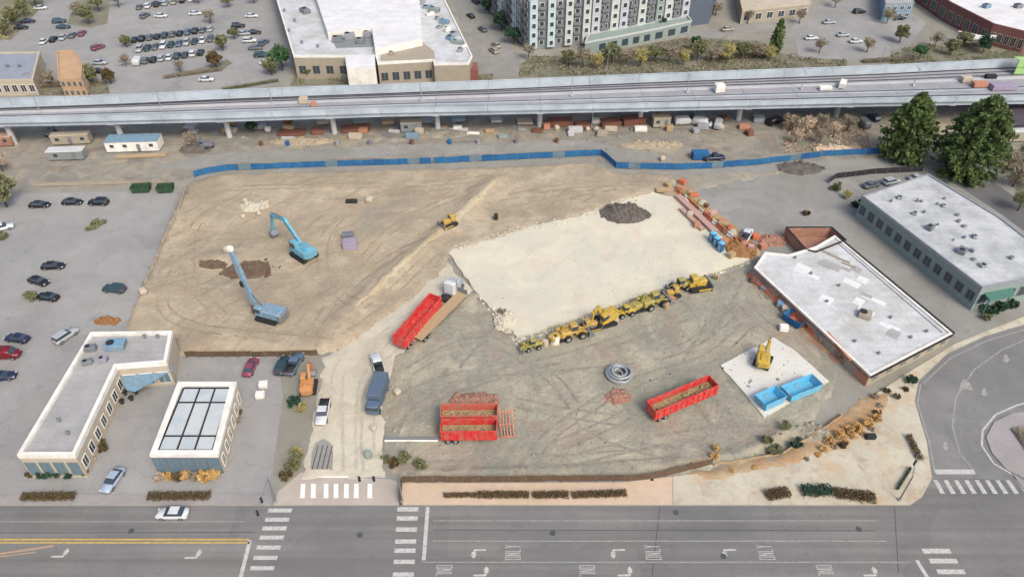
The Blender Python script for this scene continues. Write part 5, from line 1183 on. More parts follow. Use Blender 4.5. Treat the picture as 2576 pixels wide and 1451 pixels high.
heap('soil_heap', 'smaller brown spoil heap at the pit edge opposite the drill rig', (535, 664), 3.2, 1.6, .8, 'pitd', 25, 4)
heap('rubble_heap', 'dark grey rubble heap on the far corner of the cream slab', (1572, 538), 5.6, 4.2, 2.0, 'rubble', 120, 5, r=(.3, .9))
heap('sand_heap', 'pale sand heap with white bags on the dirt behind the cyan excavator', (640, 520), 3.4, 2.2, 1.0, 'haul', 40, 6)
heap('rust_heap', 'rust-orange soil heap at the slab corner beside the warehouse', (1862, 622), 3.6, 4.0, 1.2, 'rusto', 60, 7)
heap('brown_heap', 'brown earth heap behind the paired red trailers', (1192, 1008), 4.4, 2.0, 1.0, 'brickf', 40, 8)
heap('brick_heap', 'reddish brick heap between grey pipe coil and paired trailers', (1552, 1000), 2.6, 1.6, .7, 'brickf', 40, 9)
heap('concrete_heap', 'broken concrete heap where the haul road meets the slab tip', (1272, 808), 2.2, 3.0, .9, 'haul', 40, 10)
heap('debris_heap', 'mixed dark debris heap at the end of the blue fence', (2012, 424), 6.0, 3.4, 1.4, 'rubble', 70, 11)
heap('brick_heap', 'red brick rubble heap against the warehouse roof corner', (1942, 606), 3.4, 2.4, 1.3, 'brickf', 60, 12)
heap('soil_heap', 'grey-brown soil heap by the plaza end of the wash pad', (2040, 1092), 4.0, 2.6, .9, 'dirtg', 40, 13)
heap('wood_heap', 'brown scrap wood heap beside the shop back corner and tan dirt', (268, 808), 2.6, 1.2, .7, 'rusto', 40, 14)
# coil of grey pipe
t = thing('pipe_coil', 'big coil of pale grey pipe lying in the middle of the yard', 'pipe coil', S((1556, 946)))
def torus(R_, r_, z, n=28, m=8, jit=0):
    b = MB(); rings = []
    for i in range(n + 1):
        a = 2 * math.pi * i / n; c_ = Vector((math.cos(a), math.sin(a), 0))
        rings.append([tuple(c_ * (R_ + r_ * math.cos(2 * math.pi * k / m)) + Vector((0, 0, z + r_ * math.sin(2 * math.pi * k / m)))) for k in range(m)])
    return b.loft(rings, cap=False)
for k, (R_, z) in enumerate(((2.2, .25), (1.75, .25), (1.3, .25), (2.05, .66), (1.55, .66), (1.1, .66), (1.9, 1.05), (1.4, 1.05))):
    o_ = torus(R_, .22, z).obj('pipe_turn', M['galv'], t, (.28 * math.sin(k * 2.3), .22 * math.cos(k * 1.7), .05), smooth=True); o_.rotation_euler = (.12 * math.sin(k * 1.9), .12 * math.cos(k * 2.7), k); o_.scale = (1, 1 - .12 * (k % 3), 1)
# long white pipes by the entrance
for k, y in enumerate((1104, 1110)):
    a, b = S((968, y)), S((1102, y)); o = MB().tube((0, 0, .2), (b - a) + Vector((0, 0, .2)), .18, n=8).obj('long_pipe', M['white' if k else 'steel'], None, a); tag(o, ['grey long pipe nearest the paired red trailers, back of two', 'white long pipe in front of the grey one by the yard entrance'][k], 'pipe')
# yellow plant along the slab
dozer('yellow_bulldozer', 'yellow bulldozer on the dirt berm above the slab', (1130, 566), R(215), 'gold', 1.0)
loader('yellow_loader', 'golden loader in the row below the slab, next to white drums', (1442, 846), R(20), 'gold', 1.15)
excavator('yellow_excavator', 'yellow excavator in the machine row beside the golden loader', (1520, 812), R(200), 'yellow', .3, .6, 1.1)
loader('yellow_loader', 'olive-yellow loader in the middle gap of the machine row', (1645, 768), R(25), 'olive', 1.2)
dozer('yellow_bulldozer', 'bright yellow bulldozer at the warehouse end of the machine row', (1752, 724), R(15), 'yellow', 1.25)
loader('yellow_loader', 'small yellow-green loader behind the bright yellow bulldozer', (1708, 728), R(200), 'olive', 1.0)
excavator('yellow_excavator', 'small yellow excavator on the wash pad behind the blue skips', (1918, 912), R(60), 'yellow', .2, .6, 1.0)
loader('yellow_loader', 'small olive loader at the left end of the machine row below the slab', (1338, 876), R(200), 'olive', .8)
excavator('yellow_excavator', 'small golden excavator between white tank and golden loader', (1404, 854), R(30), 'gold', .2, .5, .75)
dozer('yellow_bulldozer', 'small golden bulldozer between golden loader and yellow excavator', (1484, 826), R(20), 'gold', .9)
loader('yellow_loader', 'small yellow loader just right of the yellow excavator', (1572, 792), R(200), 'yellow', .85)
excavator('yellow_excavator', 'small olive excavator left of the olive loader', (1604, 778), R(20), 'olive', .3, .5, .8)
dozer('yellow_bulldozer', 'small tan-yellow bulldozer between olive loader and the bright one', (1690, 744), R(200), 'gold', .9)
def drum(label, at, m, group='drums at the machine row', r=.4, h=.95):
    b = MB(); b.tube((0, 0, 0), (0, 0, h), r, n=12)
    for z in (.05, h * .35, h * .65, h - .05): b.tube((0, 0, z - .03), (0, 0, z + .03), r * 1.06, n=12)
    return tag(b.obj('steel_drum', M[m], None, S(at)), label, 'drum', group)
for k, (x, y, m, l) in enumerate(((1372, 868, 'cream', 'cream drum in the machine row between green shrub and white tank'), (1492, 822, 'cream', 'cream drum just left of the yellow excavator in the machine row'), (1478, 826, 'cream', 'cream drum second left of the yellow excavator in the machine row'), (1548, 812, 'cream', 'cream drum just right of the yellow excavator in the machine row'), (1688, 758, 'salmon', 'salmon drum between the olive loader and bulldozer'), (1676, 774, 'wood', 'tan drum in front of the salmon drum in the machine row'))): drum(l, (x, y), m, r=.55, h=1.1)
t = thing('water_tank', 'white plastic water tank standing beside the golden loader', 'tank', S((1396, 862)))
MB().tube((0, 0, .1), (0, 0, 1.4), .85, n=16).tube((0, 0, 1.4), (0, 0, 1.7), .85, .3, n=16).obj('shell', M['white'], t); MB().tube((0, 0, 1.7), (0, 0, 1.8), .3, n=10).obj('cap', M['dark'], t); MB().box((0, 0, .05), (1.9, 1.9, .1)).obj('pallet', M['wood'], t)
for k, (x, y, s_, mk, l) in enumerate(((1318, 880, 1.2, 'lf_yel', 'dry yellow shrub at the left end of the machine row'), (1352, 872, .9, 'lf_oli', 'olive shrub beside the cream drum in the machine row'), (1574, 786, 1.2, 'lf_yel', 'dry shrub between yellow excavator and olive loader'), (1600, 780, 1.0, 'lf_brn', 'brown twiggy shrub just left of the olive loader'), (1630, 758, 1.0, 'lf_yel', 'dry yellow shrub behind the olive loader'), (1412, 850, 1.0, 'lf_yel', 'dry yellow shrub left of the golden loader'), (1468, 838, .8, 'lf_yel', 'small dry shrub right of the golden loader'), (1262, 790, .9, 'lf_brn', 'brown twigs on the broken concrete heap'), (1800, 700, .7, 'lf_yel', 'small dry shrub beyond the bright yellow bulldozer'))):
    shrub(l, (x, y), mk, s_, k)
# blue skips on the pad
def skip(name, label, a, b, m, w=2.2, h=1.5, cat='skip'):
    p, q = S(a), S(b); L = (q - p).length; t = thing(name, label, cat, (p + q) / 2, math.atan2(q.y - p.y, q.x - p.x))
    for s_ in (-1, 1):
        MB().add([(-L / 2, s_ * w / 2, .15), (L / 2, s_ * w / 2, .15), (L / 2 + .4, s_ * (w / 2 + .1), h), (-L / 2 - .4, s_ * (w / 2 + .1), h), (-L / 2, s_ * (w / 2 - .08), .15), (L / 2, s_ * (w / 2 - .08), .15), (L / 2 + .4, s_ * (w / 2 + .02), h), (-L / 2 - .4, s_ * (w / 2 + .02), h)],
                 [(0, 1, 2, 3), (7, 6, 5, 4), (3, 2, 6, 7), (0, 3, 7, 4), (1, 5, 6, 2), (0, 4, 5, 1)]).obj('side_wall', M[m], t)
    for e in (-1, 1):
        MB().add([(e * L / 2, -w / 2 + .05, .15), (e * L / 2, w / 2 - .05, .15), (e * (L / 2 + .4), w / 2 - .02, h - .03), (e * (L / 2 + .4), -w / 2 + .02, h - .03), (e * (L / 2 - .08), -w / 2 + .05, .15), (e * (L / 2 - .08), w / 2 - .05, .15), (e * (L / 2 + .32), w / 2 - .02, h - .03), (e * (L / 2 + .32), -w / 2 + .02, h - .03)],
                 [(0, 1, 2, 3), (7, 6, 5, 4), (3, 2, 6, 7)]).obj('end_wall', M[m], t)
    MB().box((0, 0, .2), (L, w - .1, .12)).obj('floor', M[m], t)
    return t
skip('blue_skip', 'sky blue skip at the street corner of the wash pad', (1912, 1022), (1956, 1002), 'sky', 2.6, 1.8)
skip('blue_skip', 'longer sky blue skip at the far right of the wash pad', (1976, 1000), (2046, 972), 'sky', 2.6, 1.8)
skip('blue_skip', 'small mid-blue skip beside the warehouse wall', (1978, 800), (2016, 822), 'blue', 2.4, 1.6)
skip('green_skip', 'dark green skip at the back corner of the near lot', (338, 482), (378, 480), 'lf_dgr' if False else 'lf_dgr', 2.2, 1.6)
skip('green_skip', 'second dark green skip, closer to the dirt site', (402, 482), (436, 480), 'lf_dgr', 2.2, 1.6)
# lumber and pipe stacks along the slab edge
def stack(name, label, a, b, m, w, nz, ny, cat='lumber', board=(.3, .18)):
    p, q = S(a), S(b); L = (q - p).length; t = thing(name, label, cat, (p + q) / 2, math.atan2(q.y - p.y, q.x - p.x)); rnd = random.Random(int(a[0] + a[1]))
    bw = w / ny; me = MB().cbox((0, 0, 0), (1, bw * .94, board[1]), .02).mesh('board', M[m])
    for z in range(nz):
        for y in range(ny): put('board', me, t, (rnd.uniform(-.15, .15), -w / 2 + bw * (y + .5), .12 + board[1] * (z + .5) * 1.05), scale=(L * rnd.uniform(.93, 1), 1, 1))
    for x in (-.35, 0, .35): MB().box((x * L, 0, .05), (.12, w, .1)).obj('bearer', M['wood'], t)
    return t
stack('lumber_stack', 'pink wrapped lumber row along the far slab edge, outer row', (1702, 500), (1800, 590), 'pink', 1.5, 5, 4)
stack('lumber_stack', 'shorter pinkish lumber row on the slab, inner row', (1712, 528), (1768, 582), 'pink', 1.1, 3, 3)
stack('lumber_stack', 'short tan lumber stack at the top corner of the slab', (1648, 484), (1692, 478), 'wood', 1.6, 3, 4)
stack('panel_stack', 'peach plywood panel stack against the long warehouse wall', (1906, 708), (1945, 742), 'salmon', 2.0, 3, 3)
stack('lumber_stack', 'tan lumber stack lying in the dirt beside the orange plants', (1740, 1170), (1790, 1160), 'wood', 1.0, 2, 3)
def barrier(label, at, rz, m):
    b = MB(); pr = [(-.35, 0), (.35, 0), (.3, .2), (.12, .45), (.1, .95), (-.1, .95), (-.12, .45), (-.3, .2)]
    b.loft([[(-.95, y, z) for y, z in pr], [(.95, y, z) for y, z in pr]]); return tag(b.obj('road_barrier', M[m], None, S(at), rz), label, 'barrier', 'barriers between slab and side lot')
W18 = ('first', 'second', 'third', 'fourth', 'fifth', 'sixth', 'seventh', 'eighth', 'ninth', 'tenth', 'eleventh', 'twelfth', 'thirteenth', 'fourteenth', 'fifteenth', 'sixteenth', 'seventeenth', 'eighteenth')
bz = yaw((1712, 482), (1850, 596))
for k in range(16):
    u = k / 15; m_ = ('barrier', 'salmon', 'white', 'barrier')[k % 4]
    barrier('%s plastic barrier from the top in the %s line beside the pink lumber' % (W18[k], 'mixed orange'), (1706 + 140 * u, 486 + 118 * u), bz + .12 * math.sin(k * 2), m_)
bz = yaw((1896, 690), (2060, 850))
for k in range(14):
    u = k / 13; barrier('%s orange barrier from the top in the line along the warehouse side' % W18[k], (1890 + 160 * u, 700 + 146 * u), bz + .1 * math.sin(k * 3), ('barrier', 'salmon', 'barrier')[k % 3])
for k, (x, y, m_, l) in enumerate(((1900, 600, 'barrier', 'orange crate between white pickup and brick rubble'), (1918, 624, 'salmon', 'salmon crate at the tip of the warehouse roof'), (1838, 646, 'wood', 'tan crate at the slab tip by the rust heap'), (1822, 612, 'salmon', 'salmon crate between toilets and rust heap'), (1735, 545, 'cream', 'cream crate beside the inner pinkish lumber'), (1752, 570, 'salmon', 'salmon crate at the end of the inner pinkish lumber'), (1722, 512, 'cream', 'cream crate between the two pinkish lumber rows'), (1680, 470, 'wood', 'tan crate behind the lumber at the top slab corner'), (1716, 462, 'barrier', 'orange crate at the top end of the barrier line'), (1964, 770, 'pblue', 'pale blue crate beside the warehouse barriers'), (1970, 830, 'white', 'white crate in front of the blue skip'))):
    crate('material_crate', l, S((x, y)), (1.6, 1.3, 1.0), .3 * k, m_)
rs = random.Random(21)
for k in range(14):
    u = k / 13; x, y = 1716 + 175 * u + rs.uniform(-9, 9), 474 + 158 * u + rs.uniform(-6, 6); m_ = ('salmon', 'wood', 'barrier', 'cream', 'rust', 'salmon', 'pink')[k % 7]
    crate('material_crate', '%s %s crate from the top in the orange earth strip by the side lot' % (W18[k], {'salmon': 'salmon', 'wood': 'tan', 'barrier': 'orange', 'cream': 'cream', 'rust': 'rusty', 'pink': 'pink'}[m_]), S((x, y)), (rs.uniform(.9, 2.4), rs.uniform(.8, 1.4), rs.uniform(.5, 1.2)), rs.uniform(0, 3), m_)
for k in range(12):
    u = k / 11; x, y = 1896 + 232 * u + rs.uniform(-8, 8), 706 + 200 * u + rs.uniform(-6, 6); m_ = ('rust', 'pblue', 'salmon', 'wood', 'cream', 'barrier')[k % 6]
    crate('material_crate', '%s %s crate from the top in the rubble strip by the warehouse wall' % (W18[k], {'salmon': 'salmon', 'wood': 'tan', 'barrier': 'orange', 'cream': 'cream', 'rust': 'rusty', 'pblue': 'pale blue'}[m_]), S((x, y)), (rs.uniform(.9, 2.2), rs.uniform(.8, 1.4), rs.uniform(.4, 1.1)), rs.uniform(0, 3), m_)
def toilet(label, at, rz):
    t = thing('portable_toilet', label, 'toilet', S(at), rz, 'portable toilets by the slab edge'); b = M['blue']
    MB().cbox((0, 0, 1.1), (1.15, 1.15, 2.1), .05).obj('cabin', b, t); MB().box((.59, 0, 1.05), (.05, .7, 1.8)).obj('door', M['pblue'], t); MB().loft([[(-.6, -.6, 2.15), (.6, -.6, 2.15), (.6, .6, 2.15), (-.6, .6, 2.15)], [(-.4, -.4, 2.4), (.4, -.4, 2.4), (.4, .4, 2.4), (-.4, .4, 2.4)]]).obj('roof', M['sky'], t); return t
for k, (x, y) in enumerate(((1790, 606), (1800, 618), (1811, 631))): toilet('%s blue portable toilet counted from the pink lumber toward the warehouse' % ('first', 'second', 'third')[k], (x, y), R(-140))
car('pickup', 'white', (1876, 598), R(60), 'white pickup by the rust soil heap and brick rubble', near=True)
# small bits on the dirt
def bag(label, at, s_, m='cream', group='white bulk bags on the dirt'):
    b = MB(); s_ *= .72; b.loft([[(x * k * s_, y * k * s_, z * s_) for x, y in ((-.5, -.35), (-.35, -.5), (.35, -.5), (.5, -.35), (.5, .35), (.35, .5), (-.35, .5), (-.5, .35))] for k, z in ((.85, 0), (1.08, .35), (1.0, .75), (.7, .95))]); o = b.obj('bulk_bag', M[m], None, S(at), random.Random(at[0]).uniform(0, 3)); return tag(o, label, 'bag', group)
for x, y, s_, l in ((618, 508, 1.4, 'white bulk bag on the far side of the pale sand heap'), (662, 528, 1.7, 'white bulk bag at the front of the pale sand heap'), (612, 548, 1.3, 'white bulk bag left in front of the pale sand heap'), (672, 512, 1.2, 'white bulk bag right behind the pale sand heap'), (930, 508, 2.0, 'lone white bulk bag far back on the dirt'), (572, 632, 1.6, 'white bulk bag beside the spoil pit under the mast tip'), (1000, 990, 1.5, 'white bulk bag just right of the slate box truck'), (940, 1080, 1.2, 'white bulk bag in front of the slate box truck'), (362, 738, 1.8, 'white bulk bag at the pale tan barrier end'), (652, 540, 1.2, 'white bulk bag in the middle front of the sand heap')): bag(l, (x, y), s_)
crate('generator', 'lilac grey generator standing on the dirt beyond the cyan excavator', S((882, 622)), (3.0, 2.2, 1.7), .15, 'lilac', 'generator')
crate('generator', 'smaller steel generator behind the lilac one on the dirt', S((876, 598)), (2.4, 1.5, 1.2), .15, 'steel', 'generator')
crate('tool_box', 'dark tool box on the dirt left of the lone white bag', S((885, 510)), (2.6, 1.0, .7), .0, 'dark', 'tool box')
crate('tool_box', 'dark tool box on the slab edge below the berm', S((1248, 552)), (.9, .9, 1.3), .0, 'dark', 'tool box')
crate('utility_box', 'white utility box beside the pavilion, farther of two', S((664, 972)), (1.5, 1.2, .9), .1, 'white', 'box')
crate('utility_box', 'white utility box beside the pavilion, nearer of two', S((656, 998)), (1.5, 1.2, .9), .1, 'white', 'box')
crate('tool_box', 'dark box on the plaza near the orange plants', S((2188, 1102)), (1.6, .8, .8), .0, 'dark', 'box')
crate('control_cabinet', 'grey control cabinet by the west edge of the yard entrance', S((928, 1150)), (1.0, .8, 1.3), .0, 'gwall', 'cabinet')
# oval median in the entry
mo = [(783, 1182), (786, 1140), (796, 1116), (814, 1106), (832, 1116), (838, 1140), (836, 1182)]
t = tag(MB().prism([(p.x - G(812, 1150).x, p.y - G(812, 1150).y) for p in GP(mo)], 0, .32, 1, 0).obj('oval_median', [M['lot2'], M['kerb']], None, G(812, 1150)), 'round-ended grey median in the yard entrance before the crosswalk', 'median')
for k in range(4):
    p = G(794 + k * 12, 1152) - G(812, 1150); MB().box((p.x, p.y, .33), (.16, 4.6, .03)).obj('groove', M['tar'], t)
# outdoor seating and sign by the shop
for k, (x, y) in enumerate(((300, 1000), (316, 992), (332, 1006), (308, 1014), (344, 990))):
    t = thing('patio_table', '%s dark patio table in the shop forecourt counted from the wall' % ('first', 'second', 'third', 'fourth', 'fifth')[k], 'table', S((x, y)), k * .5, 'patio tables'); MB().tube((0, 0, .7), (0, 0, .76), .5, n=12).obj('top', M['dark'], t); MB().tube((0, 0, .02), (0, 0, .7), .05).obj('leg', M['steel'], t); MB().tube((0, 0, 0), (0, 0, .04), .3, n=10).obj('base', M['dark'], t)
# traffic signals and lamps
def signal(label, at, rz, arm=6.0):
    t = thing('traffic_signal', label, 'traffic light', S(at), rz, 'traffic signals at the crossings'); MB().tube((0, 0, 0), (0, 0, 6), .13, .09).obj('pole', M['steel'], t); MB().tube((0, 0, 5.7), (arm, 0, 6.0), .07, .05).obj('mast_arm', M['steel'], t)
    for x in (arm * .6, arm * .95): MB().cbox((x, 0, 5.7), (.35, .3, 1.0), .05).obj('signal_head', M['dark'], t)
    MB().tube((0, 0, 0), (0, 0, .3), .25, n=10).obj('base', M['kerb'], t); return t
signal('traffic signal on the corner between pavilion drive and yard entrance', (694, 1262), R(-90)); signal('traffic signal at the peach end of the main sidewalk', (1012, 1262), R(180)); signal('traffic signal at the plaza tip by the roundabout crosswalk', (2262, 1258), R(60), 5)
def lamp(label, at, rz, h=9.0):
    t = thing('street_lamp', label, 'street lamp', S(at), rz, 'street lamps'); MB().tube((0, 0, 0), (0, 0, h), .11, .07).obj('pole', M['galv'], t); MB().tube((0, 0, h - .1), (1.6, 0, h + .1), .05).obj('arm', M['galv'], t); MB().cbox((1.9, 0, h + .1), (.8, .3, .16), .04).obj('lamp_head', M['steel'], t); MB().tube((0, 0, 0), (0, 0, .5), .25, n=8).obj('base', M['kerb'], t)
lamp('street lamp in the far lot by the brown planting island', (452, 222), R(100), 8); lamp('street lamp behind the guideway at the apartment shrubs', (1526, 190), R(-90), 8); lamp('street lamp leaning over the vans under the guideway', (1488, 322), R(90), 7); lamp('street lamp beyond the guideway near the white pallet', (2205, 190), R(0), 9)

# ------------------------------------------------------------------ things under and beside the guideway
def cabin(name, label, a, b, w, h, roofm, wallm='white', cat='cabin'):
    p, q = S(a), S(b); L = (q - p).length; t = thing(name, label, cat, (p + q) / 2, math.atan2(q.y - p.y, q.x - p.x))
    MB().box((0, 0, h / 2 + .3), (L, w, h)).obj('wall', M[wallm], t); MB().cbox((0, 0, h + .38), (L + .2, w + .2, .16), .04).obj('roof', M[roofm], t)
    n = max(2, int(L / 3))
    for k in range(n):
        x = -L / 2 + L * (k + .5) / n
        if k == n // 2: MB().box((x, -w / 2 - .03, 1.3), (.9, .08, 2.0)).obj('door', M['steel'], t)
        else: MB().box((x, -w / 2 - .03, h * .6 + .3), (1.0, .08, .8)).obj('window', M['glass'], t)
    MB().box((0, 0, .15), (L * .95, w * .8, .3)).obj('skid', M['dark'], t)
    return t
cabin('site_office', 'site office cabin with pale blue roof under the guideway', (278, 376), (408, 372), 4.2, 2.7, 'pblue')
cabin('site_trailer', 'long narrow trailer with cream roof left of the blue-roofed office', (138, 362), (232, 358), 2.4, 2.4, 'cream', 'tanw')
cabin('site_trailer', 'white-roofed trailer in front of the cream-roofed one', (128, 400), (218, 397), 2.6, 2.2, 'wroof', 'greyw')
cabin('site_trailer', 'pinkish-roofed cabin at the left frame edge under the guideway', (-60, 366), (42, 362), 3.0, 2.4, 'pink', 'brickf')
cabin('site_container', 'beige container between rusty stacks and white vans under the guideway', (1640, 318), (1682, 316), 2.6, 2.5, 'cream', 'tanw', 'container')
cabin('site_container', 'pale roofed container left of the second guideway column group', (1010, 330), (1062, 328), 2.4, 2.4, 'cream', 'greyw', 'container')
cabin('site_trailer', 'white cabin by the right frame edge behind the office lot', (2530, 352), (2640, 350), 3.0, 2.6, 'wroof', 'tanw')
for k, (a, b, nz, ny, l) in enumerate((((1378, 316), (1440, 314), 5, 7, 'rusty beam stack under the guideway, first from the left'), ((1446, 320), (1484, 318), 3, 6, 'rusty beam stack under the guideway, second and lowest'), ((1510, 316), (1560, 312), 4, 6, 'rusty beam stack under the guideway, third from the left'), ((1564, 314), (1622, 308), 6, 7, 'rusty beam stack under the guideway, tallest, nearest the beige container'), ((860, 330), (930, 326), 3, 6, 'rusty beam stack under the guideway behind the long blue fence'), ((700, 338), (770, 336), 2, 6, 'low rusty beam stack near the left guideway column'))):
    stack('beam_stack', l, a, b, 'rust', 3.0, nz, ny, 'steel', (.4, .3))
for x, y, s_, l in ((1400, 326, 1.8, 'white bulk bag in front of the first rusty beam stack'), (1478, 328, 1.5, 'white bulk bag in front of the second rusty beam stack'), (1500, 330, 1.7, 'white bulk bag between second and third rusty beam stacks'), (1666, 404, 1.8, 'white bulk bag behind the step of the blue fence')): bag(l, (x, y), s_, group='white bulk bags under the guideway')
car('van', 'white', (1720, 312), R(10), 'white van under the guideway right of the beige container')
car('van', 'white', (1766, 316), R(-20), 'white van under the guideway in the middle of three')
car('van', 'silver', (1806, 318), R(70), 'silver van under the guideway parked across')
crate('tarped_load', 'bright blue tarped load behind the deep blue fence', S((1760, 398)), (4.2, 2.4, 1.8), .05, 'blue', 'load')
car('pickup', 'navy', (1795, 402), R(4), 'dark blue pickup behind the deep blue fence')
car('van', 'black', (1950, 312), R(30), 'black van under the guideway left of the dry trees')
car('van', 'grey', (2168, 316), R(100), 'grey van parked next to the smaller conifer')
car('suv', 'navy', (2196, 300), R(100), 'navy car squeezed between grey van and guideway column')
excavator('grey_excavator', 'small dark excavator under the guideway at the tangled scrap', (520, 372), R(150), 'steel', .4, .8, .8)
excavator('grey_excavator', 'dark excavator under the left end of the guideway', (130, 340), R(100), 'steel', .2, .8, .8)
heap('scrap_heap', 'tangled brown scrap heap right of the blue-roofed office', (492, 378), 4.5, 2.0, 1.6, 'rubble', 50, 21)
heap('gravel_heap', 'low gravel heap in the middle of the strip under the guideway', (1120, 336), 7, 3.0, 1.2, 'gravel', 40, 22)
heap('soil_heap', 'long low soil bank under the guideway behind the blue fence', (760, 356), 9, 2.4, 1.0, 'dirt', 40, 23)
heap('soil_heap', 'grey soil bank under the guideway near the pale container', (960, 350), 8, 2.0, .9, 'gravel', 40, 24)
heap('soil_heap', 'tan soil bank behind the step of the blue fence', (1640, 366), 9, 2.6, .8, 'dirt', 40, 25)
heap('soil_heap', 'peach soil bank behind the short blue fence stretch', (2100, 374), 6, 2.0, .9, 'walkp', 40, 26)
stack('pipe_stack', 'pale pipe stack on legs beside the central guideway column', (1110, 330), (1178, 328), 'concl', 1.4, 2, 4, 'pipes')
stack('lumber_stack', 'tan lumber stack in front of the blue-roofed office', (288, 398), (420, 392), 'wood', 1.4, 2, 3)

# ------------------------------------------------------------------ cars
car('sedan', 'white', (437, 1296), R(180), 'white sedan driving along the road past the pavilion', near=True, name='driving_car')
car('sedan', 'paleblue', (287, 1212), yaw((312, 1170), (268, 1230)), 'pale blue sedan leaving the drive between shop and pavilion', near=True, name='driving_car')
NB = 'cars in the near lot'
for kind, c_, at, rz, l in (('sedan', 'black', (102, 520), 4, 'black sedan by the olive tree, first of the back row'), ('sedan', 'black', (184, 513), 2, 'low black sedan, second of the back row in the near lot'), ('suv', 'black', (250, 514), 178, 'black SUV, third of the back row in the near lot'),
                            ('sedan', 'black', (136, 674), 4, 'black sedan alone in the middle of the near lot'), ('sedan', 'black', (100, 712), -20, 'black sedan with white mark beside the lone shrub'), ('sedan', 'black', (122, 752), 170, 'black sedan behind the lone shrub in the near lot'), ('suv', 'teal', (290, 732), 172, 'dark teal SUV beside the white bag at the dirt edge'),
                            ('suv', 'silver', (168, 850), 60, 'silver SUV parked behind the back corner of the shop'), ('sedan', 'navy', (46, 856), 170, 'navy sedan behind the dark red van'), ('sedan', 'navy', (8, 952), 10, 'navy sedan at the frame edge below the dark red van')):
    car(kind, c_, at, R(rz), l, NB, near=True)
car('van', 'red', (14, 898), R(5), 'dark red van cut by the frame edge', NB, near=True)
car('suv', 'white', (8, 578), R(30), 'white SUV at the frame edge under the olive tree', NB, near=True)
car('sedan', 'maroon', (632, 928), R(86), 'dusty red sedan parked against the brown fence', near=True)
car('suv', 'teal', (712, 925), R(84), 'dark teal SUV, left of two by the brown fence', near=True)
car('pickup', 'blue', (742, 922), R(80), 'blue-grey pickup, right of two by the brown fence', near=True)
FB = 'cars in the far lot'
ordn = ('first', 'second', 'third', 'fourth', 'fifth', 'sixth', 'seventh', 'eighth', 'ninth', 'tenth', 'eleventh', 'twelfth')
rnd = random.Random(3)
pal = ['black', 'black', 'grey', 'black', 'teal', 'grey', 'black', 'blue', 'black', 'grey', 'silver', 'black']
for k in range(11):
    u = k / 10; at = (340 + 190 * u, 104 - 27 * u)
    car('suv' if k % 3 else 'sedan', pal[k], at, R(98), '%s %s car from the left in the dark upper row of the far lot' % (ordn[k], pal[k]), FB)
pal3 = ['silver', 'teal', 'grey', 'white', 'teal', 'blue', 'silver', 'teal', 'white', 'grey']
for k in range(10):
    u = k / 9; at = (352 + 178 * u, 128 - 25 * u)
    car('sedan' if k % 3 else 'suv', pal3[k], at, R(-82), '%s %s car from the left in the middle row of the far lot' % (ordn[k], pal3[k]), FB)
pal4 = ['grey', 'white', 'black', 'silver', 'tan', 'black', 'white']
for k in range(7):
    u = k / 6; at = (352 + 130 * u, 22 - 20 * u)
    car('suv' if k % 2 else 'sedan', pal4[k], at, R(98), '%s %s car from the left in the topmost row of the far lot' % (ordn[k], pal4[k]), FB)
pal5 = ['black', 'silver', 'white', 'grey', 'teal', 'white']
for k in range(6):
    u = k / 5; at = (600 + 72 * u, 70 + 92 * u)
    car('sedan' if k % 2 else 'suv', pal5[k], at, R(8), '%s %s car from the top in the column beside the store' % (ordn[k], pal5[k]), FB)
pal6 = ['white', 'black', 'silver', 'grey', 'maroon']
for k in range(5):
    car('sedan', pal6[k], (112 + 24 * k, 108 - 5 * k), R(96), '%s %s car from the left in the short row above the low shop' % (ordn[k], pal6[k]), FB)
pal2 = ['white', 'grey', 'black', 'silver', 'white', 'teal', 'teal', 'white', 'black']
for k in range(9):
    u = k / 8; at = (348 + 158 * u, 160 - 24 * u)
    car('van' if k == 0 else ('suv' if k % 2 else 'sedan'), pal2[k], at, R(98), '%s %s %s from the left in the lower row of the far lot' % (ordn[k], pal2[k], 'van' if k == 0 else 'car'), FB)
for kind, c_, at, rz, l in (('sedan', 'black', (396, 14), 5, 'black car near the top edge of the far lot'), ('suv', 'grey', (366, 44), 80, 'grey SUV beside the white one in the upper far lot'), ('sedan', 'white', (406, 44), 5, 'white car beside the grey SUV in the upper far lot'), ('sedan', 'white', (492, 38), 10, 'white car under the brown tree in the upper far lot'),
                            ('suv', 'teal', (150, 58), 15, 'teal SUV left of the olive island in the far lot'), ('sedan', 'teal', (160, 72), 5, 'teal sedan in front of the teal SUV in the far lot'), ('sedan', 'navy', (72, 58), 10, 'navy car next to the slanting olive trees, farther one'), ('sedan', 'black', (54, 74), 10, 'black car next to the slanting olive trees, nearer one'), ('sedan', 'white', (104, 24), 10, 'white car behind the slanting olive trees'),
                            ('suv', 'maroon', (248, 124), 60, 'dusty red SUV right of the orange stucco building'), ('sedan', 'silver', (252, 162), 5, 'silver sedan right of the orange stucco building'), ('sedan', 'black', (250, 184), 5, 'black sedan in front of the silver one by the stucco building'), ('sedan', 'white', (520, 204), 4, 'white car in front of the brown planting island'), ('sedan', 'black', (640, 86), 5, 'black car near the store side of the far lot'), ('suv', 'blue', (664, 112), 70, 'blue SUV behind the green tree at the store'), ('sedan', 'white', (634, 44), 5, 'white car near the store side at the top of the far lot'), ('sedan', 'teal', (662, 142), 5, 'dark teal car beside the green tree at the store')):
    car(kind, c_, at, R(rz), l, FB)
SB = 'cars on the side street'
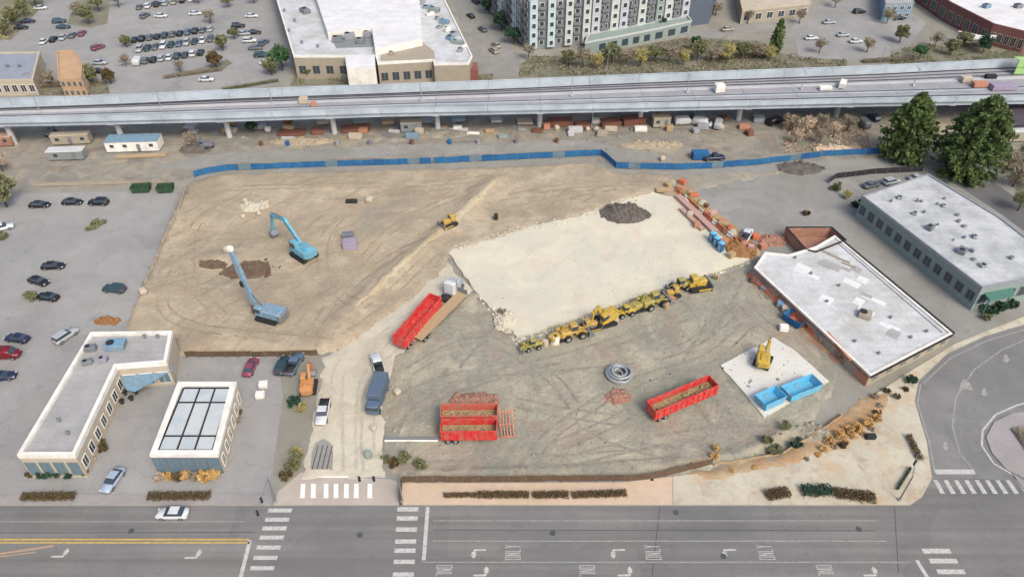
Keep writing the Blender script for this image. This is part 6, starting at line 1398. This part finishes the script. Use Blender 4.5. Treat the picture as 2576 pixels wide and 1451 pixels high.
for kind, c_, at, l in (('sedan', 'black', (1184, 44), 'black car farthest up the side street by the store'), ('suv', 'grey', (1214, 78), 'grey SUV in the middle of the side street'), ('sedan', 'tan', (1248, 118), 'tan car on the side street nearest the apartment corner'), ('sedan', 'black', (1196, 8), 'black car at the very top of the side street'), ('suv', 'tan', (1242, 132), 'tan SUV last in line on the side street')):
    car(kind, c_, at, R(118), l, SB)
BB = 'cars in the back lot'
for kind, c_, at, l in (('sedan', 'white', (2040, 100), 'white car at the left of the back lot'), ('sedan', 'silver', (2120, 92), 'silver car in the middle row of the back lot'), ('suv', 'black', (2160, 34), 'black SUV at the top of the back lot'), ('sedan', 'white', (2152, 108), 'white car in the front row of the back lot'), ('sedan', 'tan', (1830, 78), 'tan car on the service road by the dark tower'), ('suv', 'black', (2260, 50), 'black SUV beside the brick store front'), ('sedan', 'silver', (2085, 60), 'silver car at the back of the back lot')):
    car(kind, c_, at, R(8), l, BB)
for kind, c_, at, rz, l in (('sedan', 'grey', (2190, 470), 20, 'grey car in the dark strip behind the office block, first'), ('suv', 'silver', (2240, 462), 20, 'silver SUV in the dark strip behind the office block'), ('sedan', 'silver', (2305, 452), 20, 'silver car in the dark strip nearest the office corner')):
    car(kind, c_, at, R(rz), l, 'cars behind the office block')

# ------------------------------------------------------------------ trees, shrubs, hedges
def conifer(label, at, H, Rb, n, seed, mk='lf_con', name='conifer_tree'):
    t = thing(name, label, 'conifer', S(at, -.05)); MB().tube((0, 0, -.2), (0, 0, H * .92), .42, .06, n=9).obj('trunk', M['bark'], t); put('crown', conifer_mesh(H, Rb, n, .5, M[mk], seed), t); return t
conifer('smaller of two dark conifers beside the guideway', (2266, 398), 17.5, 7.0, 9000, 1)
conifer('larger, broader of two dark conifers beside the guideway', (2422, 438), 20.5, 9.2, 14000, 2)
conifer('slim dark conifer beyond the guideway near the back lot', (1948, 134), 11.0, 2.2, 1500, 3)
tree('leafy green tree at the store corner beyond the guideway', (712, 178), 'lf_grn', 1.35, 0)
tree('big olive tree at the left frame edge of the near lot', (18, 520), 'lf_oli', 1.35, 1)
tree('olive tree on the top island of the far lot', (226, 62), 'lf_oli', 1.1, 2)
for k, (x, y, s_) in enumerate(((14, 92, 1.0), (40, 66, 1.1), (64, 42, 1.0), (92, 16, 1.1))): tree('%s olive tree from the bottom in the slanting row at the top left corner' % ordn[k], (x, y), 'lf_oli', s_, k % 3, group='slanting row of olive trees')
for k, (x, y, s_, mk, l) in enumerate(((500, 10, 1.0, 'lf_brn', 'brown tree at the top edge of the far lot'), (562, 128, .9, 'lf_oli', 'olive tree at the end of the parked rows in the far lot'), (545, 172, .9, 'lf_dbr', 'dark round tree on the brown planting island'), (210, 210, .9, 'lf_oli', 'olive tree behind the orange stucco building'), (232, 212, 1.0, 'lf_oli', 'olive tree right of the orange stucco building'), (130, 218, .9, 'lf_brn', 'brown tree in front of the low shop'), (88, 226, .9, 'lf_brn', 'brown tree in front of the low shop, further left'), (640, 10, .9, 'lf_brn', 'brown tree between far lot and store'),
                                     (840, 192, .7, 'lf_dgr', 'small dark green tree at the store front'), (780, 196, .6, 'lf_oli', 'small olive tree at the store front left'), (1120, 190, .7, 'lf_dgr', 'dark tree at the brick corner of the store'), (1160, 186, .6, 'lf_dgr', 'second dark tree at the brick corner of the store'), (1330, 150, .9, 'lf_brn', 'brown tree at the apartment corner'), (1230, 36, 1.1, 'lf_dgr', 'dark street tree at the top beside the apartments'), (1262, 78, 1.1, 'lf_dgr', 'dark street tree halfway along the apartment side'), (1292, 112, 1.0, 'lf_dgr', 'dark street tree nearest the apartment corner'), (1660, 78, .9, 'lf_dgr', 'dark green tree on the garage podium line'), (1748, 128, .8, 'lf_dgr', 'dark green tree in front of the slate stair tower'), (2010, 60, .9, 'lf_brn', 'brown bare tree left of the back lot'), (2230, 60, 1.0, 'lf_brn', 'brown bare tree between back lot and shed'), (2262, 108, 1.0, 'lf_oli', 'olive bare tree by the back lot exit'), (2310, 150, .8, 'lf_grn', 'green tree behind the guideway under the brick store'), (2390, 140, .9, 'lf_oli', 'olive tree behind the guideway under the brick store'), (2470, 135, 1.0, 'lf_dgr', 'dark tree behind the guideway before the lime sheeting'), (1880, 60, .9, 'lf_brn', 'brown bare tree under the beige-roofed building'), (1800, 40, .9, 'lf_brn', 'brown bare tree right of the slate stair tower'))):
    tree(l, (x, y), mk, s_, k % 3, 'bare' if mk == 'lf_brn' else 'tree')
for k in range(15):
    x = 1430 + k * 36; y = 168 - (x - 1430) * .045 + (k % 3) * 5; mk = ('lf_oli', 'lf_brn', 'lf_yel')[k % 3]
    tree('%s scrubby tree from the left in the belt between apartments and guideway' % (ordn + ('thirteenth', 'fourteenth', 'fifteenth'))[k], (x, y), mk, .95 + .2 * (k % 2), k % 3, 'bare' if k % 3 else 'tree', 'scrub belt behind the guideway')
for k, (x, y, s_) in enumerate(((1985, 330, .9), (2025, 340, 1.0), (2062, 332, .9), (2095, 345, .8), (2130, 330, .9), (2000, 362, .8), (2060, 362, .8))): tree('%s dry tree from the left in the copse behind the short blue fence' % ordn[k], (x, y), 'lf_pnk' if k % 2 else 'lf_brn', s_, k % 3, 'bare', 'dry copse by the conifers')
for k, (x, y, s_, mk) in enumerate(((2548, 470, 1.1, 'lf_brn'), (2560, 530, 1.0, 'lf_oli'), (2530, 430, 1.0, 'lf_brn'), (2600, 480, 1.2, 'lf_brn'), (2575, 410, 1.0, 'lf_brn'))): tree('%s dry tree from the bottom right of the larger conifer' % ordn[k], (x, y), mk, s_, k % 3, 'bare', 'dry trees right of the office')
for k, (x, y, s_, mk, l) in enumerate(((300, 20, 1.0, 'lf_brn', 'brown tree between olive island and topmost car row'), (530, 60, .9, 'lf_brn', 'brown tree right of the topmost far lot row'), (576, 20, .9, 'lf_oli', 'olive tree near the top between lot and store'), (590, 100, .7, 'lf_oli', 'small olive tree by the column of cars at the store'), (320, 120, .7, 'lf_oli', 'small olive tree at the left end of the car rows'), (318, 168, .7, 'lf_brn', 'small brown tree at the left end of the lower row'), (250, 30, 1.0, 'lf_oli', 'second olive tree on the top island of the far lot'), (196, 40, .9, 'lf_brn', 'brown tree on the top island of the far lot'), (280, 212, .8, 'lf_dbr', 'dark tree at the lower left of the far lot'), (455, 182, .7, 'lf_brn', 'small brown tree on the brown planting island'), (684, 190, .9, 'lf_oli', 'olive tree left of the leafy green tree'), (2100, 20, 1.0, 'lf_brn', 'brown tree at the top of the back lot'), (2060, 135, .9, 'lf_brn', 'brown tree in front of the back lot left'), (2180, 132, .9, 'lf_brn', 'brown tree in front of the back lot right'), (2350, 120, .9, 'lf_brn', 'brown tree below the white awning'), (2420, 120, .9, 'lf_oli', 'olive tree below the white awning'))): tree(l, (x, y), mk, s_, k % 3, 'bare' if mk == 'lf_brn' else 'tree')
tree('bare brown tree at the tangled scrap heap', (486, 372), 'lf_brn', .8, 1, 'bare'); tree('dark bushy tree under the guideway behind the blue fence', (636, 334), 'lf_dgr', .6, 2)
tree('dry pinkish tree at the left frame edge below the guideway', (8, 432), 'lf_pnk', .9, 0, 'bare')
for k in range(15):
    u = k / 14; x, y = 2102 + 350 * u, 478 + 290 * u
    shrub('%s clipped shrub from the back in the row along the office wall' % (ordn + ('thirteenth', 'fourteenth', 'fifteenth'))[k], (x + (k % 2) * 4, y), ('lf_oli', 'lf_yel', 'lf_dgr')[k % 3], 1.15 + .25 * (k % 3 == 0), k, 'shrub row along the office', 1.3)
for k, (x, y, s_) in enumerate(((2462, 772, 1.6), (2492, 792, 1.3), (2520, 780, 1.4), (2545, 770, 1.2), (2480, 805, 1.0))): shrub('%s dark shrub counted from the left under the teal entrance canopy' % ordn[k], (x, y), 'lf_dgr' if k < 4 else 'lf_oli', s_, k, 'shrubs at the office entrance')
shrub('low green shrub on the island of the near lot', (240, 570), 'lf_oli', 1.5, 0, None, .6, sx=1.8)
shrub('olive shrub among the black cars of the near lot', (84, 752), 'lf_oli', 1.4, 1)
shrub('olive shrub at the frame edge below the white SUV', (8, 600), 'lf_oli', 1.3, 2)
for k, (x, y, s_, mk, l) in enumerate(((112, 1198, 1.1, 'lf_dgr', 'dark round shrub at the shop front, leftmost'), (140, 1196, 1.2, 'lf_dgr', 'dark round shrub at the shop front, middle'), (172, 1196, 1.2, 'lf_dgr', 'dark round shrub at the shop front, rightmost'), (80, 1194, .9, 'lf_dbr', 'brown shrub at the outer corner of the shop front'), (215, 1190, .9, 'lf_dbr', 'brown shrub at the drive corner of the shop front'), (222, 1128, 1.1, 'lf_pnk', 'pinkish dry shrub along the shop wall, first'), (236, 1108, 1.1, 'lf_pnk', 'pinkish dry shrub along the shop wall, second'), (250, 1122, 1.0, 'lf_dbr', 'dark shrub along the drive side of the shop wall'), (246, 1082, 1.0, 'lf_pnk', 'pinkish dry shrub along the shop wall, third'), (262, 1130, .9, 'lf_dbr', 'dark shrub near the drive edge by the shop wall'), (228, 1160, .9, 'lf_pnk', 'pinkish dry shrub along the shop wall, nearest the road'),
                                     (420, 1204, .9, 'lf_org', 'orange dry shrub before the pavilion glass, first'), (446, 1204, .9, 'lf_dbr', 'dark brown shrub before the pavilion glass'), (468, 1202, 1.0, 'lf_org', 'orange dry shrub before the pavilion glass, second'), (492, 1200, 1.1, 'lf_brn', 'pale tan shrub before the pavilion glass'), (516, 1202, 1.2, 'lf_org', 'orange dry shrub before the pavilion glass, third'), (538, 1202, 1.2, 'lf_org', 'orange dry shrub before the pavilion glass, last'), (400, 1204, .9, 'lf_pnk', 'pinkish twigs at the drive end of the pavilion glass'), (602, 1040, .8, 'lf_dbr', 'small dark shrub beside the pavilion side wall'), (598, 1062, .7, 'lf_brn', 'small brown shrub beside the pavilion side wall'),
                                     (742, 1018, 1.3, 'lf_dgr', 'dark green shrub left of the orange excavator'), (760, 1030, 1.1, 'lf_yel', 'yellow-green shrub in front of the orange excavator'), (748, 1160, 1.3, 'lf_oli', 'olive shrub at the drive corner, highest'), (738, 1182, 1.4, 'lf_oli', 'olive shrub at the drive corner, middle'), (722, 1200, 1.2, 'lf_dbr', 'dark shrub at the drive corner, lowest'), (750, 1140, 1.0, 'lf_yel', 'pale yellow shrub at the drive corner, top'),
                                     (2292, 962, 1.1, 'lf_dgr', 'dark clipped shrub at the plaza kerb by the side road'), (2230, 985, .7, 'lf_dbr', 'small brown shrub at the plaza edge, first'), (2254, 1000, .7, 'lf_dbr', 'small brown shrub at the plaza edge, second'), (2276, 982, .6, 'lf_dbr', 'small brown shrub at the plaza edge, third'), (2200, 1000, .7, 'lf_brn', 'small tan shrub at the warehouse end of the plaza'), (1950, 1142, 1.2, 'lf_oli', 'olive shrub where yard and plaza rail meet'), (2000, 1120, 1.2, 'lf_dgr', 'dark shrub at the plaza end of the yard'), (1930, 1110, 1.0, 'lf_oli', 'olive shrub in the yard below the wash pad'), (1976, 1078, 1.0, 'lf_oli', 'olive shrub at the wash pad corner'), (970, 1160, .9, 'lf_oli', 'olive shrub at the yard entrance corner'), (992, 1168, 1.0, 'lf_dbr', 'dark brown shrub at the yard entrance corner'), (1020, 1160, 1.2, 'lf_oli', 'olive weeds by the yard entrance fence'), (1060, 1172, 1.2, 'lf_oli', 'olive weeds farther along the yard entrance fence'), (2028, 540, 1.0, 'lf_dbr', 'brown shrub alone in the lot above the brick room'))):
    shrub(l, (x, y), mk, s_, k)
for k, (x, y, mk, s_) in enumerate(((2085, 1112, 'lf_org', .9), (2110, 1100, 'lf_org', 1.0), (2132, 1086, 'lf_org', 1.0), (2156, 1080, 'lf_org', 1.1), (2180, 1068, 'lf_org', 1.0), (2202, 1056, 'lf_org', .9), (2120, 1122, 'lf_dbr', .8), (2070, 1132, 'lf_org', .7), (2206, 1040, 'lf_dbr', .7), (1796, 1150, 'lf_org', .8), (1800, 1132, 'lf_org', .7))):
    shrub('%s %s ornamental grass clump counted along the plaza bed' % ((ordn[k], 'orange' if mk == 'lf_org' else 'brown')), (x, y), mk, s_, k, 'orange grass clumps on the plaza')
for k, (x, y) in enumerate(((2060, 840), (2076, 856), (2092, 872), (2106, 888), (2120, 902), (2134, 916), (2046, 826))): shrub('%s olive weed clump along the warehouse side wall' % ordn[k], (x, y), ('lf_oli', 'lf_brn')[k % 2], .9, k, 'weeds along the warehouse')
hedge('dark clipped hedge along the shop frontage', (58, 1253), (190, 1251), 'lf_dbr', 1.3, .9); hedge('brown-green hedge along the pavilion frontage', (374, 1252), (530, 1250), 'lf_dbr', 1.3, .9, 1)
hedge('brown hedge on the peach sidewalk, first stretch from the crossing', (1118, 1248), (1200, 1247), 'lf_dbr', .8, .6); hedge('brown hedge on the peach sidewalk, second stretch', (1204, 1248), (1330, 1247), 'lf_dbr', 1.1, .8, 1); hedge('brown hedge on the peach sidewalk, third stretch', (1340, 1248), (1430, 1247), 'lf_dbr', 1.1, .8, 2); hedge('brown hedge on the peach sidewalk, last stretch', (1440, 1248), (1575, 1243), 'lf_dbr', 1.1, .8)
hedge('dark hedge arc on the plaza, first segment', (1928, 1250), (1982, 1240), 'lf_dbr', 1.7, 1.0); hedge('dark green hedge arc on the plaza, middle segment', (2016, 1239), (2090, 1237), 'lf_dgr', 1.8, 1.1, 1); hedge('brown hedge arc on the plaza, lower segment', (2094, 1242), (2200, 1256), 'lf_dbr', 1.7, 1.0, 2)
hedge('narrow dark hedge on the plaza kerb beside the roundabout road', (2284, 1098), (2314, 1158), 'lf_dbr', .9, .8); hedge('thin dark leafy strip near the plaza tip', (2256, 1232), (2290, 1178), 'lf_dgr', .4, .5)  # the second is only a thin slanting strip of dark leaves
hedge('brown planting strip on the island of the far lot', (415, 196), (560, 176), 'lf_brn', 2.2, .7); hedge('brown-olive planting on the roundabout island', (2566, 1112), (2660, 1112), 'lf_brn', 5.0, .5, 1)
hedge('tan hedge in front of the low shop at the far left', (60, 222), (180, 216), 'lf_brn', 2.0, 1.2); hedge('olive hedge behind the guideway below the garage podium', (1480, 150), (1720, 128), 'lf_oli', 2.4, 1.2); hedge('brown hedge behind the guideway left of the slim conifer', (1790, 150), (1930, 145), 'lf_brn', 2.2, 1.6, 1)
hedge('olive hedge at the lower edge of the far lot', (560, 228), (700, 205), 'lf_oli', 1.6, .8, 2)
hedge('brown verge weeds between back lot and guideway', (2170, 158), (2300, 150), 'lf_brn', 2.2, 1.0)
hedge('dry grass verge along the slab edge and lot', (1710, 480), (1830, 585), 'lf_yel', 1.2, .5, 1)

for k, (x, y, s_) in enumerate(((2098, 1124, .6), (2146, 1100, .7), (2170, 1092, .6), (2192, 1080, .6), (2128, 1112, .55), (2060, 1146, .6), (2030, 1156, .5), (1900, 1178, .5), (1840, 1184, .5), (2212, 1022, .6))):
    shrub('%s low orange tuft in the disturbed earth beside the plaza' % ordn[k], (x, y), 'lf_org' if k % 3 else 'lf_brn', s_, k, 'low tufts in the disturbed earth', .6)
# brush that reads as one mass
def brush(name, label, poly, n, mk, seed, sz=.3, h=1.0):
    rnd = random.Random(seed); v = []; f = []; k = 0; xs = [p[0] for p in poly]; ys = [p[1] for p in poly]
    while k < n:
        at = (rnd.uniform(min(xs), max(xs)), rnd.uniform(min(ys), max(ys)))
        if not inside(Vector((at[0], at[1], 0)), poly): continue
        g = G(*at)
        d = mnoise.noise(Vector((g.x * .16, g.y * .16, seed))) + .5 * mnoise.noise(Vector((g.x * .5, g.y * .5, seed)))
        k += 1
        if d < -.12: continue
        p = g + Vector((0, 0, rnd.random() * h * (.35 + max(0, d)))); s = sz * rnd.uniform(.5, 1.3)
        a = Vector((rnd.gauss(0, 1), rnd.gauss(0, 1), rnd.gauss(0, 1))).normalized(); b = a.cross(Vector((rnd.gauss(0, 1), rnd.gauss(0, 1), rnd.gauss(0, 1)))).normalized(); o = len(v)
        v += [tuple(p - a * s), tuple(p - b * s * .5), tuple(p + a * s), tuple(p + b * s * .5)]; f.append((o, o + 1, o + 2, o + 3))
    me = bpy.data.meshes.new(name); me.from_pydata(v, [], f); me.materials.append(M[mk]); me.update()
    return tag(put(name, me), label, 'undergrowth', None, 'stuff')
BELT = [(1306, 164), (1340, 142), (1470, 144), (1720, 98), (1900, 108), (1950, 128), (2010, 146), (2130, 152), (2130, 176), (1306, 194)]
brush('undergrowth', 'olive undergrowth in the belt behind the guideway', BELT, 9000, 'lf_oli', 1, .32, 1.3)
brush('undergrowth', 'brown undergrowth in the belt behind the guideway', BELT, 9000, 'lf_brn', 2, .32, 1.5)
brush('undergrowth', 'dry brush under the copse beside the conifers', [(1965, 312), (2180, 298), (2190, 378), (1975, 384)], 4500, 'lf_pnk', 3, .28, 1.0)
brush('undergrowth', 'brown brush right of the grey office', [(2500, 400), (2720, 396), (2720, 620), (2600, 540)], 4000, 'lf_brn', 4, .3, 1.2)
brush('undergrowth', 'olive grass in the top left corner bed', [(-100, 112), (28, 100), (112, 12), (84, -60), (-160, -60)], 5000, 'lf_yel', 5, .32, .8)
brush('undergrowth', 'olive brush under the brick store verge', [(2240, 128), (2400, 104), (2570, 116), (2600, 150), (2240, 170)], 3500, 'lf_oli', 6, .32, 1.3)
brush('undergrowth', 'tan brush before the low shop at the far left', [(66, 212), (270, 204), (276, 236), (66, 242)], 2500, 'lf_brn', 7, .3, 1.2)
brush('undergrowth', 'sparse weeds along the front of the yard', [(1010, 1150), (1300, 1170), (1700, 1150), (1900, 1110), (1990, 1080), (1880, 1160), (1700, 1190), (1010, 1200)], 1500, 'lf_oli', 8, .16, .35)
brush('undergrowth', 'green weeds along the store front', [(740, 196), (1240, 186), (1240, 206), (730, 216)], 2000, 'lf_oli', 9, .3, 1.2)
# clutter in the strip under the guideway
rnd = random.Random(9)
cm = ('wood', 'galv', 'concl', 'rust', 'cream', 'steel', 'pblue', 'wood', 'white', 'gwall', 'rust', 'concl', 'tanw', 'steel', 'wood', 'galv', 'cream', 'rust')
cw_ = {'wood': 'tan wooden', 'galv': 'pale metal', 'concl': 'pale concrete', 'rust': 'rusty', 'cream': 'cream', 'steel': 'grey steel', 'pblue': 'pale blue', 'white': 'white', 'gwall': 'grey-green', 'tanw': 'tan'}
ord18 = ordn + ('thirteenth', 'fourteenth', 'fifteenth', 'sixteenth', 'seventeenth', 'eighteenth')
for k in range(18):
    x = 560 + k * 78 + rnd.uniform(-12, 12); y = rnd.uniform(322, 352) - (x - 560) * .004; m_ = cm[k]
    a_ = (x, y); b_ = (x + rnd.uniform(14, 34), y - rnd.uniform(-2, 3))
    stack('material_stack', '%s %s material stack from the left along the front of the guideway strip' % (ord18[k], cw_[m_]), a_, b_, m_, rnd.uniform(1.2, 2.4), rnd.choice((1, 2, 3, 4)), 3, 'materials', (.4, .28))
for k in range(18):
    x = 470 + k * 84 + rnd.uniform(-14, 14); y = rnd.uniform(308, 322) - (x - 560) * .008; m_ = cm[(k * 5 + 2) % 18]
    stack('material_stack', '%s %s material stack from the left along the back of the guideway strip' % (ord18[k], cw_[m_]), (x, y), (x + rnd.uniform(14, 40), y - rnd.uniform(-2, 3)), m_, rnd.uniform(1.6, 3), rnd.choice((2, 3, 4, 5)), 3, 'materials', (.4, .3))
for k in range(18):
    x = 500 + k * 80 + rnd.uniform(-16, 16); y = rnd.uniform(330, 340) - (x - 560) * .008; m_ = ('concl', 'cream', 'white', 'wood', 'galv', 'salmon')[k % 6]
    crate('material_crate', '%s %s crate from the left in the middle of the guideway strip' % (ord18[k], {'concl': 'pale grey', 'cream': 'cream', 'white': 'white', 'wood': 'tan', 'galv': 'metal', 'salmon': 'salmon'}[m_]), S((x, y)), (rnd.uniform(1.2, 4), rnd.uniform(1, 2), rnd.uniform(.5, 1.5)), rnd.uniform(-.3, .3), m_)
for k in range(9):
    x = 640 + k * 96 + rnd.uniform(-20, 20); y = 366 - (x - 640) * .01
    drum('%s steel drum from the left along the service path' % ord18[k], (x, y), ('rust', 'blue', 'galv', 'steel')[k % 4], 'drums along the service path', .55, 1.1)

# loose stones over the yard and the dirt
def scatter(name, label, poly, n, m, seed, r=(.08, .3)):
    Pw = [(p.x, p.y) for p in GP(poly)]; rnd = random.Random(seed); b = MB(); k = 0
    xs = [p[0] for p in poly]; ys = [p[1] for p in poly]
    while k < n:
        at = (rnd.uniform(min(xs), max(xs)), rnd.uniform(min(ys), max(ys)))
        if not inside(Vector((at[0], at[1], 0)), poly): continue
        p = S(at, -.02); b.rock(p, rnd.uniform(*r) * (1 if rnd.random() < .9 else 1.8), k + seed * 1000, rnd.uniform(.4, .8), n=5, k=3); k += 1
    return tag(b.obj(name, M[m]), label, 'stones', None, 'stuff')
scatter('stones', 'loose pale stones over the grey yard', [(1000, 920), (1300, 880), (1880, 680), (2080, 940), (1980, 1090), (1700, 1180), (1010, 1195)], 600, 'dirtg', 1, (.06, .25))
scatter('stones', 'loose dark stones over the grey yard', [(1000, 920), (1300, 880), (1880, 680), (2080, 940), (1980, 1090), (1700, 1180), (1010, 1195)], 320, 'rubble', 2, (.05, .16))
scatter('stones', 'loose clods over the tan dirt site', [(480, 470), (1200, 440), (1500, 440), (1130, 640), (850, 860), (330, 825)], 700, 'dirt', 3, (.06, .25))
scatter('stones', 'pale broken concrete near the yard entrance', [(960, 960), (1060, 980), (1110, 1090), (980, 1100)], 200, 'dirtg', 4, (.08, .26))
scatter('stones', 'loose stones in the gravel strip under the guideway', [(420, 320), (1700, 290), (2200, 280), (2200, 385), (1700, 410), (600, 400)], 350, 'gravel', 5, (.12, .4))
scatter('stones', 'crushed concrete along the broken slab edge', [(1180, 720), (1190, 712), (1310, 845), (1600, 745), (1880, 652), (1892, 662), (1605, 762), (1300, 868)], 420, 'slab', 6, (.08, .32))
scatter('stones', 'crushed concrete along the far slab edge', [(1125, 645), (1145, 612), (1260, 578), (1440, 540), (1530, 508), (1640, 478), (1645, 492), (1530, 528), (1440, 560), (1260, 598), (1150, 630)], 350, 'haul', 7, (.08, .35))
scatter('stones', 'small grit scattered over the cream slab', [(1200, 700), (1300, 620), (1560, 570), (1720, 560), (1860, 655), (1310, 835)], 200, 'dirtg', 8, (.05, .16))
